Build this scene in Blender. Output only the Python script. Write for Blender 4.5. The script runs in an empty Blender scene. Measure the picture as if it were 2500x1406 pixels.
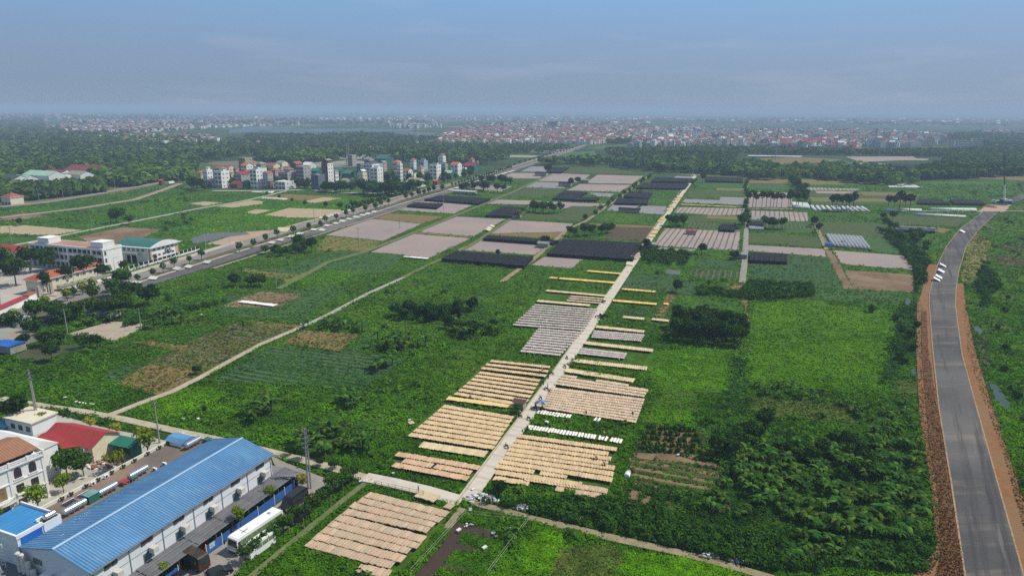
import bpy, bmesh, math, random
import numpy as np
from mathutils import Matrix, Vector

# ------------------------------------------------------------------ camera
SC = bpy.context.scene
COL = SC.collection
RAD = math.radians
FPX, CAMH, PITCH, ROLL = 1667.0, 75.0, RAD(14.6), RAD(0.33)
cam_d = bpy.data.cameras.new('camera'); cam = bpy.data.objects.new('camera', cam_d); COL.objects.link(cam)
cam_d.sensor_width = 36.0; cam_d.lens = 36.0*FPX/2500.0; cam_d.clip_start = 1.0; cam_d.clip_end = 120000.0
_f = Vector((0, math.cos(PITCH), -math.sin(PITCH))); _r0 = Vector((1, 0, 0)); _u0 = Vector((0, math.sin(PITCH), math.cos(PITCH)))
_r = _r0*math.cos(ROLL)+_u0*math.sin(ROLL); _u = -_r0*math.sin(ROLL)+_u0*math.cos(ROLL)
cam.matrix_world = Matrix(((_r.x, _u.x, -_f.x, 0), (_r.y, _u.y, -_f.y, 0), (_r.z, _u.z, -_f.z, CAMH), (0, 0, 0, 1)))
SC.camera = cam

# ------------------------------------------------------------------ world, sun, exposure
HAZE_D = 2.2e-4
SUN_AZ, SUN_EL = RAD(14), RAD(55)          # azimuth counted from +X towards +Y
w = bpy.data.worlds.new('World'); SC.world = w; w.use_nodes = True
nt = w.node_tree; nt.nodes.clear()
def N(nt, t, **k):
    n = nt.nodes.new(t)
    for a, b in k.items(): setattr(n, a, b)
    return n
out = N(nt, 'ShaderNodeOutputWorld'); bg = N(nt, 'ShaderNodeBackground'); bg.inputs['Strength'].default_value = 0.1
sky = N(nt, 'ShaderNodeTexSky', sky_type='NISHITA', sun_disc=False)
sky.sun_elevation = SUN_EL; sky.sun_rotation = RAD(90)-SUN_AZ; sky.altitude = 50; sky.air_density = 1.2; sky.dust_density = 3.0; sky.ozone_density = 1.5
geo = N(nt, 'ShaderNodeTexCoord'); sep = N(nt, 'ShaderNodeSeparateXYZ'); nt.links.new(geo.outputs['Generated'], sep.inputs[0])
ramp = N(nt, 'ShaderNodeValToRGB'); cr = ramp.color_ramp
while len(cr.elements) < 5: cr.elements.new(0.5)
for e, (p, c) in zip(cr.elements, [(0.0, (.275, .375, .505)), (0.035, (.255, .352, .495)), (0.085, (.245, .372, .570)), (0.145, (.235, .425, .690)), (0.40, (.24, .34, .46))]):
    e.position = p; e.color = (*c, 1)
nt.links.new(sep.outputs['Z'], ramp.inputs[0])
mul = N(nt, 'ShaderNodeVectorMath', operation='SCALE'); mul.inputs['Scale'].default_value = 9.6
nt.links.new(ramp.outputs[0], mul.inputs[0])
mixs = N(nt, 'ShaderNodeMixRGB'); mixs.inputs[0].default_value = 0.93
nt.links.new(sky.outputs[0], mixs.inputs[1]); nt.links.new(mul.outputs[0], mixs.inputs[2])
mp = N(nt, 'ShaderNodeMapping'); mp.inputs['Scale'].default_value = (3.0, 3.0, 20.0); nt.links.new(geo.outputs['Generated'], mp.inputs[0])
cn = N(nt, 'ShaderNodeTexNoise'); cn.inputs['Scale'].default_value = 1.3; cn.inputs['Detail'].default_value = 7; cn.inputs['Roughness'].default_value = .55; nt.links.new(mp.outputs[0], cn.inputs[0])
cr2 = N(nt, 'ShaderNodeMapRange'); cr2.inputs[1].default_value = .52; cr2.inputs[2].default_value = .74; cr2.inputs[3].default_value = 0; cr2.inputs[4].default_value = .20
nt.links.new(cn.outputs[0], cr2.inputs[0])
mixc = N(nt, 'ShaderNodeMixRGB'); mixc.inputs[2].default_value = (5.4, 5.6, 6.6, 1)
nt.links.new(cr2.outputs[0], mixc.inputs[0]); nt.links.new(mixs.outputs[0], mixc.inputs[1])
ax = N(nt, 'ShaderNodeMapRange'); ax.inputs[1].default_value = -.7; ax.inputs[2].default_value = .7; ax.inputs[3].default_value = .94; ax.inputs[4].default_value = 1.07; nt.links.new(sep.outputs['X'], ax.inputs[0])
sx = N(nt, 'ShaderNodeVectorMath', operation='SCALE'); nt.links.new(mixc.outputs[0], sx.inputs[0]); nt.links.new(ax.outputs[0], sx.inputs['Scale'])
nt.links.new(sx.outputs[0], bg.inputs[0]); nt.links.new(bg.outputs[0], out.inputs[0])
sl = bpy.data.lights.new('sun', 'SUN'); sl.energy = 4.2; sl.angle = RAD(0.6); sl.color = (1, .93, .80)
so = bpy.data.objects.new('sun', sl); COL.objects.link(so); so.location = (0, 0, 200)
SD = Vector((math.cos(SUN_EL)*math.cos(SUN_AZ), math.cos(SUN_EL)*math.sin(SUN_AZ), math.sin(SUN_EL)))
so.rotation_euler = SD.to_track_quat('Z', 'Y').to_euler()
SC.view_settings.view_transform = 'Standard'; SC.view_settings.look = 'None'; SC.view_settings.exposure = 0.07; SC.view_settings.gamma = 1.0
SC.view_settings.use_curve_mapping = False
SC.render.engine = 'CYCLES'
cy = SC.cycles; cy.max_bounces = 4; cy.diffuse_bounces = 2; cy.glossy_bounces = 2; cy.transmission_bounces = 2; cy.volume_bounces = 0; cy.transparent_max_bounces = 6
cy.use_denoising = False; cy.caustics_reflective = False; cy.caustics_refractive = False

# ------------------------------------------------------------------ helpers
rnd = random.Random(7)
NR = np.random.default_rng(11)
def gp(px, py, z=0.0):
    """where the ray through a photograph point meets the height z"""
    u = px-1250.0; v = 703.0-py
    d = _f*FPX+_r*u+_u*v
    t = (z-CAMH)/d.z
    return (d.x*t, d.y*t)
def gpn(px, py, z=0.0):
    u = px-1250.0; v = 703.0-py
    f, r, uu = np.array(_f), np.array(_r), np.array(_u)
    d = f[None, :]*FPX+u[:, None]*r[None, :]+v[:, None]*uu[None, :]
    t = (z-CAMH)/d[:, 2]
    return d[:, 0]*t, d[:, 1]*t
ONES = 'zeroth first second third fourth fifth sixth seventh eighth ninth tenth eleventh twelfth thirteenth fourteenth fifteenth sixteenth seventeenth eighteenth nineteenth'.split()
TENS = {2: 'twent', 3: 'thirt', 4: 'fort', 5: 'fift', 6: 'sixt', 7: 'sevent', 8: 'eight', 9: 'ninet'}
def ordw(n):
    if n < 20: return ONES[n]
    t, o = divmod(n, 10)
    if n >= 100: return 'hundred-and-'+ordw(n-100) if n > 100 else 'hundredth'
    return TENS[t]+('ieth' if o == 0 else 'y-'+ONES[o])
def tag(o, label=None, cat=None, group=None, kind=None):
    if label: o['label'] = label
    if cat: o['category'] = cat
    if group: o['group'] = group
    if kind: o['kind'] = kind
    return o
def empty(name, loc, rz=0.0, label=None, cat=None, group=None):
    o = bpy.data.objects.new(name, None); COL.objects.link(o); o.location = loc; o.rotation_euler = (0, 0, rz)
    return tag(o, label, cat, group)
def link(name, me, parent=None, loc=(0, 0, 0), rz=0.0):
    o = bpy.data.objects.new(name, me); COL.objects.link(o)
    if parent is not None: o.parent = parent
    o.location = loc; o.rotation_euler = (0, 0, rz)
    return o
def copy_tree(o, parent=None):
    c = o.copy(); COL.objects.link(c)
    if parent is not None: c.parent = parent
    for ch in list(o.children): copy_tree(ch, c)
    return c
def put(proto, used, loc, rz=0.0, label=None, group=None, scale=None):
    o = proto if not used else copy_tree(proto)
    o.location = loc; o.rotation_euler = (0, 0, rz)
    if scale is not None: o.scale = scale if hasattr(scale, '__len__') else (scale,)*3
    if label: o['label'] = label
    if group: o['group'] = group
    return o

class MB:
    """collects faces, builds ONE mesh object"""
    def __init__(s): s.v = []; s.f = []; s.m = []; s.mats = []
    def mi(s, m):
        if m not in s.mats: s.mats.append(m)
        return s.mats.index(m)
    def face(s, pts, m):
        b = len(s.v); s.v += [tuple(p) for p in pts]; s.f.append(tuple(range(b, b+len(pts)))); s.m.append(s.mi(m))
    def box(s, x0, x1, y0, y1, z0, z1, m, rz=0.0, o=(0, 0)):
        c, n = math.cos(rz), math.sin(rz)
        P = [(o[0]+x*c-y*n, o[1]+x*n+y*c, z) for z in (z0, z1) for x, y in ((x0, y0), (x1, y0), (x1, y1), (x0, y1))]
        b = len(s.v); s.v += P; k = s.mi(m)
        for f in ((3, 2, 1, 0), (4, 5, 6, 7), (0, 1, 5, 4), (1, 2, 6, 5), (2, 3, 7, 6), (3, 0, 4, 7)):
            s.f.append(tuple(b+i for i in f)); s.m.append(k)
    def prism(s, poly, z0, z1, m):
        n = len(poly); b = len(s.v); k = s.mi(m)
        s.v += [(x, y, z0) for x, y in poly]+[(x, y, z1) for x, y in poly]
        s.f.append(tuple(b+n+i for i in range(n))); s.m.append(k)
        s.f.append(tuple(b+i for i in reversed(range(n)))); s.m.append(k)
        for i in range(n):
            j = (i+1) % n; s.f.append((b+i, b+j, b+n+j, b+n+i)); s.m.append(k)
    def xprism(s, prof, x0, x1, m):
        """profile of (y,z) points pulled along x"""
        n = len(prof); b = len(s.v); k = s.mi(m)
        s.v += [(x0, y, z) for y, z in prof]+[(x1, y, z) for y, z in prof]
        s.f.append(tuple(b+i for i in range(n))); s.m.append(k); s.f.append(tuple(b+n+i for i in reversed(range(n)))); s.m.append(k)
        for i in range(n):
            j = (i+1) % n; s.f.append((b+j, b+i, b+n+i, b+n+j)); s.m.append(k)
    def tube(s, p0, p1, r0, r1, m, n=8, cap=True):
        p0, p1 = Vector(p0), Vector(p1); d = (p1-p0).normalized()
        a = Vector((0, 0, 1)) if abs(d.z) < .9 else Vector((1, 0, 0)); e1 = d.cross(a).normalized(); e2 = d.cross(e1)
        b = len(s.v); k = s.mi(m)
        for p, r in ((p0, r0), (p1, r1)):
            for i in range(n):
                t = 2*math.pi*i/n; s.v.append(tuple(p+e1*(r*math.cos(t))+e2*(r*math.sin(t))))
        for i in range(n):
            j = (i+1) % n; s.f.append((b+i, b+j, b+n+j, b+n+i)); s.m.append(k)
        if cap:
            s.f.append(tuple(b+n+i for i in range(n))); s.m.append(k); s.f.append(tuple(b+i for i in reversed(range(n)))); s.m.append(k)
    def mesh(s, name):
        me = bpy.data.meshes.new(name); me.from_pydata(s.v, [], s.f)
        for m in s.mats: me.materials.append(m)
        me.polygons.foreach_set('material_index', s.m); me.update(); return me
    def build(s, name, parent=None, loc=(0, 0, 0), rz=0.0, smooth=False):
        me = s.mesh(name)
        if smooth: me.polygons.foreach_set('use_smooth', [True]*len(me.polygons))
        return link(name, me, parent, loc, rz)

def np_quads(name, V, C, mat):
    """V (n*4,3) quad corners, C (n,3) colours of the leaves themselves"""
    n = len(V)//4
    me = bpy.data.meshes.new(name); me.vertices.add(n*4); me.vertices.foreach_set('co', V.astype(np.float32).ravel())
    me.loops.add(n*4); me.loops.foreach_set('vertex_index', np.arange(n*4, dtype=np.int32))
    me.polygons.add(n); me.polygons.foreach_set('loop_start', np.arange(0, n*4, 4, dtype=np.int32)); me.polygons.foreach_set('loop_total', np.full(n, 4, dtype=np.int32))
    me.update(calc_edges=True)
    at = me.attributes.new('leafcol', 'FLOAT_COLOR', 'POINT')
    c4 = np.ones((n*4, 4), np.float32); c4[:, :3] = np.repeat(C, 4, axis=0); at.data.foreach_set('color', c4.ravel())
    me.materials.append(mat); return me
def leaf_quads(cen, nrm, size, asp=1.0):
    """quads centred on cen, facing nrm (unit), random roll"""
    n = len(cen); r = NR.normal(size=(n, 3)); a = np.cross(nrm, r); a /= np.linalg.norm(a, axis=1)[:, None]+1e-9; b = np.cross(nrm, a)
    s = size[:, None]*.5; a = a*s*asp; b = b*s
    return np.stack([cen-a-b*.6, cen+a*.7-b, cen+a+b*.7, cen-a*.6+b], axis=1).reshape(-1, 3)

# ------------------------------------------------------------------ materials
MATS = {}
def M(name, c, c2=None, s=.2, c3=None, s3=.02, rough=.9, metal=0.0, bump=0.0, stripe=None, spec=.1, det=5, lo=.35, hi=.65, streak=None):
    """procedural surface: base colour c varied towards c2 (noise of scale s per metre) and c3 (scale s3);
    stripe = (azimuth in degrees across which it repeats, period in m, colour, share)"""
    if name in MATS: return MATS[name]
    m = bpy.data.materials.new(name); m.use_nodes = True; nt = m.node_tree; nt.nodes.clear()
    o = N(nt, 'ShaderNodeOutputMaterial'); b = N(nt, 'ShaderNodeBsdfPrincipled'); nt.links.new(b.outputs[0], o.inputs[0])
    b.inputs['Roughness'].default_value = rough; b.inputs['Metallic'].default_value = metal; b.inputs['Specular IOR Level'].default_value = spec
    g = N(nt, 'ShaderNodeNewGeometry'); cur = None
    def noise(sc, d=det):
        t = N(nt, 'ShaderNodeTexNoise'); t.inputs['Scale'].default_value = sc; t.inputs['Detail'].default_value = d; t.inputs['Roughness'].default_value = .62
        nt.links.new(g.outputs['Position'], t.inputs['Vector']); return t
    def rng(a, lo, hi):
        r = N(nt, 'ShaderNodeMapRange'); r.inputs[1].default_value = lo; r.inputs[2].default_value = hi; nt.links.new(a, r.inputs[0]); return r.outputs[0]
    def mix(f, a, bcol):
        x = N(nt, 'ShaderNodeMixRGB')
        nt.links.new(f, x.inputs[0])
        if hasattr(a, 'type') and not isinstance(a, tuple): nt.links.new(a, x.inputs[1])
        else: x.inputs[1].default_value = (*a, 1)
        x.inputs[2].default_value = (*bcol, 1); return x.outputs[0]
    cur = tuple(c)
    if c2 is None: c2 = tuple(x*.8 for x in c)
    nz = noise(s); cur = mix(rng(nz.outputs[0], lo, hi), cur, c2)
    if c3 is not None: cur = mix(rng(noise(s3, 4).outputs[0], .42, .62), cur, c3)
    if stripe:
        az, per, sc, share = stripe
        d = N(nt, 'ShaderNodeVectorMath', operation='DOT_PRODUCT'); d.inputs[1].default_value = (math.cos(RAD(az)), math.sin(RAD(az)), 0); nt.links.new(g.outputs['Position'], d.inputs[0])
        ns = noise(.35, 3); ad = N(nt, 'ShaderNodeMath', operation='MULTIPLY_ADD'); ad.inputs[1].default_value = per*.35; nt.links.new(ns.outputs[0], ad.inputs[0]); nt.links.new(d.outputs['Value'], ad.inputs[2])
        q = N(nt, 'ShaderNodeMath', operation='MULTIPLY'); q.inputs[1].default_value = 2*math.pi/per; nt.links.new(ad.outputs[0], q.inputs[0])
        sn = N(nt, 'ShaderNodeMath', operation='SINE'); nt.links.new(q.outputs[0], sn.inputs[0])
        cut = math.cos(math.pi*share)
        cur = mix(rng(sn.outputs[0], cut-.25, cut+.25), cur, sc)
    for az, sa, sb, sc, l0, h0 in ([] if not streak else streak if isinstance(streak, list) else [streak]):   # worn or dusty bands across or along a road: azimuth, scale along, scale across, colour, lo, hi
        mp_ = N(nt, 'ShaderNodeMapping'); mp_.vector_type = 'TEXTURE'; mp_.inputs['Rotation'].default_value = (0, 0, RAD(az)); mp_.inputs['Scale'].default_value = (1/sa, 1/sb, 1); nt.links.new(g.outputs['Position'], mp_.inputs[0])
        t = N(nt, 'ShaderNodeTexNoise'); t.inputs['Scale'].default_value = 1; t.inputs['Detail'].default_value = 6; t.inputs['Roughness'].default_value = .7; nt.links.new(mp_.outputs[0], t.inputs[0])
        cur = mix(rng(t.outputs[0], l0, h0), cur, sc)
    nt.links.new(cur, b.inputs['Base Color'])
    if bump:
        bp = N(nt, 'ShaderNodeBump'); bp.inputs['Strength'].default_value = min(1, bump); bp.inputs['Distance'].default_value = bump
        nt.links.new(noise(s*4).outputs[0], bp.inputs['Height']); nt.links.new(bp.outputs[0], b.inputs['Normal'])
    MATS[name] = m; return m
def leaf_mat(name, trans=.22):
    m = bpy.data.materials.new(name); m.use_nodes = True; nt = m.node_tree; nt.nodes.clear()
    o = N(nt, 'ShaderNodeOutputMaterial'); a = N(nt, 'ShaderNodeAttribute', attribute_name='leafcol')
    oi = N(nt, 'ShaderNodeObjectInfo'); h = N(nt, 'ShaderNodeHueSaturation')
    r1 = N(nt, 'ShaderNodeMapRange'); r1.inputs[3].default_value = .485; r1.inputs[4].default_value = .515; nt.links.new(oi.outputs['Random'], r1.inputs[0]); nt.links.new(r1.outputs[0], h.inputs['Hue'])
    r2 = N(nt, 'ShaderNodeMapRange'); r2.inputs[3].default_value = .8; r2.inputs[4].default_value = 1.2; nt.links.new(oi.outputs['Random'], r2.inputs[0]); nt.links.new(r2.outputs[0], h.inputs['Value'])
    nt.links.new(a.outputs['Color'], h.inputs['Color'])
    d = N(nt, 'ShaderNodeBsdfDiffuse'); t = N(nt, 'ShaderNodeBsdfTranslucent'); mx = N(nt, 'ShaderNodeMixShader'); mx.inputs[0].default_value = trans
    nt.links.new(h.outputs[0], d.inputs[0]); nt.links.new(h.outputs[0], t.inputs[0]); nt.links.new(d.outputs[0], mx.inputs[1]); nt.links.new(t.outputs[0], mx.inputs[2]); nt.links.new(mx.outputs[0], o.inputs[0])
    return m
LEAF = leaf_mat('leaf')
bark = M('bark', (.13, .10, .07), (.07, .055, .04), s=3)
white = M('white_paint', (.78, .79, .80), (.66, .67, .68), s=.5, rough=.6)
cream = M('cream_paint', (.72, .66, .50), (.60, .54, .40), s=.5, rough=.7)
glass = M('window_glass', (.03, .035, .045), (.05, .055, .06), s=.6, rough=.15, spec=.6)
dark = M('dark_gap', (.02, .02, .022), rough=.9)
steel = M('stainless_steel', (.62, .65, .70), (.5, .53, .58), s=2, rough=.22, metal=.9)
greymet = M('grey_metal', (.30, .31, .33), (.22, .23, .25), s=1, rough=.55, metal=.2)
concrete = M('concrete', (.40, .38, .35), (.29, .275, .25), s=.6, c3=(.33, .31, .285), s3=.08, rough=.95)
rubber = M('rubber', (.02, .02, .022), rough=.8)
redroof = M('red_metal_roof', (.36, .045, .05), (.28, .05, .045), s=.3, rough=.55)
tilered = M('terracotta_tiles', (.40, .13, .07), (.28, .085, .05), s=1.2, rough=.85)
wood = M('weathered_bamboo', (.33, .25, .14), (.20, .15, .09), s=3)
# ------------------------------------------------------------------ ground sheet
def ground_material():
    m = bpy.data.materials.new('ground_cover'); m.use_nodes = True; nt = m.node_tree; nt.nodes.clear()
    o = N(nt, 'ShaderNodeOutputMaterial'); b = N(nt, 'ShaderNodeBsdfPrincipled'); nt.links.new(b.outputs[0], o.inputs[0]); b.inputs['Roughness'].default_value = .95; b.inputs['Specular IOR Level'].default_value = .1
    g = N(nt, 'ShaderNodeNewGeometry')
    def noise(sc, d=5):
        t = N(nt, 'ShaderNodeTexNoise'); t.inputs['Scale'].default_value = sc; t.inputs['Detail'].default_value = d; t.inputs['Roughness'].default_value = .6
        nt.links.new(g.outputs['Position'], t.inputs['Vector']); return t.outputs[0]
    def ramp(src, els, interp='LINEAR'):
        r = N(nt, 'ShaderNodeValToRGB'); r.color_ramp.interpolation = interp
        while len(r.color_ramp.elements) < len(els): r.color_ramp.elements.new(.5)
        for e, (p, c) in zip(r.color_ramp.elements, els): e.position = p; e.color = (*c, 1)
        nt.links.new(src, r.inputs[0]); return r.outputs[0]
    near = ramp(noise(.035, 8), [(.30, (.024, .056, .009)), (.44, (.040, .092, .010)), (.55, (.056, .122, .011)), (.66, (.072, .115, .018))])
    vo = N(nt, 'ShaderNodeTexVoronoi'); vo.inputs['Scale'].default_value = .0085; nt.links.new(g.outputs['Position'], vo.inputs['Vector'])
    sp = N(nt, 'ShaderNodeSeparateColor'); nt.links.new(vo.outputs['Color'], sp.inputs[0])
    far = ramp(sp.outputs[0], [(0, (.028, .058, .018)), (.3, (.04, .085, .022)), (.55, (.07, .12, .032)), (.78, (.026, .055, .018)), (.92, (.18, .15, .12)), (.965, (.28, .27, .27))], 'CONSTANT')
    wood = ramp(noise(.02, 8), [(.4, (.022, .046, .014)), (.62, (.055, .095, .026))])
    mf = N(nt, 'ShaderNodeMixRGB'); r = N(nt, 'ShaderNodeMapRange'); r.inputs[1].default_value = .42; r.inputs[2].default_value = .56; nt.links.new(noise(.0016, 3), r.inputs[0])
    nt.links.new(r.outputs[0], mf.inputs[0]); nt.links.new(far, mf.inputs[1]); nt.links.new(wood, mf.inputs[2])
    ln = N(nt, 'ShaderNodeVectorMath', operation='LENGTH'); nt.links.new(g.outputs['Position'], ln.inputs[0])
    fr = N(nt, 'ShaderNodeMapRange'); fr.inputs[1].default_value = 650; fr.inputs[2].default_value = 1000; nt.links.new(ln.outputs['Value'], fr.inputs[0])
    mx = N(nt, 'ShaderNodeMixRGB'); nt.links.new(fr.outputs[0], mx.inputs[0]); nt.links.new(near, mx.inputs[1]); nt.links.new(mf.outputs[0], mx.inputs[2])
    sm = N(nt, 'ShaderNodeMixRGB', blend_type='MULTIPLY'); sm.inputs[0].default_value = .8
    nt.links.new(mx.outputs[0], sm.inputs[1]); nt.links.new(ramp(noise(.55, 6), [(.3, (.45, .45, .45)), (.7, (1.35, 1.35, 1.2))]), sm.inputs[2])
    nt.links.new(sm.outputs[0], b.inputs['Base Color']); return m
gb = MB(); GM = ground_material()
rings = [0, 60, 160, 400, 900, 2000, 5000, 12000, 30000]; NS = 48
gb.v.append((0, 0, 0))
for R in rings[1:]:
    for i in range(NS): gb.v.append((R*math.cos(2*math.pi*i/NS), R*math.sin(2*math.pi*i/NS), 0))
for i in range(NS): gb.f.append((0, 1+i, 1+(i+1) % NS))
for k in range(len(rings)-2):
    a = 1+k*NS; c = a+NS
    for i in range(NS): j = (i+1) % NS; gb.f.append((a+i, c+i, c+j, a+j))
gb.m = [0]*len(gb.f); gb.mats = [GM]
tag(gb.build('ground'), kind='structure')

# ------------------------------------------------------------------ fields, paths, water (photograph points dropped on the ground)
MASK = np.ones((703, 1250), np.int8); MASK[:150] = 0
def paint(poly, code):
    P = [(x/2, y/2) for x, y in poly]
    for yy in range(max(0, int(min(p[1] for p in P))), min(703, int(max(p[1] for p in P))+1)):
        xs = []
        for (x0, y0), (x1, y1) in zip(P, P[1:]+P[:1]):
            if (y0 <= yy+.5) != (y1 <= yy+.5): xs.append(x0+(yy+.5-y0)*(x1-x0)/(y1-y0))
        xs.sort()
        for a, b in zip(xs[::2], xs[1::2]):
            MASK[yy, max(0, int(round(a))):max(0, min(1250, int(round(b))))] = code
_zi = [0]
def field(mat, poly, code, name='field', z=None):
    if z is None: z = .03+_zi[0]*.0012; _zi[0] += 1
    paint(poly, code)
    P = []                                               # edges a little uneven, as worked ground is
    for (x0, y0), (x1, y1) in zip(poly, poly[1:]+poly[:1]):
        a, b = gp(x0, y0, z), gp(x1, y1, z); L = math.hypot(b[0]-a[0], b[1]-a[1]); n = max(1, min(14, int(L/7)))
        for i in range(n):
            t = i/n; j = 0 if i == 0 else (.9 if code in (1, 2, 3, 4) else .3)
            P.append((a[0]+(b[0]-a[0])*t+rnd.uniform(-j, j), a[1]+(b[1]-a[1])*t+rnd.uniform(-j, j), z))
    mb = MB(); mb.face(P, mat); return tag(mb.build(name), kind='structure')
PL = lambda k, st: M('mulch_film_'+k, (.32, .255, .235), (.25, .21, .21), s=.12, c3=(.35, .27, .235), s3=.03, rough=.65, stripe=st)
plas = PL('plain', (70, 1.5, (.25, .20, .19), .30)); plasU = PL('beds', (-20, 3.4, (.12, .11, .09), .26)); plasG = M('mulch_film_grey', (.29, .265, .275), (.22, .21, .22), s=.15, rough=.6, stripe=(70, 1.6, (.19, .19, .2), .3))
bnet = M('ground_net_black', (.011, .012, .015), (.018, .019, .022), s=.2, stripe=(70, 3.2, (.05, .055, .06), .2))
soil = M('bare_soil', (.19, .125, .075), (.12, .08, .05), s=.35, c3=(.24, .17, .11), s3=.05, bump=.2)
soilD = M('dark_soil', (.12, .078, .05), (.08, .055, .035), s=.35, stripe=(70, 2.5, (.05, .06, .03), .3))
drygr = M('dry_grass', (.20, .155, .055), (.13, .125, .04), s=.2, c3=(.12, .15, .035), s3=.05)
brng = M('brown_stubble', (.21, .135, .065), (.16, .12, .05), s=.25, c3=(.15, .13, .05), s3=.06)
olive = M('olive_crop', (.060, .088, .024), (.038, .065, .018), s=.25, stripe=(70, 2.6, (.095, .115, .045), .3))
oliveU = M('olive_crop_beds', (.05, .09, .028), (.035, .065, .022), s=.25, stripe=(-20, 2.6, (.10, .11, .06), .3))
crop = M('green_crop_rows', (.030, .085, .025), (.022, .062, .018), s=.3, stripe=(70, 2.4, (.085, .12, .06), .28))
cropB = M('leafy_crop_rows', (.040, .098, .024), (.028, .072, .018), s=.3, stripe=(70, 2.6, (.085, .14, .045), .25))
lime = M('lime_meadow', (.046, .125, .006), (.030, .09, .006), s=.25, c3=(.062, .135, .006), s3=.03)
lush = M('lush_green', (.040, .105, .010), (.024, .068, .008), s=.25, c3=(.058, .125, .010), s3=.03)
deep = M('deep_green', (.024, .066, .012), (.016, .046, .010), s=.3)
sandc = M('sandy_ground', (.42, .33, .24), (.34, .25, .18), s=.2, c3=(.36, .22, .16), s3=.04)
water = M('murky_water', (.060, .036, .024), (.045, .030, .02), s=.2, rough=.3, spec=.3)
waterB = M('pond_water', (.045, .06, .05), (.03, .05, .03), s=.15, rough=.22, spec=.35)
mudw = M('flooded_ground', (.12, .115, .105), (.09, .10, .08), s=.1, rough=.4, spec=.3)
waterG = M('pond_weed', (.075, .085, .035), (.05, .065, .03), s=.4, rough=.4)
noodle_far = M('drying_noodles_far', (.48, .38, .25), (.38, .30, .2), s=.5, stripe=(70, 2.2, (.16, .15, .09), .25))
F = field
olg = M('olive_meadow', (.085, .105, .022), (.055, .085, .018), s=.3, c3=(.06, .10, .02), s3=.08)
# --- left side, beyond and around the avenue
F(lush, [(0, 510), (430, 466), (480, 470), (840, 470), (870, 500), (700, 585), (560, 600), (300, 560), (0, 640)], 1)
F(lime, [(430, 560), (560, 505), (880, 480), (905, 492), (760, 545), (620, 578)], 2)
F(lime, [(200, 560), (240, 520), (330, 500), (420, 470), (480, 480), (360, 545)], 1)
F(M('far_clearing', (.16, .15, .06), (.08, .12, .03), s=.04), [(45, 397), (110, 394), (120, 400), (40, 403)], 0)
F(MATS['far_clearing'], [(190, 380), (290, 376), (300, 381), (200, 385)], 0)
F(lush, [(120, 405), (250, 398), (290, 406), (150, 414)], 0)
F(MATS['far_clearing'], [(330, 392), (420, 388), (430, 394), (340, 398)], 0)
F(lush, [(230, 366), (380, 360), (390, 366), (240, 372)], 0)
F(soil, [(190, 578), (300, 555), (395, 560), (330, 590), (230, 598)], 0)
F(sandc, [(500, 596), (600, 566), (690, 560), (735, 545), (745, 548), (640, 580), (590, 600)], 0)
F(M('brick_dust', (.36, .17, .13), (.30, .22, .17), s=.3), [(630, 575), (690, 562), (700, 566), (650, 582)], 0)
F(mudw, [(465, 582), (500, 570), (600, 566), (610, 572), (545, 580), (505, 592), (470, 594)], 0, 'pond')
F(noodle_far, [(0, 552), (60, 550), (200, 562), (130, 575), (0, 570)], 0)
F(soil, [(0, 528), (60, 520), (115, 527), (60, 536), (0, 538)], 0)
F(noodle_far, [(462, 497), (500, 492), (545, 495), (500, 503)], 0)
F(noodle_far, [(530, 505), (600, 488), (645, 492), (640, 498), (570, 507)], 0)
F(noodle_far, [(596, 519), (625, 511), (662, 513), (628, 523)], 0)
F(noodle_far, [(645, 525), (705, 508), (830, 512), (838, 518), (770, 532), (700, 531)], 0)
F(brng, [(650, 481), (700, 474), (820, 480), (780, 490), (680, 487)], 0)
F(noodle_far, [(735, 493), (790, 482), (835, 484), (770, 496)], 0)
F(M('pale_mat', (.55, .52, .40), (.48, .45, .36), s=.3), [(638, 485), (642, 481), (702, 484), (700, 488)], 0)
F(M('white_sheet', (.7, .7, .68), (.6, .6, .58), s=.3), [(612, 469), (620, 466), (672, 467), (665, 471)], 0)
F(drygr, [(0, 462), (120, 465), (300, 450), (430, 432), (440, 440), (300, 470), (0, 506)], 3)
# --- avenue right side, big mulched plots
F(plas, [(795, 574), (905, 534), (1030, 547), (936, 588)], 0)
F(brng, [(905, 533), (950, 521), (1083, 529), (1030, 546)], 0)
F(drygr, [(800, 577), (936, 589), (888, 618), (775, 610), (786, 585)], 6)
F(plas, [(1115, 529), (1236, 535), (1156, 577), (1019, 566)], 0)
F(brng, [(1019, 567), (1156, 578), (1150, 581), (1010, 570)], 0)
F(plas, [(1009, 571), (1150, 582), (1045, 631), (902, 617)], 0)
F(plas, [(1237, 537), (1399, 546), (1384, 566), (1200, 570)], 0)
F(brng, [(1200, 570.5), (1384, 567), (1372, 584), (1190, 573)], 0)
F(plas, [(1172, 586), (1345, 594), (1305, 622), (1118, 610)], 0)
F(plas, [(1335, 623), (1432, 628), (1395, 655), (1297, 647)], 0)
F(soilD, [(1495, 553), (1598, 557), (1580, 588), (1475, 584)], 0)
F(olive, [(1280, 524), (1362, 524), (1397, 503), (1474, 506), (1421, 541), (1275, 536)], 0)
F(lush, [(1111, 499), (1250, 500), (1190, 527), (1120, 524)], 1)
F(lush, [(1480, 515), (1623, 523), (1610, 551), (1428, 541)], 5)
F(plasG, [(1496, 500), (1561, 501), (1546, 517), (1481, 514)], 0)
F(plasG, [(1568, 502), (1635, 504), (1628, 524), (1551, 520)], 0)
F(plas, [(1334, 492), (1481, 498), (1471, 505), (1397, 503), (1377, 511), (1330, 504)], 0)
F(plas, [(1195, 487), (1324, 491), (1314, 500), (1185, 498)], 0)
F(olive, [(1280, 460), (1384, 462), (1349, 480), (1235, 479)], 0)
F(plasG, [(1302, 444), (1384, 447), (1379, 460), (1275, 458)], 0)
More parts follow.
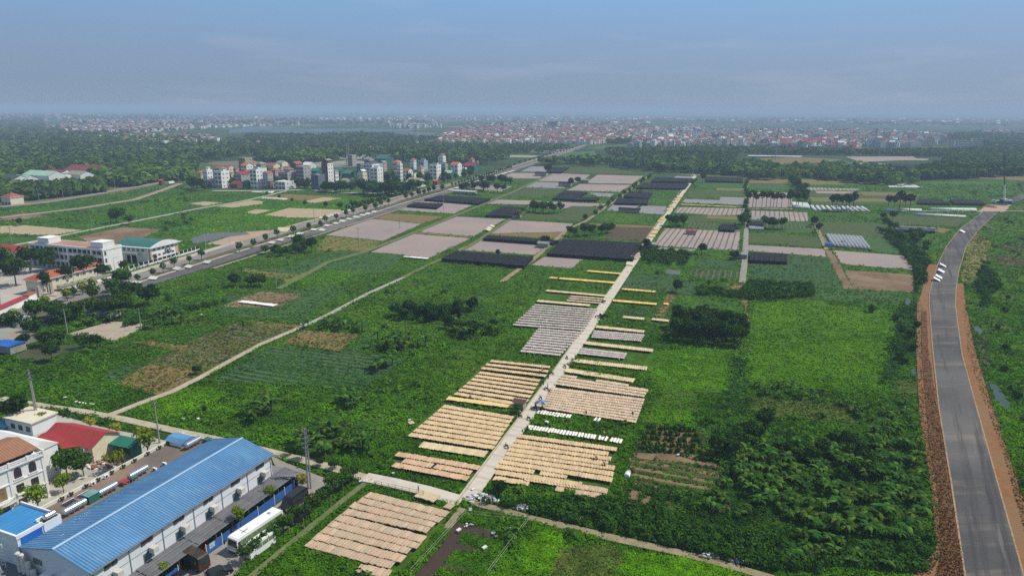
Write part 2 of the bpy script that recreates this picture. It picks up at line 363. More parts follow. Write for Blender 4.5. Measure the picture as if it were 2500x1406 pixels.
F(plas, [(1352, 423), (1441, 427), (1419, 445), (1307, 442)], 0)
F(plas, [(1459, 427), (1571, 430), (1543, 449), (1429, 447)], 0)
F(plas, [(1416, 449.5), (1541, 452), (1514, 469), (1384, 465)], 0)
F(plasG, [(1434, 470), (1500, 473), (1490, 481), (1460, 480)], 0)
F(plas, [(1250, 422), (1329, 424), (1317, 436), (1215, 436)], 0)
F(plasG, [(1297, 407), (1339, 407), (1334, 420), (1270, 419)], 0)
F(olive, [(1389, 408), (1490, 410), (1570, 425), (1460, 425), (1369, 422)], 0)
F(lush, [(1587, 481), (1655, 482), (1640, 498), (1582, 494)], 2)
F(plas, [(1041, 489), (1160, 498), (1109, 522), (970, 513)], 0)
F(plasU, [(1165, 452), (1250, 455), (1225, 468), (1150, 462)], 0)
F(olive, [(1690, 462), (1560, 461), (1550, 466), (1685, 468)], 0)
# --- right of the concrete lane
F(lush, [(1650, 462), (1820, 450), (2480, 440), (2500, 475), (2330, 560), (2240, 640), (2230, 720), (1560, 720), (1500, 690), (1600, 560)], 1)
F(plasU, [(1622, 557), (1807, 566), (1803, 612), (1597, 600)], 0)
F(plasG, [(1585, 602), (1700, 609), (1690, 614), (1580, 608)], 0)
F(oliveU, [(1682, 542), (1757, 546), (1749, 559), (1675, 555)], 0)
F(olive, [(1682, 529), (1730, 527), (1804, 528), (1797, 544), (1678, 541)], 0)
F(drygr, [(1729, 526), (1804, 528), (1800, 536), (1725, 533)], 0)
F(plasU, [(1655, 506), (1819, 509), (1812, 526), (1729, 525), (1645, 519)], 0)
F(plasG, [(1672, 486), (1757, 489), (1759, 481), (1817, 483), (1817, 501), (1665, 495)], 0)
F(olive, [(1682, 467), (1817, 467), (1817, 480.5), (1759, 480), (1672, 485)], 0)
F(drygr, [(1749, 459), (1819, 460), (1819, 466.5), (1749, 465)], 0)
F(cropB, [(1719, 448), (1814, 448), (1817, 458), (1700, 459)], 0)
F(brng, [(1829, 435), (1921, 437), (1926, 449), (1826, 447)], 0)
F(cropB, [(1830, 450), (1926, 450), (1931, 464), (1831, 462)], 0)
F(plas, [(1829, 469), (1933, 471), (1935, 511), (1824, 510)], 0)
F(plasU, [(1824, 514), (1971, 519), (1973, 541), (1911, 539), (1906, 532), (1824, 530)], 0)
F(cropB, [(1921, 541.5), (1978, 544), (1988, 569), (1921, 567)], 0)
F(olive, [(1825, 569), (1923, 574), (1927, 597), (1822, 593)], 0)
F(olive, [(1927, 576), (2000, 580), (2010, 605), (1925, 599)], 0)
F(plas, [(1824, 598), (2013, 608), (2016, 627), (1825, 612)], 0)
F(crop, [(1829, 640), (1925, 619), (2020, 629), (2058, 705), (1832, 692)], 5)
F(soil, [(2012, 610), (2030, 612), (2085, 706), (2062, 705)], 0)
F(plas, [(2033, 611), (2217, 625), (2233, 659), (2057, 645)], 0)
F(lush, [(2057, 647), (2233, 660), (2234, 670), (2062, 658)], 1)
F(soil, [(2062, 660), (2234, 670.5), (2231, 714), (2085, 706)], 0)
F(cropB, [(1970, 702), (2085, 708), (2210, 721), (2195, 746), (1985, 731)], 5)
F(olive, [(1990, 541), (2155, 546), (2189, 580), (2000, 575)], 0)
F(olive, [(2164, 524), (2351, 532), (2343, 552), (2181, 549)], 0)
F(plasG, [(2184, 551), (2283, 556), (2286, 566), (2187, 561)], 0)
F(brng, [(2286, 556), (2320, 560), (2305, 570), (2290, 567)], 0)
F(olive, [(1960, 470), (2235, 468), (2240, 500), (1990, 500)], 0)
F(drygr, [(1975, 482), (2220, 487), (2222, 493), (1985, 492)], 0)
F(plas, [(1990, 466), (2090, 468), (2100, 474), (1995, 472)], 0)
F(brng, [(2100, 468), (2230, 472), (2236, 480), (2108, 477)], 0)
F(plasG, [(1835, 527), (1905, 531), (1908, 538), (1832, 536)], 0)
F(brng, [(2000, 579), (2014, 579), (2034, 607), (2020, 606)], 0)
F(cropB, [(2105, 580), (2186, 584), (2215, 622), (2130, 614)], 0)
F(oliveU, [(1835, 546), (1990, 551), (1994, 560), (1835, 558)], 0)
F(drygr, [(1700, 560), (1806, 562), (1806, 565), (1690, 559)], 0)
F(brng, [(1430, 545), (1600, 552), (1598, 557), (1420, 551)], 0)
F(plasG, [(1650, 430), (1700, 432), (1697, 436), (1645, 434)], 0)
F(lush, [(2220, 498), (2400, 500), (2390, 515), (2240, 512)], 2)
F(plasU, [(1958, 458), (2095, 461), (2098, 466), (1960, 464)], 0)
F(drygr, [(1940, 437), (2140, 440), (2170, 450), (1950, 452)], 0)
F(M('white_film', (.62, .62, .62), (.5, .5, .5), s=.3, stripe=(-20, 3, (.2, .2, .2), .3)), [(2168, 448), (2230, 450), (2252, 458), (2170, 457)], 0)
F(brng, [(2390, 428), (2500, 432), (2500, 441), (2390, 436)], 0)
F(plas, [(2065, 383), (2230, 382), (2240, 390), (2100, 396)], 0); F(plasG, [(2067, 398), (2150, 399), (2240, 412), (2120, 407)], 0)
F(plas, [(2140, 384), (2270, 388), (2260, 392), (2150, 391)], 0); F(plasG, [(2080, 413), (2140, 419), (2145, 425), (2085, 421)], 0)
F(brng, [(1840, 388), (1950, 384), (2060, 390), (2000, 398), (1850, 400)], 0); F(plasG, [(1985, 403), (2045, 405), (2040, 409), (1990, 407)], 0)
F(plas, [(1855, 399), (1915, 400), (1900, 403), (1850, 402)], 0)
F(M('far_white', (.6, .62, .65), (.4, .42, .45), s=.05), [(1826, 379), (1960, 381), (1955, 383), (1826, 381)], 0)
F(M('far_mud', (.30, .2, .15), (.22, .17, .12), s=.03), [(1760, 364), (1860, 366), (1855, 369), (1760, 367)], 0)
# left far water and pale plots
F(M('lake_water', (.11, .14, .16), (.06, .09, .09), s=.012, rough=.6, lo=.42, hi=.55), [(560, 316), (640, 309), (700, 312), (830, 322), (830, 331), (720, 328), (640, 322), (560, 325)], 0, 'lake')
F(MATS['lake_water'], [(600, 318), (800, 314), (1010, 317), (1000, 321), (850, 322), (760, 320)], 0, 'lake'); F(MATS['lake_water'], [(960, 322), (1070, 324), (1060, 330), (965, 328)], 0, 'lake')
F(M('far_pale', (.30, .29, .22), (.24, .25, .17), s=.03), [(780, 395), (900, 396), (890, 400), (780, 399)], 0)
F(MATS['far_pale'], [(1210, 378), (1320, 380), (1300, 385), (1215, 384)], 0)
F(M('far_grassland', (.075, .13, .03), (.05, .10, .025), s=.03), [(1430, 362), (1500, 352), (1760, 356), (1800, 366), (1560, 372)], 0)
F(MATS['far_grassland'], [(1370, 374), (1450, 368), (1460, 386), (1380, 388)], 0)
F(MATS['far_pale'], [(960, 349), (1060, 344), (1400, 350), (1380, 354), (1060, 350)], 0)
F(M('dike_grass', (.14, .13, .05), (.09, .11, .04), s=.05), [(600, 370), (625, 362), (685, 376), (670, 384), (630, 382)], 0)
# --- middle left
F(cropB, [(640, 668), (830, 610), (990, 622), (940, 665), (700, 690)], 5)
F(lime, [(720, 690), (790, 660), (870, 665), (840, 700)], 2)
F(drygr, [(600, 655), (690, 668), (760, 665), (700, 690), (690, 684), (590, 662)], 6)
F(cropB, [(560, 720), (700, 710), (840, 690), (850, 705), (740, 790), (640, 780), (530, 770)], 5)
F(soil, [(540, 748), (630, 712), (740, 718), (680, 750)], 6)
F(brng, [(585, 780), (740, 795), (700, 808), (640, 800)], 6)
F(M('patchy_crop', (.11, .11, .05), (.05, .08, .03), s=.3, stripe=(70, 2.6, (.16, .13, .08), .25)), [(470, 830), (580, 785), (730, 803), (560, 880), (480, 930), (300, 920)], 3)
F(brng, [(320, 835), (360, 832), (470, 845), (440, 858)], 6)
F(brng, [(690, 838), (740, 806), (880, 815), (830, 858)], 6)
F(cropB, [(830, 860), (900, 820), (930, 825), (880, 870)], 5)
F(crop, [(520, 930), (660, 842), (830, 862), (1000, 870), (880, 950), (640, 940)], 5)
F(cropB, [(235, 925), (310, 885), (370, 890), (290, 935)], 5)
F(brng, [(285, 938), (360, 890), (480, 900), (460, 940), (390, 965)], 6)
F(waterG, [(30, 868), (110, 840), (190, 845), (200, 855), (140, 868), (110, 880), (60, 878)], 0, 'pond')
F(lime, [(330, 990), (420, 950), (500, 940), (560, 960), (470, 1010), (380, 1020)], 2)
F(M('gravel_lot', (.40, .34, .27), (.32, .26, .2), s=.3), [(165, 815), (270, 785), (345, 787), (350, 800), (280, 833), (250, 825), (180, 822)], 0)
# --- centre right
F(oliveU, [(1690, 655), (1803, 660), (1803, 685), (1685, 681)], 5)
F(crop, [(1700, 630), (1795, 635), (1790, 655), (1695, 652)], 5)
F(mudw, [(1628, 658), (1665, 660), (1660, 671), (1622, 669)], 0, 'pond')
F(crop, [(1530, 670), (1640, 672), (1700, 690), (1690, 720), (1610, 715), (1505, 705)], 5)
F(crop, [(1490, 745), (1600, 748), (1640, 745), (1630, 790), (1580, 770), (1510, 770)], 1)
F(lush, [(1640, 720), (1810, 722), (1812, 785), (1625, 780)], 5)
F(brng, [(1630, 716), (1648, 718), (1620, 775), (1600, 772)], 6)
F(brng, [(1770, 692), (1815, 694), (1820, 720), (1832, 800), (1826, 800), (1808, 725)], 3)
F(lime, [(1840, 740), (1900, 735), (2190, 755), (2180, 860), (2150, 950), (2080, 960), (1830, 935), (1828, 860)], 2)
F(lime, [(1590, 855), (1790, 850), (1800, 910), (1780, 960), (1600, 950), (1570, 890)], 2)
F(olg, [(1620, 955), (1690, 950), (1700, 1010), (1640, 1040), (1560, 1030)], 2)
F(lime, [(1380, 870), (1590, 905), (1580, 925), (1370, 890)], 1)
F(olg, [(1830, 965), (2090, 990), (2085, 1032), (1830, 1010)], 3)
F(deep, [(2195, 750), (2235, 745), (2240, 850), (2190, 920), (2145, 935), (2170, 860)], 4)
F(deep, [(1785, 870), (1820, 880), (1825, 980), (1810, 1060), (1730, 1070), (1720, 1000), (1780, 950)], 4)
F(soilD, [(1550, 1085), (1600, 1040), (1720, 1050), (1760, 1130), (1900, 1060), (2240, 1080), (2280, 1400), (1850, 1330), (1530, 1230)], 4)
F(soil, [(1540, 1105), (1640, 1108), (1700, 1125), (1745, 1130), (1770, 1145), (1700, 1135), (1560, 1118)], 0)
F(M('garden_beds', (.05, .065, .02), (.10, .07, .04), s=.4, stripe=(70, 3.2, (.20, .13, .07), .42)), [(1535, 1115), (1700, 1135), (1770, 1150), (1740, 1210), (1640, 1200), (1545, 1185)], 5)
F(soil, [(1560, 1090), (1580, 1045), (1700, 1052), (1725, 1108), (1700, 1122), (1640, 1106)], 6)
F(soil, [(1540, 1195), (1570, 1200), (1550, 1235), (1530, 1230)], 0); F(soil, [(1575, 1208), (1600, 1212), (1575, 1245), (1560, 1240)], 0)
F(lime, [(1270, 1320), (1330, 1290), (1390, 1310), (1380, 1400), (1270, 1406)], 2)
F(olg, [(1370, 1340), (1500, 1330), (1530, 1370), (1490, 1406), (1340, 1406)], 3)
F(lime, [(1500, 1406), (1540, 1350), (1680, 1360), (1850, 1400), (1860, 1406)], 2)
F(lush, [(1130, 1240), (1285, 1270), (1235, 1330), (1180, 1406), (1010, 1406), (1090, 1290)], 1)
F(water, [(1110, 1275), (1165, 1285), (1210, 1300), (1205, 1318), (1170, 1307), (1125, 1300), (1120, 1325), (1185, 1345), (1180, 1350), (1110, 1345), (1085, 1380), (1145, 1388), (1140, 1396), (1075, 1390), (1065, 1406), (1010, 1406), (1060, 1350), (1100, 1300)], 0, 'pond')
F(lush, [(740, 1345), (980, 1400), (960, 1440), (600, 1440)], 1)
# --- right of the new road
F(soilD, [(2395, 620), (2420, 622), (2400, 652), (2380, 650)], 3); F(soilD, [(2435, 624), (2500, 630), (2500, 655), (2440, 645)], 3); F(soilD, [(2440, 598), (2500, 605), (2500, 615), (2450, 610)], 3)
F(drygr, [(2360, 560), (2420, 590), (2380, 700), (2350, 690)], 3)
F(waterB, [(2413, 934), (2432, 938), (2452, 965), (2470, 992), (2452, 1000), (2430, 978)], 0, 'ditch_water')
F(waterB, [(2372, 796), (2388, 798), (2402, 812), (2396, 818), (2378, 808)], 0, 'ditch_water')
F(waterG, [(2380, 820), (2412, 826), (2418, 900), (2405, 915), (2390, 870)], 3, 'ditch_water')
F(waterB, [(2222, 902), (2236, 900), (2238, 918), (2224, 918)], 0, 'pond')
F(waterB, [(2210, 728), (2222, 730), (2222, 748), (2208, 745)], 0, 'pond')
F(olg, [(2190, 930), (2240, 930), (2242, 960), (2180, 960)], 3)

# ------------------------------------------------------------------ roads and paths
def strip(name, pts, wid, mat, z, thick=.12, code=0, wpx=None, wob=0.0):
    """ribbon on the ground along photograph points, wid metres wide"""
    W = [Vector((*gp(x, y, z), 0)) for x, y in pts]; Q = []
    for a, b in zip(W, W[1:]):
        n = max(1, int((b-a).length/12))
        for i in range(n): Q.append(a.lerp(b, i/n))
    Q.append(W[-1]); L, R = [], []
    ws = wid if hasattr(wid, '__len__') else (wid, wid)
    for i, q in enumerate(Q):
        d = (Q[min(i+1, len(Q)-1)]-Q[max(i-1, 0)]).normalized(); s = Vector((-d.y, d.x, 0)); h = (ws[0]+(ws[1]-ws[0])*i/len(Q))/2
        L.append(q+s*(h+rnd.uniform(-wob, wob))); R.append(q-s*(h+rnd.uniform(-wob, wob)))
    mb = MB()
    for i in range(len(Q)-1):
        a, b, c, d = L[i], L[i+1], R[i+1], R[i]
        mb.face([(a.x, a.y, z), (d.x, d.y, z), (c.x, c.y, z), (b.x, b.y, z)], mat)
        mb.face([(a.x, a.y, z), (b.x, b.y, z), (b.x, b.y, z-thick), (a.x, a.y, z-thick)], mat)
        mb.face([(c.x, c.y, z), (d.x, d.y, z), (d.x, d.y, z-thick), (c.x, c.y, z-thick)], mat)
    for (x0, y0), (x1, y1) in zip(pts, pts[1:]):                  # keep plants off it
        k0 = FPX*ws[0]*.5/max(60, math.hypot(*gp(x0, y0)))*.95; k1 = FPX*ws[1]*.5/max(60, math.hypot(*gp(x1, y1)))*.95
        ex = y1-y0; ey = -(x1-x0); l = math.hypot(ex, ey); ex /= l; ey /= l; s = .45+.55*abs(ex)
        paint([(x0+ex*k0*s, y0+ey*k0*s), (x1+ex*k1*s, y1+ey*k1*s), (x1-ex*k1*s, y1-ey*k1*s), (x0-ex*k0*s, y0-ey*k0*s)], code)
    return tag(mb.build(name), kind='structure')
lane_c = M('lane_concrete', (.58, .52, .45), (.47, .42, .36), s=.3, c3=(.52, .47, .40), s3=.05, stripe=(72, 5.0, (.31, .29, .26), .03), streak=(72, .5, .09, (.36, .32, .28), .55, .75))
asph = M('old_asphalt', (.22, .205, .195), (.17, .16, .155), s=.2, c3=(.27, .25, .235), s3=.03)
asphD = M('dark_asphalt', (.12, .115, .12), (.09, .088, .093), s=.2, c3=(.17, .16, .16), s3=.03)
pave = M('pavement_tiles', (.42, .33, .28), (.34, .28, .24), s=.4, c3=(.45, .40, .35), s3=.04)
dirt = M('dirt_track', (.30, .24, .16), (.20, .18, .10), s=.4)
trackg = M('grassy_track', (.15, .165, .075), (.09, .13, .045), s=.4)
ditch = M('median_ditch', (.13, .11, .06), (.08, .10, .035), s=.3)
strip('concrete_lane', [(1135, 1222), (1264, 1045), (1378, 888), (1551, 632), (1580, 592), (1640, 508), (1700, 425)], 3.7, lane_c, .45, .3)
strip('concrete_path', [(1128, 1222), (1040, 1196), (955, 1176), (890, 1163)], 3.4, lane_c, .44, .3)
strip('village_path', [(890, 1164), (800, 1137), (700, 1112), (560, 1078), (440, 1053), (300, 1022), (200, 1003), (110, 991), (0, 972)], 2.4, M('dusty_path', (.44, .39, .31), (.33, .29, .2), s=.4), .42, .3)
strip('field_path', [(262, 1014), (300, 1000), (345, 982), (420, 955), (490, 920), (560, 881), (640, 838), (742, 795)], (2.2, 1.8), MATS['dusty_path'], .40, .2)
strip('field_path', [(742, 795), (800, 768), (900, 715), (985, 677)], 1.8, concrete, .41, .3)
strip('farm_track', [(985, 677), (1060, 640), (1110, 620), (1160, 592), (1245, 535), (1290, 515)], 2.5, trackg, .36, .1)
strip('farm_track', [(680, 705), (745, 670), (800, 640), (890, 615), (1000, 572), (1110, 527), (1170, 503), (1250, 470), (1345, 425)], 3.2, trackg, .37, .1)
strip('farm_track', [(1225, 688), (1260, 662), (1300, 635), (1345, 597), (1385, 560), (1430, 540), (1480, 505), (1530, 470), (1580, 432)], 2.6, dirt, .38, .1)
strip('foot_path', [(1132, 1240), (1110, 1265), (1088, 1290)], (2.0, 1.0), dirt, .36, .1)
strip('foot_path', [(892, 1178), (850, 1210), (740, 1300), (620, 1400), (590, 1425)], 1.3, trackg, .37, .1)
strip('earth_path', [(1150, 1226), (1225, 1244), (1300, 1264), (1400, 1289), (1500, 1313), (1650, 1345), (1760, 1372), (1890, 1412)], 1.8, dirt, .36, .1, wob=.2)
strip('field_path', [(1822, 560), (1818, 640), (1812, 690)], 3.0, M('grey_track', (.30, .28, .25), (.2, .2, .15), s=.3), .39, .1)
strip('farm_track', [(1822, 560), (1826, 512), (1822, 470), (1826, 436)], 2.2, dirt, .385, .1)
strip('farm_track', [(2160, 540), (2240, 585), (2262, 640), (2236, 700), (2236, 745)], 1.6, deep, .384, .1)
strip('farm_track', [(1990, 545), (2018, 610)], 2.4, dirt, .39, .1)
strip('field_path', [(0, 605), (120, 582), (200, 565), (330, 540), (480, 510), (600, 490), (700, 466)], 3.4, concrete, .40, .2)
strip('service_road', [(520, 466), (640, 466), (760, 463), (830, 470), (960, 474)], 7, concrete, .42, .2)
# avenue: far carriageway, ditch median with hedge, near carriageway, pavements
strip('avenue', [(-40, 783), (160, 733), (400, 654), (500, 622), (611, 590), (736, 551), (838, 526), (949, 495), (1012, 475), (1074, 458), (1250, 408), (1330, 383), (1431, 354)], 9.5, asph, .46, .3)
strip('pavement', [(128, 722), (278, 681), (400, 644), (500, 614), (587, 588)], 4.5, pave, .52, .3)
strip('pavement', [(587, 587.5), (736, 544), (840, 519), (1000, 472), (1074, 452)], 3.5, sandc, .50, .2)
strip('median', [(-40, 800), (160, 748), (400, 668), (500, 633), (611, 599), (736, 559), (838, 534), (949, 503), (1036, 477), (1250, 413), (1420, 358)], 5.0, ditch, .38, .2)
strip('avenue', [(-20, 812), (100, 778), (330, 699), (500, 649), (681, 591), (808, 556), (887, 533), (974, 505), (1036, 487), (1111, 463), (1250, 418), (1420, 361)], 8.0, asphD, .46, .3)
strip('pavement', [(340, 688), (500, 639), (681, 583), (808, 549), (887, 527), (974, 499), (1074, 470), (1250, 415), (1400, 366)], 1.6, pave, .54, .3)
strip('verge', [(520, 655), (700, 598), (808, 563), (887, 539), (974, 511), (1036, 492)], 2.0, M('pale_verge', (.30, .25, .2), (.2, .19, .12), s=.4), .48, .2)
strip('trunk_road', [(0, 532), (200, 508), (330, 487), (400, 463), (440, 448)], 6.0, M('rough_road', (.32, .27, .21), (.25, .2, .15), s=.1), .6, .4)
strip('trunk_road', [(0, 505), (100, 495), (210, 478), (300, 462), (380, 448), (450, 434)], 9.0, asph, .6, .4)
strip('dike_road', [(620, 366), (655, 368), (690, 378)], 9.0, asph, .6, .3)
# new road on its bank of red earth
RL = [(2366, 1450), (2354, 1390), (2322, 1173), (2293, 1000), (2276, 840), (2269, 744), (2269, 715), (2288, 648), (2311, 600), (2345, 558), (2400, 517)]
RR = [(2510, 1450), (2496, 1390), (2441, 1196), (2386, 1000), (2349, 866), (2332, 744), (2334, 705), (2341, 661), (2359, 600), (2392, 558), (2436, 517)]
def band(name, A, B, mat, z, code=0, paint_=True, thick=.25):
    a = [gp(x, y, z) for x, y in A]; b = [gp(x, y, z) for x, y in B]; mb = MB(); P = [];
    def res(W):
        o = []
        for p, q in zip(W, W[1:]):
            for i in range(8): o.append((p[0]+(q[0]-p[0])*i/8, p[1]+(q[1]-p[1])*i/8))
        return o+[W[-1]]
    a, b = res(a), res(b)
    for i in range(len(a)-1):
        mb.face([(*a[i], z), (*b[i], z), (*b[i+1], z), (*a[i+1], z)], mat)
        for s in (a, b): mb.face([(*s[i], z), (*s[i+1], z), (*s[i+1], z-thick), (*s[i], z-thick)], mat)
    if paint_: paint(A+B[::-1], code)
    return tag(mb.build(name), kind='structure')
redearth = M('red_earth', (.27, .125, .05), (.17, .085, .04), s=.7, c3=(.21, .125, .065), s3=.06, bump=.4)
darkearth = M('tipped_earth', (.12, .062, .030), (.17, .095, .048), s=.9, c3=(.15, .075, .035), s3=.1, bump=.6)
band('earth_verge', [(2215, 1450), (2230, 1400), (2288, 1361), (2276, 1202), (2259, 1101), (2244, 1000), (2237, 856), (2239, 744), (2250, 712), (2264, 645)], [(2367, 1452), (2355, 1392), (2346, 1340), (2322, 1173), (2305, 1070), (2293, 1000), (2276, 840), (2269, 744), (2270, 712), (2288, 646)], redearth, .45)
band('earth_verge', [(2509, 1450), (2495, 1390), (2441, 1196), (2386, 1000), (2349, 866), (2331, 744), (2336, 692)], [(2600, 1450), (2580, 1390), (2493, 1205), (2425, 1000), (2378, 850), (2358, 744), (2352, 692)], redearth, .45)
newasp = M('new_asphalt', (.090, .086, .088), (.068, .066, .068), s=.12, c3=(.125, .12, .118), s3=.03, streak=[(92, .16, .02, (.19, .17, .145), .52, .72), (61, .012, .38, (.052, .050, .054), .50, .64), (61, .03, .9, (.15, .14, .135), .60, .72)])
band('new_road', RL, RR, newasp, .65)
edge = M('sandy_edge', (.38, .29, .20), (.20, .12, .07), s=1.6)
def inset(A, B, f0, f1): return [(a[0]+(b[0]-a[0])*f0, a[1]+(b[1]-a[1])*f0) for a, b in zip(A, B)], [(a[0]+(b[0]-a[0])*f1, a[1]+(b[1]-a[1])*f1) for a, b in zip(A, B)]
band('earth_verge', [(2282, 1450), (2298, 1340), (2290, 1202), (2272, 1101), (2262, 1000), (2250, 856), (2250, 760)], [(2352, 1450), (2338, 1340), (2318, 1202), (2304, 1101), (2288, 1000), (2266, 856), (2262, 760)], darkearth, .60, paint_=False)
_a, _b = inset(RL, RR, -.02, .018); band('road_edge_sand', _a, _b, edge, .67, paint_=False)
_a, _b = inset(RL, RR, .984, 1.018); band('road_edge_sand', _a, _b, edge, .67, paint_=False)
strip('new_road', [(2440, 500), (2465, 492), (2500, 480), (2540, 466)], 9, newasp, .62, .3)
F(sandc, [(2385, 519), (2410, 500), (2470, 500), (2452, 518)], 0)
strip('dirt_road', [(2160, 515), (2400, 515), (2540, 516)], 2.6, M('pale_dirt', (.40, .36, .31), (.3, .28, .22), s=.3), .5, .2)
strip('farm_track', [(2398, 548), (2430, 560), (2500, 565)], 2.2, trackg, .5, .2)
# factory yard
F(M('yard_asphalt', (.27, .25, .225), (.20, .185, .17), s=.25, c3=(.30, .275, .24), s3=.06), [(390, 1450), (505, 1355), (720, 1199), (668, 1130), (660, 1108), (690, 1125), (835, 1182), (820, 1192), (740, 1258), (560, 1415), (540, 1450)], 0)
F(M('village_concrete', (.42, .40, .36), (.34, .32, .28), s=.3), [(60, 1005), (120, 1006), (330, 1058), (440, 1083), (430, 1090), (360, 1120), (250, 1200), (100, 1290), (0, 1330), (0, 1100), (20, 1060), (90, 1050)], 0)
F(deep, [(125, 996), (300, 1033), (440, 1067), (436, 1080), (330, 1058), (120, 1008)], 4)
F(M('school_yard', (.44, .40, .36), (.36, .33, .30), s=.2), [(0, 640), (60, 632), (250, 670), (270, 678), (95, 745), (0, 762)], 0)
F(lush, [(300, 655), (380, 640), (440, 620), (470, 600), (430, 600), (300, 640)], 1)
paint([(0, 1406), (0, 1040), (100, 1050), (260, 1060), (420, 1050), (670, 1110), (725, 1200), (560, 1406)], 0)
paint([(0, 580), (290, 580), (440, 580), (440, 620), (300, 655), (0, 700)], 0)
paint([(470, 465), (480, 390), (1170, 385), (1180, 440), (900, 470)], 0)
# ------------------------------------------------------------------ ground cover (nobody could count it)
def rand_dirs(n, up=.35):
    v = NR.normal(size=(n, 3)); v[:, 2] = np.abs(v[:, 2])+up; return v/np.linalg.norm(v, axis=1)[:, None]
PAL = {1: [(.056, .150, .005), (.044, .120, .005), (.072, .172, .006), (.042, .118, .007)], 2: [(.092, .225, .003), (.080, .20, .003), (.104, .23, .004), (.066, .18, .003)],
       3: [(.095, .125, .02), (.07, .11, .018), (.12, .13, .03), (.05, .09, .014)], 4: [(.030, .082, .008), (.042, .105, .009), (.022, .062, .007), (.055, .12, .010)],
       5: [(.044, .12, .018), (.034, .096, .016), (.062, .14, .02), (.044, .115, .02)], 6: [(.16, .135, .035), (.13, .125, .03), (.10, .12, .02), (.19, .145, .045)]}
def lattice(x, y, sc, seed):
    """smooth value noise"""
    r = np.random.default_rng(seed).random((256, 256)); gx, gy = x*sc, y*sc; ix, iy = np.floor(gx).astype(int), np.floor(gy).astype(int)
    fx, fy = gx-ix, gy-iy; fx = fx*fx*(3-2*fx); fy = fy*fy*(3-2*fy); g = lambda a, b: r[a % 256, b % 256]
    return (g(ix, iy)*(1-fx)+g(ix+1, iy)*fx)*(1-fy)+(g(ix, iy+1)*(1-fx)+g(ix+1, iy+1)*fx)*fy
for q in ([(745, 1330), (890, 1200), (1112, 1240), (985, 1402)], [(958, 1130), (968, 1100), (1178, 1138), (1148, 1172)], [(1020, 1095), (1030, 1075), (1195, 1098), (1185, 1118)], [(990, 1064), (1082, 982), (1260, 1016), (1208, 1100)], [(1090, 975), (1100, 962), (1272, 985), (1262, 1000)], [(1105, 965), (1170, 900), (1325, 925), (1285, 995)],
          [(1170, 902), (1196, 874), (1348, 892), (1336, 922)], [(1250, 795), (1305, 740), (1462, 752), (1370, 872), (1268, 862), (1312, 800)], [(1310, 745), (1334, 705), (1482, 716), (1465, 750)], [(1400, 870), (1430, 830), (1600, 848), (1585, 902)], [(1405, 865), (1420, 848), (1533, 862), (1527, 878)], [(1440, 828), (1456, 794), (1576, 806), (1570, 836)],
          [(1378, 902), (1385, 897), (1552, 924), (1548, 932)], [(1320, 996), (1366, 912), (1585, 950), (1556, 1034)], [(1285, 1045), (1290, 1036), (1524, 1072), (1520, 1084)], [(1305, 1010), (1312, 1000), (1398, 1012), (1396, 1020)], [(1200, 1170), (1266, 1058), (1508, 1094), (1490, 1210), (1355, 1192), (1290, 1180)],
          [(1365, 684), (1366, 674), (1503, 686), (1502, 694)], [(1434, 666), (1434, 657), (1516, 665), (1516, 672)], [(1518, 712), (1518, 700), (1602, 708), (1602, 716)], [(1496, 740), (1497, 729), (1634, 738), (1634, 746)], [(1520, 779), (1521, 768), (1636, 778), (1636, 787)]): paint(q, 0)
def ground_cover(name, n, y0, y1, label, k=3):
    px = NR.uniform(-60, 2560, n); py = NR.uniform(y0, y1, n)
    code = MASK[np.clip((py/2).astype(int), 0, 702), np.clip((px/2).astype(int), 0, 1249)]
    jx, jy = px+NR.normal(size=n)*9, py+NR.normal(size=n)*5; c2 = MASK[np.clip((jy/2).astype(int), 0, 702), np.clip((jx/2).astype(int), 0, 1249)]; code = np.where((code > 0) & (c2 > 0), c2, code)
    x, y = gpn(px, py); d = np.hypot(x, y)
    big = lattice(x, y, .05, 3); mid = lattice(x, y, .22, 4); fine = lattice(x, y, .6, 6)
    row = np.sin((x*math.cos(RAD(70))+y*math.sin(RAD(70))+lattice(x, y, .12, 30)*1.2)*2*math.pi/2.6)
    keep = (code > 0) & (NR.random(n) < .35+.9*mid) & ((code != 5) | (row > .05)) & ((code != 6) | (NR.random(n) < .5))
    x, y, d, code, big, mid, fine = [a[keep] for a in (x, y, d, code, big, mid, fine)]; n = len(x)
    hgt = .06+.8*np.clip(mid*.6+big*.7-.45, 0, 1)*np.where(code == 4, 1.6, np.where((code == 1), 1.0, .2))
    pick = ((big*2.2+mid*1.2+NR.random(n)*.9) % 4).astype(int) % 4
    base = np.array([[PAL[c][i] for i in range(4)] for c in range(1, 7)])[code-1, pick]*((.66+.7*fine)*(.78+.62*lattice(x, y, .09, 12)))[:, None]
    size = (.19+d*.00115)*NR.uniform(.7, 1.3, n)*np.where(code == 4, 1.3, 1.0)
    V, C = [], []
    for j in range(k):
        cen = np.stack([x+NR.normal(size=n)*size*.55, y+NR.normal(size=n)*size*.55, hgt*NR.uniform(.35, 1.0, n)+size*.2+.17], axis=1)
        V.append(leaf_quads(cen, rand_dirs(n, 1.3), size*NR.uniform(.7, 1.2, n))); C.append(base*NR.uniform(.86, 1.18, n)[:, None])
    o = link(name, np_quads(name, np.concatenate(V), np.concatenate(C), LEAF)); return tag(o, label, 'ground cover', kind='stuff')
ground_cover('undergrowth', 230000, 690, 1440, 'leafy green weeds and grass covering the near fields')
ground_cover('undergrowth', 90000, 450, 690, 'green weeds and grass covering the farther fields', 2)

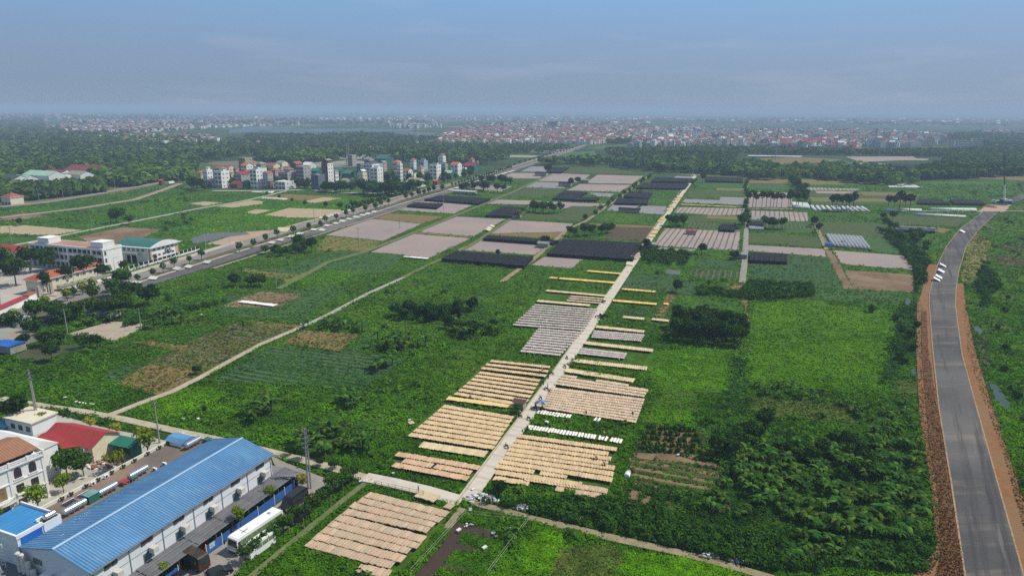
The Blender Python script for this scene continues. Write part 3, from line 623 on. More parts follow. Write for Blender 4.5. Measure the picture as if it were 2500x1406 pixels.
# ------------------------------------------------------------------ trees
GREENS = {'mid': [(.038, .092, .012), (.056, .122, .014)], 'dark': [(.022, .058, .010), (.036, .082, .014)], 'bright': [(.13, .20, .010), (.19, .25, .02)], 'yellow': [(.24, .25, .02), (.32, .30, .04)], 'blue': [(.026, .062, .026), (.036, .08, .034)]}
def crown_mesh(name, pal, n=620, lobes=9, leaf=.085, flat=.8, seed=0):
    """unit crown: radius 1, centre at height 1"""
    rs = np.random.default_rng(seed); L = rs.normal(size=(lobes, 3)); L /= np.linalg.norm(L, axis=1)[:, None]; L *= rs.uniform(.25, .62, (lobes, 1)); L[:, 2] *= flat
    R = rs.uniform(.32, .55, lobes); wsum = (R**2)/np.sum(R**2); lob = rs.choice(lobes, n, p=wsum)
    dr = rs.normal(size=(n, 3)); dr[:, 2] += .25; dr /= np.linalg.norm(dr, axis=1)[:, None]; rad = R[lob]*rs.uniform(.45, 1.08, n)**.6
    cen = L[lob]+dr*rad[:, None]; cen[:, 2] = cen[:, 2]*flat+1
    nr = dr+rs.normal(size=(n, 3))*.55; nr /= np.linalg.norm(nr, axis=1)[:, None]
    a, b = np.array(pal[0]), np.array(pal[1]); lt = rs.random(lobes); t = lt[lob][:, None]
    C = (a*(1-t)+b*t)*rs.uniform(.7, 1.35, (n, 1)); sz = leaf*rs.uniform(.8, 2.0, n)
    return np_quads(name, leaf_quads(cen, nr, sz, 1.25), C, LEAF)
def trunk_mesh(name, top=1.0, r=.05, limbs=5, seed=0):
    rs = random.Random(seed); mb = MB(); mb.tube((0, 0, 0), (.02, 0, top*.6), r, r*.7, bark, 6)
    for i in range(limbs):
        a = 2*math.pi*i/limbs+rs.random(); q = rs.uniform(.25, .5); mb.tube((.02, 0, top*rs.uniform(.42, .6)), (q*math.cos(a), q*math.sin(a), top*rs.uniform(.85, 1.15)), r*.5, r*.15, bark, 5, False)
    return mb.mesh(name)
TREEP = {}
def tree_proto(kind, v):
    k = (kind, v)
    if k not in TREEP:
        TREEP[k] = (crown_mesh('crown', GREENS[kind], 620, 8+v, .10 if kind != 'bright' else .095, .8 if v % 2 else .95, 40+v*7+len(kind)), trunk_mesh('trunk', 1.0, .045, 5, v))
    return TREEP[k]
WORDSIZE = lambda r: 'big' if r > 5 else 'small' if r < 2.2 else ''
def tree(x, y, r, kind, label, group=None, clear=.6, name='tree', v=None, hs=1.0):
    """crown radius r; clear = trunk height below the crown centre in radii"""
    cm, tm = tree_proto(kind, rnd.randrange(4) if v is None else v)
    e = empty(name, (x, y, 0), 0, label, 'tree', group)
    c = link('crown', cm, e, (0, 0, r*(clear-1+.75)), rnd.uniform(0, 6.28)); c.scale = (r, r*rnd.uniform(.88, 1.1), r*hs)
    t = link('trunk', tm, e, (0, 0, 0)); t.scale = (r, r, r*(clear+.75)); return e
# named single trees: (px, py of the foot, crown radius m, kind, label, clear)
SINGLE = [
 (127, 882, 3.3, 'dark', 'round dark tree standing alone at the weedy pond', .5),
 (40, 700, 7.0, 'mid', 'big spreading tree in the school yard with its trunk in the open', .55), (8, 668, 7.0, 'mid', 'big tree at the outer edge of the school yard', .55),
 (75, 668, 6.5, 'dark', 'tree behind the big school yard tree', .5), (122, 662, 6.0, 'mid', 'tree in front of the long white school', .5),
 (205, 690, 5.6, 'dark', 'tall dark tree hiding the gatehouse roof', .8), (165, 702, 4.6, 'dark', 'tree before the gatehouse wall', .9), (118, 716, 4.0, 'dark', 'small dark tree beside the school gate', .9),
 (240, 682, 3.8, 'dark', 'low dark tree against the school end wall', .7), (303, 666, 2.9, 'mid', 'round tree at the corner of the white school', .7), (262, 678, 2.8, 'dark', 'bushy tree behind the white roadside wall', .6),
 (380, 640, 2.4, 'mid', 'small tree by the fence of the green roofed hall', .8), (408, 632, 2.6, 'mid', 'tree on the lawn beside the green roofed hall', .8), (350, 628, 2.2, 'blue', 'pale green tree against the white side of the hall', .8),
 (1262, 1012, 1.5, 'mid', 'small tree beside the brown hut on the concrete lane', .7),
 (1218, 1205, 2.0, 'dark', 'round bush beside the lane above the rubbish heaps', .4),
 (575, 700, 3.6, 'dark', 'dark conical tree alone in the middle left field', .5), (612, 700, 3.2, 'dark', 'low dark tree beside the conical field tree', .4), (640, 700, 3.2, 'mid', 'bushy tree at the end of the group in the field', .4),
 (1650, 715, 3.4, 'dark', 'dark round bush at the corner of the green plot', .4), (1575, 615, 3.6, 'dark', 'tree beside the lane at the bend with the stalls', .7),
 (1712, 622, 3.4, 'dark', 'round tree at the back of the striped bed plot', .5), (1790, 635, 3.0, 'dark', 'dark tree beside the farm shed on the grey track', .5),
 (362, 746, 5.0, 'dark', 'big round dark tree at the end of the roadside thicket', .5), (320, 740, 4.6, 'dark', 'large tree beside the blue tarpaulin', .5), (298, 712, 4.4, 'dark', 'tall tree behind the blue tarpaulin', .6),
 (728, 612, 4.2, 'mid', 'wide tree beside the avenue with bare lower branches', .8), (760, 618, 4.2, 'dark', 'wide tree at the corner of the brown plot', .7),
 (45, 1040, 3.6, 'dark', 'dark tree leaning over the small white house', .7), (20, 1032, 3.0, 'dark', 'dark tree behind the small white house', .7),
 (107, 1043, 1.8, 'bright', 'light green tree beside the utility pole', .8), (222, 1052, 1.7, 'yellow', 'yellow green tree by the village road', .9), (286, 1066, 1.6, 'yellow', 'small yellow tree behind the red roofed school', .9),
 (345, 1075, 1.5, 'yellow', 'yellow green tree beside the utility pole by the yard', 1.0),
 (363, 1120, 3.0, 'bright', 'big light green tree above the dark terrace', .95), (288, 1150, 2.6, 'bright', 'light green tree with orange blossom beside the scrap yard', .7),
 (165, 1168, 3.4, 'mid', 'dark leafy tree between the villa and the red roof', .6), (205, 1165, 2.8, 'mid', 'leafy tree in front of the red carport', .6), (135, 1140, 2.6, 'mid', 'tree at the villa end wall', .7),
 (156, 1205, 2.0, 'bright', 'light green tree by the cream gate post', .7), (95, 1250, 2.6, 'bright', 'light green tree in front of the white villa', .75), (0, 1275, 2.0, 'bright', 'light green tree at the villa forecourt', .7),
 (738, 1190, 1.5, 'yellow', 'thin yellow tree at the end of the canopy', .7),
 (590, 1300, 1.75, 'bright', 'round light green tree rising through the canopy beside the white coach', 1.7), (661, 1232, 1.35, 'bright', 'small light green tree above the blue fence by the black van', 1.6),
 (403, 1420, 1.3, 'bright', 'light green treetop beside the dark minibus', 1.5),
 (286, 545, 6.0, 'mid', 'broad leafy tree beside the field road', .4), (50, 552, 3.0, 'dark', 'lone dark bush by the far sand plots', .4), (315, 550, 4.0, 'mid', 'low leafy tree touching the broad one', .4),
 (480, 915, 1.6, 'dark', 'dark round bush beside the field path', .3),
 (30, 812, 3.8, 'mid', 'leafy tree above the tin roofs at the pond', .6), (88, 832, 4.2, 'dark', 'dark bushy tree beside the gravel lot entrance', .5), (112, 845, 3.2, 'dark', 'dark tree on the pond bank', .4), (150, 840, 3.0, 'mid', 'tree between the pond and the gravel lot', .4),
 (205, 852, 3.0, 'mid', 'round tree below the gravel lot', .4), (238, 850, 2.8, 'dark', 'dark tree below the gravel lot', .4), (60, 850, 2.6, 'dark', 'dark shrub behind the weedy pond', .4),
 (2178, 540, 4.0, 'dark', 'dark tree at the corner of the olive plots by the ditch', .6), (2155, 536, 3.0, 'dark', 'small dark tree beside the grey track', .5), (1265, 535, 3.8, 'bright', 'light green tree beside the farm shed at the black net', .6),
 (1338, 428, 6.5, 'dark', 'dark tree at the corner of the far mulched plots', .5), (1410, 452, 5.0, 'dark', 'dark tree between the far mulched plots', .5), (1392, 457, 5.0, 'dark', 'second dark tree beside the far farm track', .5),
 (1715, 446, 5.2, 'dark', 'dark tree where the lane ends', .6), (1607, 424, 6.5, 'dark', 'dark tree beyond the black net plots', .5), (1620, 424, 6.0, 'mid', 'round tree beside the far dark net', .5),
 (1700, 430, 3.5, 'dark', 'small tree at the far end of the lane', .5), (1830, 432, 5.0, 'dark', 'dark tree at the far corner of the brown plot', .5),
 (1215, 622, 1.5, 'dark', 'small dark tree beside the green track', .4), (1330, 600, 3.4, 'dark', 'dark tree on the edge of the shade net by the track', .5), (500, 1005, .9, 'dark', 'little dark shrub by the farm path', .4),
]
TN = 0
SPECS = []
for (px, py, r, k, lab, cl) in SINGLE:
    x, y = gp(px, py); SPECS.append((r*1.3/math.hypot(x, y), x, y, r, k, lab, None, cl))
# rows and groves: (points, n, radius, kind, clear, phrase, group)
def along(pts, n, jit=0.0):
    W = [Vector(gp(*p)) for p in pts]; ls = [(b-a).length for a, b in zip(W, W[1:])]; T = sum(ls); o = []
    for i in range(n):
        t = (i+.5)/n*T; k = 0
        while k < len(ls)-1 and t > ls[k]: t -= ls[k]; k += 1
        p = W[k].lerp(W[k+1], t/ls[k]); o.append((p.x+rnd.uniform(-jit, jit), p.y+rnd.uniform(-jit, jit)))
    return o
ROWS = [
 ([(20, 800), (80, 778), (123, 752)], 4, 1.7, 'bright', 1.5, 'street tree from the near end of the avenue median', 0),
 ([(158, 742), (184, 727), (215, 718), (240, 710)], 4, 1.9, 'bright', 1.3, 'street tree on the median opposite the school gate', 0),
 ([(317, 700), (370, 683), (388, 674), (416, 660), (478, 643), (505, 632)], 6, 1.8, 'mid', 1.5, 'street tree on the median opposite the green hall', 0),
 ([(565, 625), (610, 610), (680, 582), (690, 580), (755, 565), (775, 562), (795, 548), (845, 533), (858, 526), (880, 524), (905, 516), (915, 516), (935, 506), (945, 504), (958, 500)], 15, 2.0, 'mid', 1.3, 'street tree on the median beside the white drying boards', 0),
 ([(985, 492), (1000, 487), (1020, 483), (1050, 474), (1062, 470), (1075, 470), (1090, 468)], 7, 2.4, 'dark', 1.2, 'street tree on the median near the second village', 0),
 ([(1100, 460), (1250, 414)], 24, 1.7, 'mid', 1.5, 'small street tree on the far median past the village', 0),
 ([(1250, 409), (1400, 366)], 16, 2.0, 'mid', 1.4, 'small street tree on the farthest stretch of avenue', 0),
 ([(640, 475), (750, 505), (760, 510)], 4, 1.8, 'mid', .9, 'small tree on the sandy strip beyond the avenue', 1),
 ([(590, 1385), (640, 1345), (670, 1322), (700, 1300), (730, 1275), (760, 1250), (790, 1228), (815, 1208), (850, 1185), (880, 1165)], 15, 1.75, 'mid', .75, 'leafy tree in the planted row beside the factory drive', .35),
 ([(700, 1105), (760, 1130), (840, 1155)], 4, 1.6, 'dark', .5, 'bush beside the village path behind the factory', 1),
 ([(1640, 828), (1700, 835), (1760, 842), (1815, 848)], 10, 3.3, 'dark', .95, 'tree in the front line of the dark rectangular grove', .4),
 ([(1645, 818), (1720, 822), (1820, 834)], 10, 3.4, 'dark', .95, 'tree in the second line of the dark rectangular grove', .6),
 ([(1650, 806), (1720, 810), (1818, 820)], 9, 3.4, 'dark', .95, 'tree in the third line of the dark rectangular grove', .6),
 ([(1645, 797), (1720, 800), (1812, 808)], 8, 3.4, 'dark', .95, 'tree in the back line of the dark rectangular grove', .6),
 ([(1820, 505), (1845, 508), (1862, 507), (1880, 508), (1900, 506), (1925, 508), (1940, 507), (1960, 505)], 14, 3.0, 'dark', 2.6, 'tall bare trunked tree in the line across the mulched plots', 1),
 ([(2025, 514), (2045, 517), (2075, 517), (2085, 515)], 6, 3.4, 'dark', 2.3, 'tall tree with bare trunk by the white tunnels', 1.5),
 ([(2165, 515), (2180, 516), (2210, 516), (2225, 518)], 5, 3.6, 'dark', 2.3, 'tall tree with bare trunk beside the pale dirt road', 1.5),
 ([(1635, 550), (1650, 556), (1675, 550)], 5, 4.0, 'dark', .7, 'dark tree in the clump beside the tilted yellow boards', 2),
 ([(1805, 560), (1812, 555), (1820, 545)], 4, 3.6, 'mid', .9, 'tree in the clump at the end of the dark net plot', 1.5),
 ([(1868, 556), (1885, 560), (1910, 560)], 6, 3.8, 'mid', .7, 'tree in the clump behind the grey tunnels', 2),
 ([(1985, 545), (1995, 560), (1990, 572)], 4, 3.2, 'dark', .6, 'tree at the edge of the olive plots', 2),
 ([(2185, 580), (2210, 590), (2235, 585), (2250, 580)], 7, 2.8, 'mid', .5, 'bushy tree in the thicket beside the bend of the new road', 3),
 ([(1388, 575), (1410, 580), (1440, 576), (1480, 572), (1492, 566)], 9, 3.6, 'mid', .6, 'bushy tree in the clump at the dark soil plot', 2.5),
 ([(1290, 515), (1310, 520), (1345, 521), (1370, 518)], 8, 4.2, 'mid', .6, 'leafy tree in the orchard beside the olive field', 2.5),
 ([(1120, 470), (1160, 462), (1200, 470), (1235, 475)], 9, 4.2, 'dark', .6, 'dark tree in the hedge behind the dark net field', 4),
 ([(1172, 446), (1200, 446), (1250, 450)], 6, 4.0, 'dark', .5, 'dark tree in the hedge before the small beds', 2),
 ([(780, 465), (810, 470), (835, 472), (850, 468)], 13, 5.5, 'dark', .38, 'dark tree in the clump before the brick fronted house', 6),
 ([(500, 463), (560, 455), (640, 452), (720, 450), (800, 446)], 18, 3.6, 'mid', .6, 'tree between the houses of the first village', 14),
 ([(860, 430), (940, 438), (1000, 446), (1060, 440), (1120, 428), (1170, 418)], 22, 4.2, 'dark', .5, 'tree between the houses of the second village', 14),
 ([(1822, 556), (1826, 512), (1822, 470), (1826, 440)], 14, 2.4, 'mid', .5, 'small tree along the track between the net plots', 2),
 ([(2160, 545), (2240, 590), (2262, 640), (2238, 700)], 16, 2.2, 'mid', .4, 'small tree along the winding drain before the new road', 3),
 ([(1425, 545), (1480, 508), (1530, 472), (1590, 430)], 14, 2.2, 'mid', .4, 'small tree along the dirt track between far plots', 2),
 ([(892, 474), (920, 476), (950, 478), (985, 472)], 26, 6.5, 'dark', .38, 'big dark tree in the grove before the second village', 9),
 ([(455, 462), (470, 462), (490, 467)], 6, 6.0, 'dark', .55, 'dark tree at the end of the first village by the trunk road', 4),
 ([(725, 460), (740, 462), (760, 458)], 4, 4.0, 'dark', .6, 'tree between the unfinished house and the glass house', 2),
 ([(800, 508), (850, 512), (900, 500), (930, 490)], 14, 2.4, 'mid', .6, 'small tree in the nursery strip beside the avenue', 5),
 ([(1000, 460), (1030, 466), (1045, 462)], 4, 4.4, 'mid', .7, 'roadside tree in front of the second village', 2),
 ([(1080, 448), (1120, 438), (1160, 428)], 6, 4.0, 'mid', .6, 'roadside tree before the orange roofed block', 3),
 ([(970, 770), (1010, 775), (1060, 778), (1110, 770), (1130, 755)], 14, 3.0, 'dark', .35, 'dark tree in the thicket of the middle field', 5),
 ([(1100, 800), (1145, 815), (1200, 805)], 6, 2.6, 'dark', .35, 'dark tree among the bananas of the middle field', 3),
 ([(640, 622), (700, 625), (740, 610), (760, 605)], 10, 3.0, 'mid', .4, 'bushy tree in the thicket beside the avenue', 3),
 ([(90, 780), (160, 790), (230, 775), (300, 765), (280, 730), (220, 735)], 18, 4.2, 'mid', .45, 'tree in the thicket around the blue tarpaulin', 4),
 ([(1750, 1130), (1790, 1090), (1850, 1080), (1840, 1040)], 7, 2.6, 'dark', .5, 'dark tree at the garden end of the plantation', 2.5),
 ([(1830, 1150), (1900, 1130), (2000, 1120), (2080, 1090), (2150, 1150), (2050, 1190)], 14, 2.3, 'dark', .45, 'dark tree inside the banana plantation', 3),
 ([(2120, 760), (2220, 790), (2215, 850), (2180, 900)], 8, 1.6, 'dark', .3, 'dark shrub along the drain before the new road', 3),
 ([(2420, 640), (2450, 760), (2440, 860), (2470, 930), (2490, 1030)], 9, 1.3, 'mid', .3, 'shrub on the bank beyond the new road', 4),
 ([(1930, 445), (1950, 470), (1965, 498)], 12, 5.0, 'mid', .6, 'tree in the broad green line beside the far plots', 4),
]
for pts, n, r, k, cl, ph, jit in ROWS:
    P = along(pts, n, jit)
    for i, (x, y) in enumerate(P):
        SPECS.append((r/math.hypot(x, y), x, y, r*rnd.uniform(.82, 1.15), k if rnd.random() < .8 else 'mid', ordw(i+1)+' '+ph, ph.replace('tree ', 'trees ', 1), cl))
SPECS.sort(key=lambda t: -t[0]); VV, CC = [], []
for i, (q, x, y, r, k, lab, g, cl) in enumerate(SPECS):
    if i < 296: tree(x, y, r, k, lab, g, cl); continue
    m = 90; dr = NR.normal(size=(m, 3)); dr /= np.linalg.norm(dr, axis=1)[:, None]; cen = np.array([x, y, r*(cl+.75)])+dr*r*NR.uniform(.5, 1.0, (m, 1)); a = np.array(GREENS[k][0]); VV.append(leaf_quads(cen, dr, r*NR.uniform(.3, .55, m))); CC.append(a*NR.uniform(.8, 1.5, (m, 1)))
    zt = r*cl; w = r*.07; VV.append(np.array([(x-w, y, 0), (x+w, y, 0), (x+w, y, zt), (x-w, y, zt), (x, y-w, 0), (x, y+w, 0), (x, y+w, zt), (x, y-w, zt)])); CC.append(np.array([(.08, .06, .04)]*2))
tag(link('distant_trees', np_quads('distant_trees', np.concatenate(VV), np.concatenate(CC), LEAF)), 'far street trees and hedgerow trees past the nearest three hundred', 'trees', kind='stuff')

# ------------------------------------------------------------------ banana plants
def banana_mesh(seed):
    rs = np.random.default_rng(seed); V, C = [], []
    n = 9
    for i in range(n):
        a = 2.4*i+rs.uniform(-.3, .3); L = rs.uniform(1.3, 2.1); el = rs.uniform(.55, 1.35); wd = rs.uniform(.22, .34)
        p = np.array([0, 0, 1.9]); dh = np.array([math.cos(a), math.sin(a), 0]); sd = np.array([-math.sin(a), math.cos(a), 0])
        col = np.array([(.042, .105, .016), (.03, .082, .014), (.10, .17, .025)][rs.integers(3)])*rs.uniform(.8, 1.2)
        for s in range(4):
            q = p+(dh*math.cos(el)+np.array([0, 0, math.sin(el)]))*L/4; w0 = wd*(.4, 1, 1, .7)[s]; w1 = wd*(1, 1, .7, .12)[s]; dn = np.array([0, 0, -.3])
            V += [p, q, q+(sd+dn)*w1, p+(sd+dn)*w0, q, p, p-(sd-dn)*w0, q-(sd-dn)*w1]; C += [col*1.08, col*.95]; p = q; el -= rs.uniform(.45, .75)
    return np_quads('leaves', np.array(V), np.array(C), LEAF)
bstem = MB(); bstem.tube((0, 0, 0), (.05, 0, 2.0), .14, .09, M('banana_stem', (.10, .11, .05), (.07, .06, .03), s=2), 6); BST = bstem.mesh('stem'); BLV = [banana_mesh(s) for s in range(9)]
def banana(x, y, s, label, group):
    e = empty('banana_plant', (x, y, 0), rnd.uniform(0, 6.28), label, 'banana plant', group)
    link('leaves', rnd.choice(BLV), e); link('stem', BST, e); e.scale = (s*1.15, s*1.15, s); return e
def inside(px, py, poly):
    c = False
    for (x0, y0), (x1, y1) in zip(poly, poly[1:]+poly[:1]):
        if (y0 > py) != (y1 > py) and px < x0+(py-y0)*(x1-x0)/(y1-y0): c = not c
    return c
GROVES = [
 ([(1790, 1130), (1870, 1090), (2100, 1085), (2235, 1080), (2270, 1250), (2200, 1330), (1990, 1300), (1900, 1260), (1830, 1240)], 150, 1.05, 'the big plantation beside the new road'),
 ([(1830, 935), (1950, 945), (2075, 985), (2060, 1000), (1930, 980), (1832, 962)], 26, .8, 'the strip across the bright meadow'),
 ([(2080, 1000), (2235, 985), (2240, 1070), (2120, 1070)], 24, .9, 'the grove above the big plantation'),
 ([(700, 1095), (790, 1040), (930, 1060), (900, 1110), (770, 1120)], 26, 1.2, 'the grove behind the twin utility pole'),
 ([(585, 1030), (640, 975), (680, 1000), (620, 1040)], 9, 1.3, 'the clump in the green field'), ([(805, 1005), (850, 970), (900, 990), (850, 1012)], 7, 1.3, 'the small clump in the middle field'),
 ([(905, 910), (950, 870), (985, 880), (930, 920)], 6, 1.4, 'the clump below the wide banana bed'), ([(890, 855), (920, 825), (1055, 815), (1040, 850), (960, 866)], 20, 1.3, 'the wide banana bed in the middle field'),
 ([(1095, 810), (1110, 785), (1240, 795), (1215, 825), (1130, 830)], 18, 1.3, 'the banana bed beside the grey racks'), ([(745, 800), (790, 785), (910, 800), (900, 815), (790, 808)], 12, 1.3, 'the bananas at the path bend'),
 ([(160, 770), (250, 745), (330, 780), (200, 800)], 14, 1.4, 'the thicket beside the gravel lot'), ([(350, 800), (380, 770), (450, 765), (460, 785), (380, 805)], 12, 1.3, 'the bananas at the gravel lot corner'),
 ([(1700, 1240), (1760, 1180), (1830, 1260), (1790, 1300)], 10, .9, 'the edge of the vegetable garden'), ([(1860, 1330), (2000, 1310), (2200, 1370), (2180, 1400), (1900, 1370)], 18, .8, 'the sparse rows below the plantation'),
 ([(1840, 705), (1980, 705), (1985, 730), (1850, 735)], 10, 1.0, 'the strip behind the bright meadow'),
]
for poly, n, s, where in GROVES:
    P = []; k = 0; xs = [p[0] for p in poly]; ys = [p[1] for p in poly]
    while len(P) < n and k < 20000:
        k += 1; q = (rnd.uniform(min(xs), max(xs)), rnd.uniform(min(ys), max(ys)))
        if inside(*q, poly):
            g = gp(*q)
            if all(math.hypot(g[0]-h[0], g[1]-h[1]) > (1.5 if n > 40 else 1.1)*s for h in P): P.append(g)
    P.sort(key=lambda g: g[1]); per = max(4, int(math.sqrt(len(P)*1.6))); t = 0
    for r0 in range(0, len(P), per):
        t += 1
        for i, g in enumerate(sorted(P[r0:r0+per])):
            banana(g[0], g[1], s*rnd.uniform(.8, 1.25), '%s banana plant from left, %s line back, %s' % (ordw(i+1), ordw(t), where), 'banana plants in '+where)

# ------------------------------------------------------------------ far woods that read as one mass
def far_wood(name, polys, n, label, size, per=16, pal=((.030, .064, .012), (.095, .145, .024)), grow=.0011, lf=1.0):
    V, C = [], []
    for poly, share in polys:
        m = int(n*share); xs = [p[0] for p in poly]; ys = [p[1] for p in poly]; P = []
        while len(P) < m:
            q = (rnd.uniform(min(xs), max(xs)), rnd.uniform(min(ys), max(ys)))
            if inside(*q, poly): P.append(q)
        P = np.array(P); x, y = gpn(P[:, 0], P[:, 1]); d = np.hypot(x, y)
        cl = lattice(x, y, .012, 9); big = lattice(x, y, .0045, 17); k = (cl+NR.random(m)*.5 > .38) & (big+NR.random(m)*.2 > .43 if lf == 1.0 else True); x0_, y0_ = x, y; x, y, d = x[k], y[k], d[k]; m = len(x)
        R = size*NR.uniform(.7, 1.35, m)*(1+d*grow*.5); a, b = np.array(pal[0]), np.array(pal[1]); t = NR.random((m, 1)); base = (a*(1-t)+b*t)*(.7+.75*lattice(x, y, .007, 19))[:, None] if lf == 1.0 else a*(1-t)+b*t
        for j in range(per):
            dr = NR.normal(size=(m, 3)); dr[:, 2] = np.abs(dr[:, 2])*.9; dr /= np.linalg.norm(dr, axis=1)[:, None]
            cen = np.stack([x, y, R*.75], axis=1)+dr*R[:, None]*NR.uniform(.65, 1.0, (m, 1)); nr = dr+NR.normal(size=(m, 3))*.3; nr /= np.linalg.norm(nr, axis=1)[:, None]
            V.append(leaf_quads(cen, nr, R*lf*NR.uniform(.6, 1.0, m))); C.append(base*NR.uniform(.75, 1.3, (m, 1)))
    o = link(name, np_quads(name, np.concatenate(V), np.concatenate(C), LEAF)); return tag(o, label, 'woodland', kind='stuff')
far_wood('woodland', [
 ([(0, 478), (0, 340), (220, 335), (560, 350), (620, 375), (480, 400), (470, 440), (400, 445), (250, 460), (200, 420), (100, 428)], .42),
 ([(620, 378), (700, 380), (1000, 372), (1240, 388), (1180, 402), (1060, 398), (860, 392), (700, 400), (640, 396)], .20),
 ([(270, 455), (280, 428), (410, 430), (330, 458)], .05), ([(0, 468), (120, 470), (240, 455), (260, 470), (40, 494), (0, 492)], .07),
 ([(1380, 398), (1620, 395), (1850, 408), (1910, 425), (1820, 430), (1600, 420), (1470, 408), (1340, 404), (1310, 402)], .14),
 ([(1820, 430), (1960, 415), (2080, 415), (2230, 430), (2240, 455), (2100, 450), (1960, 435), (1850, 442)], .05),
 ([(2240, 425), (2320, 410), (2500, 400), (2500, 430), (2380, 436), (2250, 440)], .07)], 9000,
 'dark tree cover and orchards filling the middle distance', 3.6, 14)
far_wood('woodland', [
 ([(0, 330), (0, 300), (100, 298), (110, 318), (215, 330), (210, 345), (0, 345)], .12), ([(560, 362), (620, 345), (960, 352), (1400, 362), (1340, 376), (1200, 378), (700, 382)], .20),
 ([(540, 345), (620, 335), (900, 330), (1080, 342), (960, 352), (620, 350)], .10), ([(1480, 352), (1520, 318), (1560, 350), (1500, 355)], .02),
 ([(1480, 372), (1820, 366), (2100, 376), (2380, 372), (2310, 384), (2050, 380), (1800, 378), (1780, 400), (1500, 388)], .20), ([(2300, 405), (2320, 380), (2400, 368), (2500, 362), (2500, 402)], .10),
 ([(2250, 345), (2330, 330), (2500, 325), (2500, 365), (2400, 360), (2300, 352)], .06), ([(540, 308), (1080, 305), (1060, 300), (700, 292), (560, 300)], .04), ([(1080, 350), (1150, 308), (1300, 298), (1560, 303), (1640, 318), (1530, 345)], .10), ([(1545, 368), (1545, 335), (1640, 312), (2100, 322), (2130, 345), (2090, 372)], .08), ([(100, 320), (205, 296), (500, 296), (700, 302), (330, 330), (210, 355)], .05), ([(1500, 300), (2500, 312), (2500, 294), (1700, 290), (1500, 290)], .07), ([(0, 296), (600, 292), (600, 284), (0, 284)], .05)], 9500,
 'distant belts of trees between the towns', 3.4, 10, ((.030, .064, .014), (.085, .135, .028)), .0007)
def bushes(n, y0, y1, name, label):
    px = NR.uniform(-20, 2520, n); py = NR.uniform(y0, y1, n); code = MASK[np.clip((py/2).astype(int), 0, 702), np.clip((px/2).astype(int), 0, 1249)]; x, y = gpn(px, py)
    mk = lambda dx, dy: MASK[np.clip(((py+dy)/2).astype(int), 0, 702), np.clip(((px+dx)/2).astype(int), 0, 1249)] > 0
    keep = mk(-14, 0) & mk(14, 0) & mk(0, 14) & mk(0, -9) & mk(12, 12) & mk(-12, 12) & ((code == 1) | (code == 4) | (code == 3)) & (lattice(x, y, .035, 21) > .52); x, y = x[keep], y[keep]; m = len(x); R = NR.uniform(.35, 1.25, m)**1.3*(1+np.hypot(x, y)*.0012); a, b = np.array((.026, .068, .010)), np.array((.08, .16, .014)); t = NR.random((m, 1)); base = a*(1-t)+b*t; V, C = [], []
    for j in range(34):
        dr = NR.normal(size=(m, 3)); dr[:, 2] = np.abs(dr[:, 2]); dr /= np.linalg.norm(dr, axis=1)[:, None]; cen = np.stack([x, y, R*.3], axis=1)+dr*(R*np.array([[1.15], [1.15], [.9]])).T*NR.uniform(.55, 1.0, (m, 1)); nr = dr+NR.normal(size=(m, 3))*.35; nr[:, 2] += .3; nr /= np.linalg.norm(nr, axis=1)[:, None]
        V.append(leaf_quads(cen, nr, R*NR.uniform(.3, .55, m))); C.append(base*NR.uniform(.75, 1.35, (m, 1)))
    tag(link(name, np_quads(name, np.concatenate(V), np.concatenate(C), LEAF)), label, 'bushes', kind='stuff')
gsh = crown_mesh('garden_shrub', GREENS['mid'], 110, 4, .26, .8, 77); gi = 0
for rr, (ya, yb) in enumerate([(1048, 1056), (1060, 1069), (1073, 1083), (1086, 1097), (1098, 1111)]):
    for cc, (x, y) in enumerate(along([(1575-rr*4, ya), (1705+rr*4, yb)], 9, .25)):
        o = link('garden_shrub', gsh, None, (x, y, -.35)); s_ = rnd.uniform(.8, 1.15); o.scale = (s_, s_, s_*1.1); o.rotation_euler = (0, 0, rnd.uniform(0, 6)); tag(o, '%s leafy shrub from the left, %s planted row back, garden beside the broad orange plot' % (ordw(cc+1), ordw(5-rr)), 'shrub', 'shrubs in the garden rows')
bushes(2600, 640, 1420, 'low_bushes', 'low rounded weeds and bushes dotted over the near fields'); bushes(1500, 440, 640, 'low_bushes', 'low bushes dotted over the farther fields')
def clods(poly, n, cols, smin, smax, name, label, z=.5):
    xs = [p[0] for p in poly]; ys = [p[1] for p in poly]; P = []
    while len(P) < n:
        q = (rnd.uniform(min(xs), max(xs)), rnd.uniform(min(ys), max(ys)))
        if inside(*q, poly): P.append(q)
    P = np.array(P); x, y = gpn(P[:, 0], P[:, 1]); V, C = [], []
    for j in range(2): V.append(leaf_quads(np.stack([x, y, z+NR.uniform(.03, .22, n)], axis=1), rand_dirs(n, .8), NR.uniform(smin, smax, n))); C.append(np.array(cols)[NR.integers(0, len(cols), n)]*NR.uniform(.7, 1.3, (n, 1)))
    tag(link(name, np_quads(name, np.concatenate(V), np.concatenate(C), FARM0)), label, 'earth clods', kind='stuff')
FARM0 = leaf_mat('clod', 0.0)
clods([(2282, 1420), (2298, 1340), (2288, 1202), (2270, 1101), (2258, 1000), (2247, 856), (2249, 750), (2262, 760), (2266, 856), (2289, 1000), (2306, 1101), (2320, 1202), (2342, 1340), (2354, 1420)], 3200, [(.17, .072, .03), (.20, .10, .042), (.10, .05, .02), (.25, .14, .065)], .12, .34, 'earth_clods', 'dark tipped earth clods along the inner side of the new road', .62)
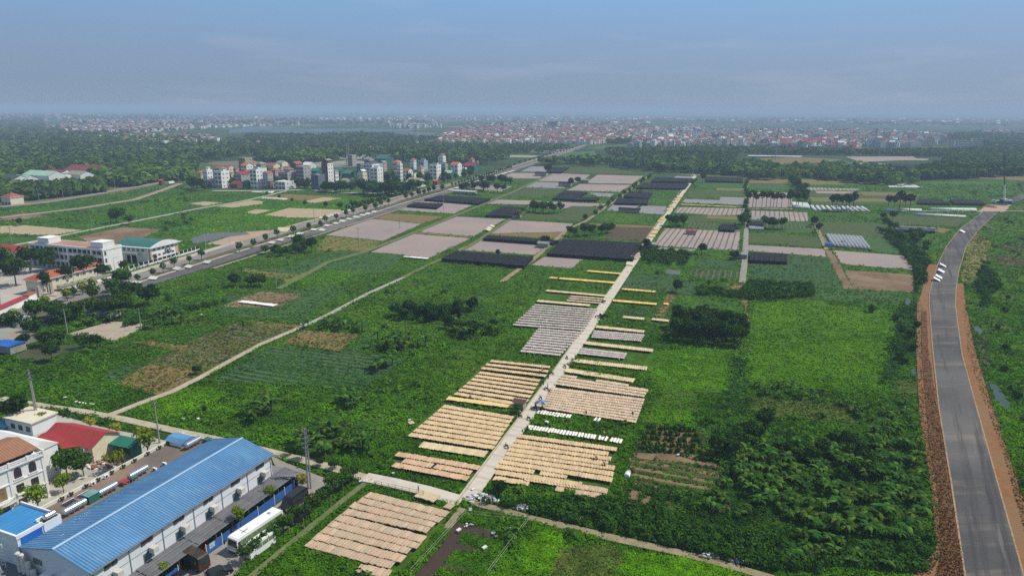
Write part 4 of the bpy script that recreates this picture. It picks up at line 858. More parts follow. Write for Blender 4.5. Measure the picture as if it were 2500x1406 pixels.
clods([(2235, 1400), (2285, 1350), (2272, 1202), (2253, 1101), (2240, 1000), (2234, 856), (2237, 744), (2250, 744), (2248, 856), (2256, 1000), (2272, 1101), (2292, 1202), (2300, 1350), (2270, 1406)], 1500, [(.26, .14, .065), (.17, .10, .045), (.09, .09, .03)], .15, .4, 'earth_clods', 'loose reddish clods at the outer foot of the road bank', .45)
clods([(2445, 1100), (2386, 940), (2360, 860), (2350, 744), (2362, 744), (2385, 860), (2428, 1000), (2490, 1190), (2540, 1350), (2500, 1300)], 1100, [(.28, .14, .055), (.19, .10, .045), (.10, .10, .035), (.33, .2, .1)], .15, .4, 'earth_clods', 'loose orange clods on the bank across the new road', .45)
far_wood('scrub', [
 ([(1560, 610), (1580, 605), (1690, 620), (1670, 650), (1610, 650), (1570, 640)], .10), ([(1700, 705), (1810, 715), (1830, 690), (1980, 700), (1990, 728), (1850, 735), (1700, 722)], .12),
 ([(2140, 560), (2200, 575), (2270, 640), (2235, 720), (2232, 660), (2190, 610)], .14), ([(1180, 1235), (1500, 1225), (1700, 1290), (1900, 1330), (2000, 1400), (1880, 1395), (1640, 1335), (1300, 1255), (1180, 1225)], .32),
 ([(560, 740), (300, 800), (345, 780), (440, 760)], .06), ([(1880, 1380), (2200, 1340), (2280, 1300), (2250, 1400)], .12), ([(2400, 640), (2440, 700), (2400, 760), (2380, 700)], .05), ([(1020, 760), (1130, 745), (1130, 780), (980, 785)], .09)], 2600,
 'dense dark scrub along the banks and paths', .8, 46, ((.024, .065, .009), (.050, .115, .012)), .004, .42)
# ------------------------------------------------------------------ drying racks
def sheet_mat(name, c, c2, c3):
    m = bpy.data.materials.new(name); m.use_nodes = True; nt = m.node_tree; b = nt.nodes['Principled BSDF']; b.inputs['Roughness'].default_value = .9
    oi = N(nt, 'ShaderNodeObjectInfo'); r = N(nt, 'ShaderNodeValToRGB')
    while len(r.color_ramp.elements) < 3: r.color_ramp.elements.new(.5)
    for e, (p, q) in zip(r.color_ramp.elements, [(0, c), (.5, c2), (1, c3)]): e.position = p; e.color = (*q, 1)
    nt.links.new(oi.outputs['Random'], r.inputs[0])
    tc = N(nt, 'ShaderNodeTexCoord'); n = N(nt, 'ShaderNodeTexNoise'); n.inputs['Scale'].default_value = 3.5; nt.links.new(tc.outputs['Object'], n.inputs[0])
    mr = N(nt, 'ShaderNodeMapRange'); mr.inputs[1].default_value = .3; mr.inputs[2].default_value = .7; mr.inputs[3].default_value = .74; mr.inputs[4].default_value = 1.22; nt.links.new(n.outputs[0], mr.inputs[0])
    v = N(nt, 'ShaderNodeVectorMath', operation='SCALE'); nt.links.new(r.outputs[0], v.inputs[0]); nt.links.new(mr.outputs[0], v.inputs['Scale']); nt.links.new(v.outputs[0], b.inputs['Base Color']); return m
bamboo = M('bamboo_frame', (.66, .52, .36), (.52, .40, .26), s=4)
SH = {'tanA': sheet_mat('noodle_reddish', (.43, .28, .19), (.34, .27, .195), (.50, .35, .245)), 'tan': sheet_mat('noodle_tan', (.47, .33, .205), (.39, .29, .19), (.53, .385, .25)),
      'pale': sheet_mat('noodle_pale', (.48, .39, .25), (.44, .35, .22), (.5, .42, .28)), 'boardw': sheet_mat('board_white', (.62, .61, .58), (.55, .54, .50), (.68, .66, .62)), 'white': sheet_mat('tray_white', (.78, .78, .78), (.74, .74, .75), (.8, .8, .79)),
      'yellow': sheet_mat('noodle_yellow', (.66, .47, .16), (.62, .48, .2), (.68, .5, .2)), 'cream': sheet_mat('noodle_cream', (.66, .57, .36), (.62, .54, .35), (.68, .6, .4))}
def rack_protos(W, L, key):
    f = MB()
    for s in (-1, 1): f.box(s*W/2-.035, s*W/2+.035, -L/2, L/2, -.03, .02, bamboo)
    for k in range(5): y = -L/2+L*k/4; f.box(-W/2+.031, W/2-.031, y-.025, y+.025, -.028, .012, bamboo)
    n = MB(); n.box(-W/2+.045, W/2-.045, -L/2+.06, L/2-.06, .013, .04, SH[key])
    return f.mesh('drying_rack'), n.mesh('noodle_layer')
FARC = {'tanA': (.43, .29, .20), 'tan': (.46, .33, .21), 'pale': (.46, .37, .24), 'white': (.75, .74, .72), 'yellow': (.66, .49, .16), 'cream': (.66, .55, .30), 'grey': (.36, .32, .31), 'beige': (.44, .33, .25)}
RACKS = []   # (dist, x, y, az, key, plot, row, index, W, L)
def rack_row(key, plot, row, x1, y1, x2, y2, W=.64, L=2.22, gap=0.0, zz=.66, skip=()):
    a, b = Vector(gp(x1, y1, zz)), Vector(gp(x2, y2, zz)); d = b-a; n = max(1, int(round(d.length/(W+gap)))); az = math.atan2(d.y, d.x)
    for i in range(n):
        if i in skip: continue
        p = a+d*((i+.5)/n); RACKS.append((p.length, p.x, p.y, az, key, plot, row, i+1, W, L))
def block(key, plot, n, TL, TR, BL, BR, r0=1, **k):
    """n rows between the far row (TL-TR) and the near row (BL-BR), evenly spaced on the ground"""
    g = [Vector(gp(*p, .62)) for p in (TL, TR, BL, BR)]
    for i in range(n):
        t = i/(n-1) if n > 1 else 0; a = g[2].lerp(g[0], t); b = g[3].lerp(g[1], t); d = b-a; W = k.get('W', .64); m = int(round(d.length/W)); az = math.atan2(d.y, d.x)
        for j in range(m):
            p = a+d*((j+.5)/m); RACKS.append((p.length, p.x, p.y, az, key, plot, r0+i, j+1, W, k.get('L', 2.22)))
ZA = [((180, 1122), (900, 1310)), ((245, 1062), (985, 1258)), ((312, 1008), (1040, 1185)), ((372, 952), (1118, 1143)), ((432, 905), (1160, 1092)), ((498, 855), (1205, 1010)), ((555, 800), (1248, 962)), ((620, 755), (1305, 926)), ((682, 712), (1355, 880))]
for i, (p, q) in enumerate(ZA): rack_row('tanA', 'the front plot beside the muddy pond', i+2, 700+p[0]/3.464, 1000+p[1]/3.464, 700+q[0]/3.464, 1000+q[1]/3.464)
rack_row('tanA', 'the front plot beside the muddy pond', 1, 876, 1384, 950, 1400); rack_row('tanA', 'the front plot beside the muddy pond', 11, 1089, 1231, 1106, 1236)
P2 = 'the small plot above the lane junction'
rack_row('tanA', P2, 3, 969, 1107, 1170, 1141); rack_row('tanA', P2, 2, 985, 1123, 1150, 1153, skip=(11,)); rack_row('tanA', P2, 1, 961, 1133, 1143, 1167)
rack_row('pale', 'the flat pale row beside the lane', 1, 1028, 1084, 1187, 1108, W=.62, L=3.2)
block('tan', 'the wide plot left of the lane', 8, (1082, 991), (1253, 1020), (1000, 1060), (1206, 1092)); rack_row('yellow', 'yellow', 1, 1093, 971, 1262, 992, L=2.8)
block('tan', 'the tall plot left of the lane', 7, (1170, 909), (1318, 929), (1112, 960), (1283, 989)); block('tan', 'the three row plot left of the lane', 3, (1198, 881), (1343, 896), (1176, 898), (1333, 917))
block('grey', 'g', 10, (1305, 744), (1459, 756), (1253, 792), (1427, 805)); block('grey', 'g', 10, (1313, 803), (1421, 812), (1272, 856), (1369, 866))
rack_row('pale', 'f', 1, 1334, 709, 1480, 722, L=3.2); block('beige', 'f', 3, (1393, 723), (1474, 729), (1384, 733), (1468, 740)); rack_row('pale', 'f', 1, 1312, 734, 1440, 745, L=3.4)
rack_row('yellow', 'y', 1, 1343, 677, 1360, 679, L=3.2); rack_row('yellow', 'y', 1, 1366, 679, 1503, 690, L=3.6); rack_row('yellow', 'y', 2, 1434, 661, 1468, 664, L=3.4); rack_row('yellow', 'y', 2, 1469, 664, 1516, 668, L=3.4)
rack_row('yellow', 'y', 3, 1519, 705, 1590, 711, L=3.2); rack_row('yellow', 'y', 3, 1592, 711, 1600, 712, L=3.2); rack_row('yellow', 'y', 4, 1497, 733, 1603, 742, L=3.4); rack_row('yellow', 'y', 4, 1621, 741, 1632, 742, L=3.2)
rack_row('pale', 'f', 1, 1521, 773, 1573, 778, L=3.2); rack_row('pale', 'f', 1, 1592, 778, 1635, 783, L=3.2); rack_row('pale', 'f', 1, 1456, 797, 1573, 809, L=3.4)
block('grey', 'g', 4, (1449, 808), (1573, 818), (1444, 822), (1566, 831)); block('grey', 'g', 3, (1418, 851), (1530, 864), (1412, 861), (1525, 873))
rack_row('pale', 'f', 1, 1427, 836, 1594, 855, L=3.4); rack_row('pale', 'f', 1, 1400, 879, 1580, 899, L=3.4); rack_row('pale', 'f', 1, 1383, 903, 1548, 928, L=3.4)
rack_row('beige', 'f', 1, 1372, 916, 1408, 921); rack_row('beige', 'f', 1, 1455, 928, 1534, 940); block('beige', 'f', 3, (1366, 922), (1582, 953), (1356, 935), (1574, 966)); block('beige', 'f', 9, (1345, 948), (1573, 976), (1325, 992), (1554, 1028))
rack_row('white', 'the short row of white trays below the blue umbrella', 1, 1312, 1004, 1395, 1016, W=.52, L=2.6, gap=.22); rack_row('white', 'the separate group of white trays', 1, 1451, 1021, 1467, 1024, W=.52, L=2.6, gap=.22)
WP = 'the long row of white trays beside the lane'
rack_row('white', WP, 1, 1288, 1041, 1456, 1066, W=.52, L=2.6, gap=.22); rack_row('white', WP, 1, 1460, 1066, 1485, 1070, W=.52, L=2.6, gap=.22); rack_row('white', WP, 1, 1490, 1071, 1520, 1076, W=.52, L=2.6, gap=.22)
J = 'the broad orange plot right of the lane'
for i, r in enumerate([(1265, 1063, 1506, 1096), (1257, 1075, 1486, 1107), (1250, 1085, 1492, 1119), (1242, 1095, 1485, 1131), (1237, 1105, 1501, 1142), (1232, 1115, 1498, 1156), (1222, 1125, 1495, 1170), (1212, 1137, 1385, 1162), (1282, 1166, 1483, 1197), (1206, 1166, 1292, 1179), (1358, 1191, 1479, 1212)]):
    rack_row('tan', J, 11-i, *r, skip=(13, 14) if i == 7 else ())
rack_row('tan', J, 4, 1211, 1151, 1420, 1182); rack_row('pale', 'the loose racks leaning on the path rail', 1, 1022, 1203, 1067, 1216, L=3.0)
rack_row('white', 'w', 1, 986, 626, 998, 627); rack_row('white', 'w', 1, 1001, 627, 1045, 631, L=3); rack_row('white', 'the lone white row on bare soil', 1, 587, 735, 672, 745, L=3.2)
rack_row('yellow', 'y', 9, 1662, 499, 1817, 506, L=5.0, W=1.2)
tans = sorted([r for r in RACKS if r[4] in ('tanA', 'tan', 'pale')]); near = tans[:297]; nset = set(near)
whites = [r for r in RACKS if r[4] == 'white' and r[0] < 230 and r[5] != 'w']; yell = [r for r in RACKS if r[4] == 'yellow']; ywide = [r for r in RACKS if r[4] in ('yellow',) and r[0] > 400]
PR = {}
def rack_obj(r, kind, label, group):
    d, x, y, az, key, plot, row, i, W, L = r; k = (key, W, L)
    if k not in PR: PR[k] = rack_protos(W, L, key)
    f, n = PR[k]; o = link(kind, f, None, (x, y, .62+rnd.uniform(-.03, .03))); o.rotation_euler = (rnd.uniform(-.12, -.04), RAD(rnd.uniform(4, 13)), az+rnd.uniform(-.05, .05)); o.location.x += rnd.uniform(-.06, .06); o.location.y += rnd.uniform(-.10, .10)
    link('noodle_layer', n, o); tag(o, label, 'drying rack', group)
for r in near: rack_obj(r, 'drying_rack', '%s rack from left, %s row from front, %s' % (ordw(r[7]), ordw(r[6]), r[5].replace('the ', '', 1)), 'noodle racks in '+r[5])
wi = {}
for r in sorted(whites, key=lambda r: (r[5], r[1])):
    wi[r[5]] = wi.get(r[5], 0)+1; rack_obj(r, 'white_tray', '%s white tray from left, %s' % (ordw(wi[r[5]]), r[5]), 'white drying trays')
for k, r in enumerate(sorted([r for r in yell if r[0] < 200], key=lambda r: r[1])): rack_obj(r, 'yellow_rack', '%s yellow noodle rack from the left in the yellow row above the wide plot' % ordw(k+1), 'yellow noodle racks')
FARM = leaf_mat('sheet_far', 0.0)
def far_racks(name, rs, label):
    V, C = [], []
    for d, x, y, az, key, plot, row, i, W, L in rs:
        c, s = math.cos(az), math.sin(az); w = W*.485; l = L/2; tl = rnd.uniform(.03, .11); rt = rnd.uniform(.05, .13); y += rnd.uniform(-.08, .08); z = .66; q = [(x+a*c-b*s, y+a*s+b*c, z-a/w*tl-b/l*rt) for a, b in ((-w, -l), (w, -l), (w, l), (-w, l))]
        q2 = [q[0], q[1], (q[1][0], q[1][1], q[1][2]-.06), (q[0][0], q[0][1], q[0][2]-.06)]; V += q+q2; col = np.array(FARC[key])*rnd.uniform(.88, 1.12); C += [col, np.array([.14, .09, .05])]
    o = link(name, np_quads(name, np.array(V), np.array(C), FARM)); tag(o, label, 'drying racks', kind='stuff')
far_racks('drying_racks', [r for r in tans if r not in nset]+[r for r in RACKS if r[4] in ('beige', 'grey')], 'farther bamboo racks of drying noodles along both sides of the lane')
far_racks('yellow_racks', [r for r in yell if r[0] >= 200]+[r for r in RACKS if r[4] == 'white' and r[0] >= 230], 'long bright yellow and white rows of drying racks farther along the lane')
def trestle(x1, y1, x2, y2, lab, L=1.5):
    a, b = Vector(gp(x1, y1, .5)), Vector(gp(x2, y2, .5)); d = b-a; az = math.atan2(d.y, d.x); e = empty('rack_trestle', (a.x, a.y, 0), az, lab, 'trestle', 'bamboo trestles under the racks')
    for s in (-1, 1):
        m = MB(); m.box(0, d.length, s*L/2-.03, s*L/2+.03, .47, .53, wood); m.build('rail', e)
    m = MB(); m.box(-.04, .04, -L/2, L/2, 0, .465, wood); me = m.mesh('stand')
    for i in range(max(2, int(d.length/4))+1): link('stand', me, e, (min(d.length, i*4.0), 0, 0))
for i, (p, q) in enumerate(ZA): trestle(700+p[0]/3.464, 1000+p[1]/3.464, 700+q[0]/3.464, 1000+q[1]/3.464, 'bamboo trestle under the %s row of racks beside the muddy pond' % ordw(i+2))
# leaning white boards by the avenue and yellow ones by the lane
def board_mesh(w, h, m):
    b = MB(); n = 5
    for i in range(n): x0 = -w/2+w*i/n; b.box(x0+.03, x0+w/n-.03, -h/2, h/2, 0, .05, m)
    return b.mesh('panel')
bl = MB()
for s in (-1, 1):
    for q in (-1, 1): bl.box(s*1.7-.05, s*1.7+.05, q*.8-.05, q*.8+.05, 0, 1.0+q*.35, wood)
BLEG = bl.mesh('stand'); BP = {}
def board(px, py, w, h, key, az, tilt, lab, grp, cat='drying board'):
    k = (w, h, key)
    if k not in BP: BP[k] = board_mesh(w, h, SH[key])
    x, y = gp(px, py, 1.0); e = empty('drying_board', (x, y, .4), az, lab, cat, grp); p = link('panel', BP[k], e, (0, 0, 1.0)); p.rotation_euler = (tilt, 0, 0)
    st = link('stand', BLEG, e); st.scale = (w/4.4, h/2.4, 1); return e
def z5(x, y): return (600+x/5.02, 420+y/5.02)
UP = [z5(*p) for p in ((455, 712), (935, 565), (1003, 548), (1062, 533), (1115, 517), (1215, 492), (1280, 475))]
LO = [(333, 692), (374, 680), (432, 657), (461, 652), (505, 641)]+[z5(*p) for p in ((320, 870), (430, 838), (560, 795), (665, 760), (835, 710), (935, 715), (995, 660), (1105, 633), (1185, 605), (1265, 580), (1350, 555), (1430, 533), (1495, 515), (1575, 492))]
for i, (x, y) in enumerate(UP): board(x, y, 4.4 if i else 9.0, 2.4 if i else 4.6, 'cream' if i == 0 else 'boardw', RAD(-18), RAD(22), '%s white drying board from the near end on the far lane of the avenue' % ordw(i+1), 'white boards on the far lane')
for i, (x, y) in enumerate(LO): board(x, y, 4.4, 2.3, 'boardw', RAD(-20+rnd.uniform(-8, 8)), RAD(rnd.uniform(15, 28)), '%s white drying board from the near end on the near lane of the avenue' % ordw(i+1), 'white boards on the near lane')
FB = along([(1085, 468), (1250, 419)], 16, .8)
for i, g in enumerate(FB):
    e = empty('drying_board', (g[0]+3, g[1], .4), RAD(-20), '%s small white board on the avenue past the second village' % ordw(i+1), 'drying board', 'white boards on the far stretch'); p = link('panel', BP[(4.4, 2.3, 'boardw')], e, (0, 0, 1)); p.rotation_euler = (RAD(18), 0, 0); link('stand', BLEG, e)
YB = [(1538, 645), (1548, 630), (1552, 625), (1592, 577), (1598, 569), (1603, 560), (1612, 541), (1618, 535), (1634, 512), (1640, 504), (1648, 494), (1653, 487), (1658, 481)]
for i, (x, y) in enumerate(YB): board(x, y, 3.6, 3.0, 'cream' if i < 1 else 'tan' if i in (1, 2) else 'yellow', RAD(-20+rnd.uniform(-10, 10)), RAD(20), '%s pale yellow board leaning along the concrete lane, counted outward' % ordw(i+1), 'yellow boards on the lane')
for i, (x, y) in enumerate([(1202, 553), (1196, 558), (1192, 562)]): board(x, y, 3.2, 3.0, 'cream', RAD(60), RAD(20), '%s pale board on the green track between the mulched plots' % ordw(i+1), 'pale boards on the green track')
for i, (x, y, a) in enumerate([(2287, 683, 60), (2292, 677, 55), (2298, 663, 50), (2302, 649, 60), (2350, 566, 45)]): board(x, y, 4.2, 3.0, 'white', RAD(a), RAD(25), '%s white drying board on the edge of the new road' % ordw(i+1), 'white boards on the new road')

# ------------------------------------------------------------------ shade nets, tunnels
netm = M('black_shade_net', (.010, .011, .014), (.016, .017, .020), s=.5, stripe=(70, 3.5, (.024, .025, .028), .15), rough=.8)
bluenet = M('blue_shade_net', (.05, .065, .09), (.04, .05, .07), s=.3, stripe=(-20, 6, (.09, .10, .13), .2))
NETS = [([(1116, 612), (1302, 626), (1280, 648), (1078, 630)], 'wide black shade net below the pale plot, with a long left end'), ([(1375, 583), (1567, 592), (1545, 632), (1335, 618)], 'largest black shade net, ending at the concrete lane'),
 ([(1190, 574), (1365, 586), (1350, 593), (1180, 581)], 'narrow black shade net strip between two pale plots'), ([(1225, 504), (1282, 506), (1250, 527), (1185, 525)], 'black shade net in front of the light green tree and shed'),
 ([(1379, 465), (1434, 469), (1400, 486), (1349, 484)], 'black shade net with a slanted edge among the far pale plots'), ([(1404, 480), (1464, 483), (1456, 488), (1398, 487)], 'thin black net beside the slanted one'),
 ([(1506, 484), (1583, 485), (1581, 497), (1501, 495)], 'dark net plot beside the short green field'), ([(1536, 467), (1593, 470), (1583, 484), (1524, 479)], 'dark net plot behind the short green field'), ([(1571, 446), (1682, 448), (1672, 460), (1555, 458)], 'long black net reaching the lane near its far end'),
 ([(1074, 477), (1198, 484), (1168, 496), (1036, 486)], 'long black net beside the avenue'), ([(1011, 494), (1081, 496), (1066, 506), (994, 501)], 'small black net on the pale plot by the avenue'),
 ([(1759, 546), (1797, 547), (1794, 561), (1757, 559)], 'small square black net beside the tree clump'), ([(1724, 432), (1814, 434), (1814, 443), (1724, 441)], 'black net at the far end right of the lane'), ([(1824, 541), (1864, 541), (1864, 549), (1824, 549)], 'black net behind the grey tunnels'),
 ([(1832, 615), (1922, 619), (1921, 638), (1830, 634)], 'black net house with scalloped top beside the grey track'), ([(2243, 485), (2295, 486), (2320, 497), (2240, 495)], 'dark net plot before the far scrub'), ([(2320, 486), (2391, 487), (2408, 498), (2328, 496)], 'dark net plot near the crane'),
 ([(1339, 408), (1389, 409), (1369, 421), (1334, 419)], 'farthest black net beside the avenue'), ([(2165, 399), (2330, 407), (2320, 412), (2180, 406)], 'long dark net among the far pale plots'), ([(1600, 432), (1703, 436), (1693, 444), (1590, 442)], 'dark green net plot where the lane ends'), ([(2184, 552), (2283, 557), (2284, 564), (2187, 560)], 'bluish net plot beside the ditch')]
post = MB(); post.tube((0, 0, 0), (0, 0, 1), .06, .05, wood, 5); POST = post.mesh('post')
for k, (q, lab) in enumerate(NETS):
    Z = 2.0; g = [Vector((*gp(*p, Z), Z)) for p in q]; m = MB(); nu, nv = 14, 6; o = g[3]; G = []
    for j in range(nv+1):
        for i in range(nu+1):
            p = g[3].lerp(g[2], i/nu).lerp(g[0].lerp(g[1], i/nu), j/nv)-o; p.z = Z-(.22 if (i % 2) else 0)-(.1 if j % 2 else 0); G.append(tuple(p))
    m.v = G[:]; mt = netm if 'bluish' not in lab else bluenet; m.mi(mt)
    for j in range(nv):
        for i in range(nu): a = j*(nu+1)+i; m.f.append((a, a+1, a+nu+2, a+nu+1)); m.m.append(0)
    for i in range(nu): a, b = G[i], G[i+1]; m.face([a, b, (b[0], b[1], .5), (a[0], a[1], .5)], mt)
    for j in range(nv):
        for s in (0, nu): a, b = G[j*(nu+1)+s], G[(j+1)*(nu+1)+s]; m.face([a, b, (b[0], b[1], .4), (a[0], a[1], .4)], mt)
    e = empty('shade_net', (o.x, o.y, 0), 0, lab, 'shade net', 'black shade nets over the beds'); m.build('net', e)
    for i in range(0, nu+1, 2):
        for j in (0, nv):
            p = G[j*(nu+1)+i]; c = link('post', POST, e, (p[0], p[1], 0)); c.scale = (1, 1, p[2]+.1)
whitefilm = M('white_tunnel_film', (.70, .70, .70), (.58, .6, .6), s=.4, rough=.4); greyfilm = M('grey_tunnel_film', (.34, .36, .38), (.26, .28, .3), s=.4, rough=.35)
def tunnel(a, b, r, m, lab, grp):
    a, b = Vector(gp(*a)), Vector(gp(*b)); d = b-a; mb = MB(); n = 8; P = [(math.cos(math.pi*i/n)*r, math.sin(math.pi*i/n)*r*.85) for i in range(n+1)]; mb.xprism(P, 0, d.length, m)
    h = MB(); k = max(2, int(d.length/5))
    for i in range(k+1):
        x = d.length*i/k
        for (y0, z0), (y1, z1) in zip(P, P[1:]): h.tube((x, y0*1.03, z0*1.03), (x, y1*1.03, z1*1.03), .05, .05, greymet, 4, False)
    o = mb.build('plastic_tunnel', None, (a.x, a.y, 0.35), math.atan2(d.y, d.x), True); h.build('hoops', o); tag(o, lab, 'plastic tunnel', grp)
for a, b, r, t in [((2164, 515), (2184, 516), 2.2, 'shortest'), ((2194, 515), (2249, 517), 2.2, 'middle'), ((2270, 514), (2381, 515), 2.2, 'longest'), ((2238, 526), (2357, 532), 1.8, 'nearest')]: tunnel(a, b, r, whitefilm, t+' of the white film tunnels beside the pale dirt road', 'white tunnels by the dirt road')
for i in range(10): t = i/9; tunnel((2036+t*86, 603+t*8), (2020+t*80, 575+t*6), 1.25, greyfilm, '%s grey tunnel from the left in the grey striped plot' % ordw(i+1), 'grey tunnels')
for i in range(7): t = i/6; tunnel((1831+t*30, 562+t*1), (1829+t*29, 551+t*1), 1.2, greyfilm, '%s dark grey tunnel from the left beside the tree clump' % ordw(i+1), 'dark grey tunnels')
for i in range(11): t = i/10; tunnel((1990+t*130, 516+t*2), (1982+t*122, 505+t*3), 1.4, whitefilm, '%s pale tunnel from the left under the tall trees' % ordw(i+1), 'pale tunnels under the trees')
for i in range(9): t = i/8; tunnel((1940+t*34, 508+t*3), (1936+t*34, 497+t*2), 1.3, whitefilm, '%s pale tunnel from the left behind the broad green line' % ordw(i+1), 'pale tunnels behind the trees')
# ------------------------------------------------------------------ buildings
def wbox(name, W, H, mfr, mgl, bars=2, deep=.06):
    """window: frame mesh at the local origin facing -y, with a glass child mesh"""
    f = MB(); t = .07
    f.box(-W/2, W/2, -deep, 0, 0, t, mfr); f.box(-W/2, W/2, -deep, 0, H-t, H, mfr); f.box(-W/2, -W/2+t, -deep, 0, t, H-t, mfr); f.box(W/2-t, W/2, -deep, 0, t, H-t, mfr)
    for i in range(1, bars+1): x = -W/2+W*i/(bars+1); f.box(x-.03, x+.03, -deep, 0, t, H-t, mfr)
    g = MB(); g.box(-W/2+t, W/2-t, -deep*.5, .0, t, H-t, mgl); return f.mesh('window'), g.mesh('pane')
def setwin(parent, mm, x, y, z, rz=0.0, name='window'):
    o = link(name, mm[0], parent, (x, y, z), rz); link('pane', mm[1], o); return o
bluer = M('blue_metal_roof', (.095, .24, .44), (.12, .29, .50), s=.15, c3=(.075, .19, .37), s3=.06, rough=.42, spec=.4, streak=(68, 1.6, .12, (.20, .32, .44), .5, .78))
blued = M('deep_blue_metal', (.02, .12, .45), (.03, .15, .5), s=.3, rough=.5); wallw = M('factory_white_wall', (.74, .76, .80), (.64, .66, .70), s=.15, rough=.6)
greyp = M('grey_corrugated', (.19, .19, .205), (.14, .14, .15), s=.3, rough=.6); terr = M('terrace_concrete', (.16, .135, .11), (.115, .10, .085), s=.4, c3=(.24, .17, .13), s3=.10)
greenm = M('green_metal', (.02, .16, .11), (.03, .13, .10), s=.4, rough=.5); tealroof = M('teal_roof', (.03, .17, .15), (.05, .14, .13), s=.1, rough=.5)
bluetint = M('blue_tint_glass', (.04, .12, .16), (.03, .06, .08), s=.8, rough=.15, spec=.6)
FO, FA = (-77.3, 93.9), RAD(-22)
fac = empty('factory', (*FO, 0), FA, 'long white factory hall with bright blue ribbed gable roof', 'factory')
W_, L_, E_, R_, RX = 15.5, 39.0, 8.0, 9.9, 8.2
m = MB(); b0 = [(0, 0, 0), (W_, 0, 0), (W_, 0, E_), (RX, 0, R_-.12), (0, 0, E_)]; b1 = [(x, L_, z) for x, y, z in b0]
m.face(b0, wallw); m.face(b1[::-1], wallw); m.face([b0[1], b1[1], b1[2], b0[2]], wallw); m.face([b1[0], b0[0], b0[4], b1[4]], wallw)
for y in (.3, 6.5, 12.8, 19.3, 25.8, 32.3, 38.7): m.box(W_+.002, W_+.10, y-.06, y+.06, 0, E_-.1, greymet)
m.box(W_+.004, W_+.05, .5, L_-.4, 5.35, 5.41, greymet); m.build('wall', fac)
m = MB(); ov = .35
for (xa, za, xb, zb) in ((-.3, E_-.05, RX, R_), (W_+.45, E_-.12, RX, R_)):
    m.face([(xa, -ov, za), (xb, -ov, zb), (xb, L_+ov, zb), (xa, L_+ov, za)], bluer); m.face([(xa, -ov, za-.12), (xa, L_+ov, za-.12), (xb, L_+ov, zb-.12), (xb, -ov, zb-.12)], bluer)
    m.face([(xa, -ov, za), (xa, -ov, za-.12), (xb, -ov, zb-.12), (xb, -ov, zb)], bluer); m.face([(xa, L_+ov, za), (xb, L_+ov, zb), (xb, L_+ov, zb-.12), (xa, L_+ov, za-.12)], bluer)
    n = 84; s = (xb-xa)
    for i in range(n+1):
        y = -ov+(L_+2*ov)*i/n; a0 = (xa, y-.05, za+.003); P = [(xa, y-.07, za+.002), (xb, y-.07, zb+.002), (xb, y, zb+.10), (xa, y, za+.10)]; Q = [(xa, y+.07, za+.002), (xb, y+.07, zb+.002), (xb, y, zb+.10), (xa, y, za+.10)]
        m.face(P, bluer); m.face(Q[::-1], bluer)
m.build('roof', fac)
m = MB(); m.xprism([(-.3, -.02), (0, .1), (.3, -.02)], 0, L_+.7, M('ridge_cap', (.32, .48, .66), (.27, .42, .60), s=.4, rough=.4)); m.build('ridge_cap', fac, (RX, -.35, R_+.08), RAD(90))
m = MB(); m.box(W_+.46, W_+.62, -.3, L_+.3, E_-.34, E_-.16, greymet); m.build('gutter', fac)
wu = wbox('w', 1.9, 1.15, greymet, glass, 3); wl = wbox('w', 2.0, 1.45, greymet, bluetint, 2); shut = MB(); shut.box(-.42, .42, -.1, -.02, .0, 1.15, M('louvre', (.10, .10, .12), (.05, .05, .06), s=9))
SH2 = shut.mesh('shutter'); acm = MB(); acm.box(-.5, .5, -1.35, -.25, 0, .95, M('cooler_plastic', (.62, .60, .55), (.5, .48, .44), s=1)); acm.box(-.35, .35, -.25, 0, .1, .75, greymet); ACM = acm.mesh('air_cooler')
acb = MB(); [acb.box(s*.45-.03, s*.45+.03, -1.3, 0, -.06, -.005, greymet) for s in (-1, 1)]; acb.box(-.45, .45, -.06, 0, -.9, -.85, greymet); ACB = acb.mesh('bracket')
for y in (3.3, 9.8, 16.2, 22.7, 29.3, 35.8):
    o = setwin(fac, wu, W_+.003, y, 6.45, RAD(90)); [link('shutter', SH2, o, (s*.68, 0, 0)) for s in (-1, 1)]
    setwin(fac, wl, W_+.003, y, 3.45, RAD(90)); a = link('air_cooler', ACM, fac, (W_+.003, y+.45, 4.75), RAD(90)); link('bracket', ACB, a)
gw = wbox('w', 2.2, 1.3, white, dark, 5); setwin(fac, gw, 3.6, -.003, 5.6)
m = MB(); m.box(9.8, 13.6, -.12, -.004, 3.4, 6.0, dark); m.build('loading_door', fac); m = MB(); m.box(9.6, 13.8, -.7, 0, 6.05, 6.2, white); m.build('door_hood', fac)
m = MB(); m.box(5.4, 7.0, -1.3, -.0, 5.0, 5.2, white); m.build('window_hood', fac)
# apron in front of the gable: a lower dark roof
def frame(x, y): c, s = math.cos(FA), math.sin(FA); return (FO[0]+x*c-y*s, FO[1]+x*s+y*c)
def fthing(name, x, y, z, lab, cat, grp=None, rz=0.0): return empty(name, (*frame(x, y), z), FA+rz, lab, cat, grp)
lo = fthing('low_annex', -12, -14, 0, 'flat dark blue grey annex roof below the factory gable', 'building'); m = MB(); m.box(0, 27.4, 0, 13.6, 0, 4.0, wallw); m.build('wall', lo)
m = MB(); m.box(-.2, 27.6, -.2, 13.8, 4.0, 4.25, M('slate_blue_roof', (.12, .135, .16), (.15, .165, .19), s=.2, rough=.7)); m.build('roof', lo)
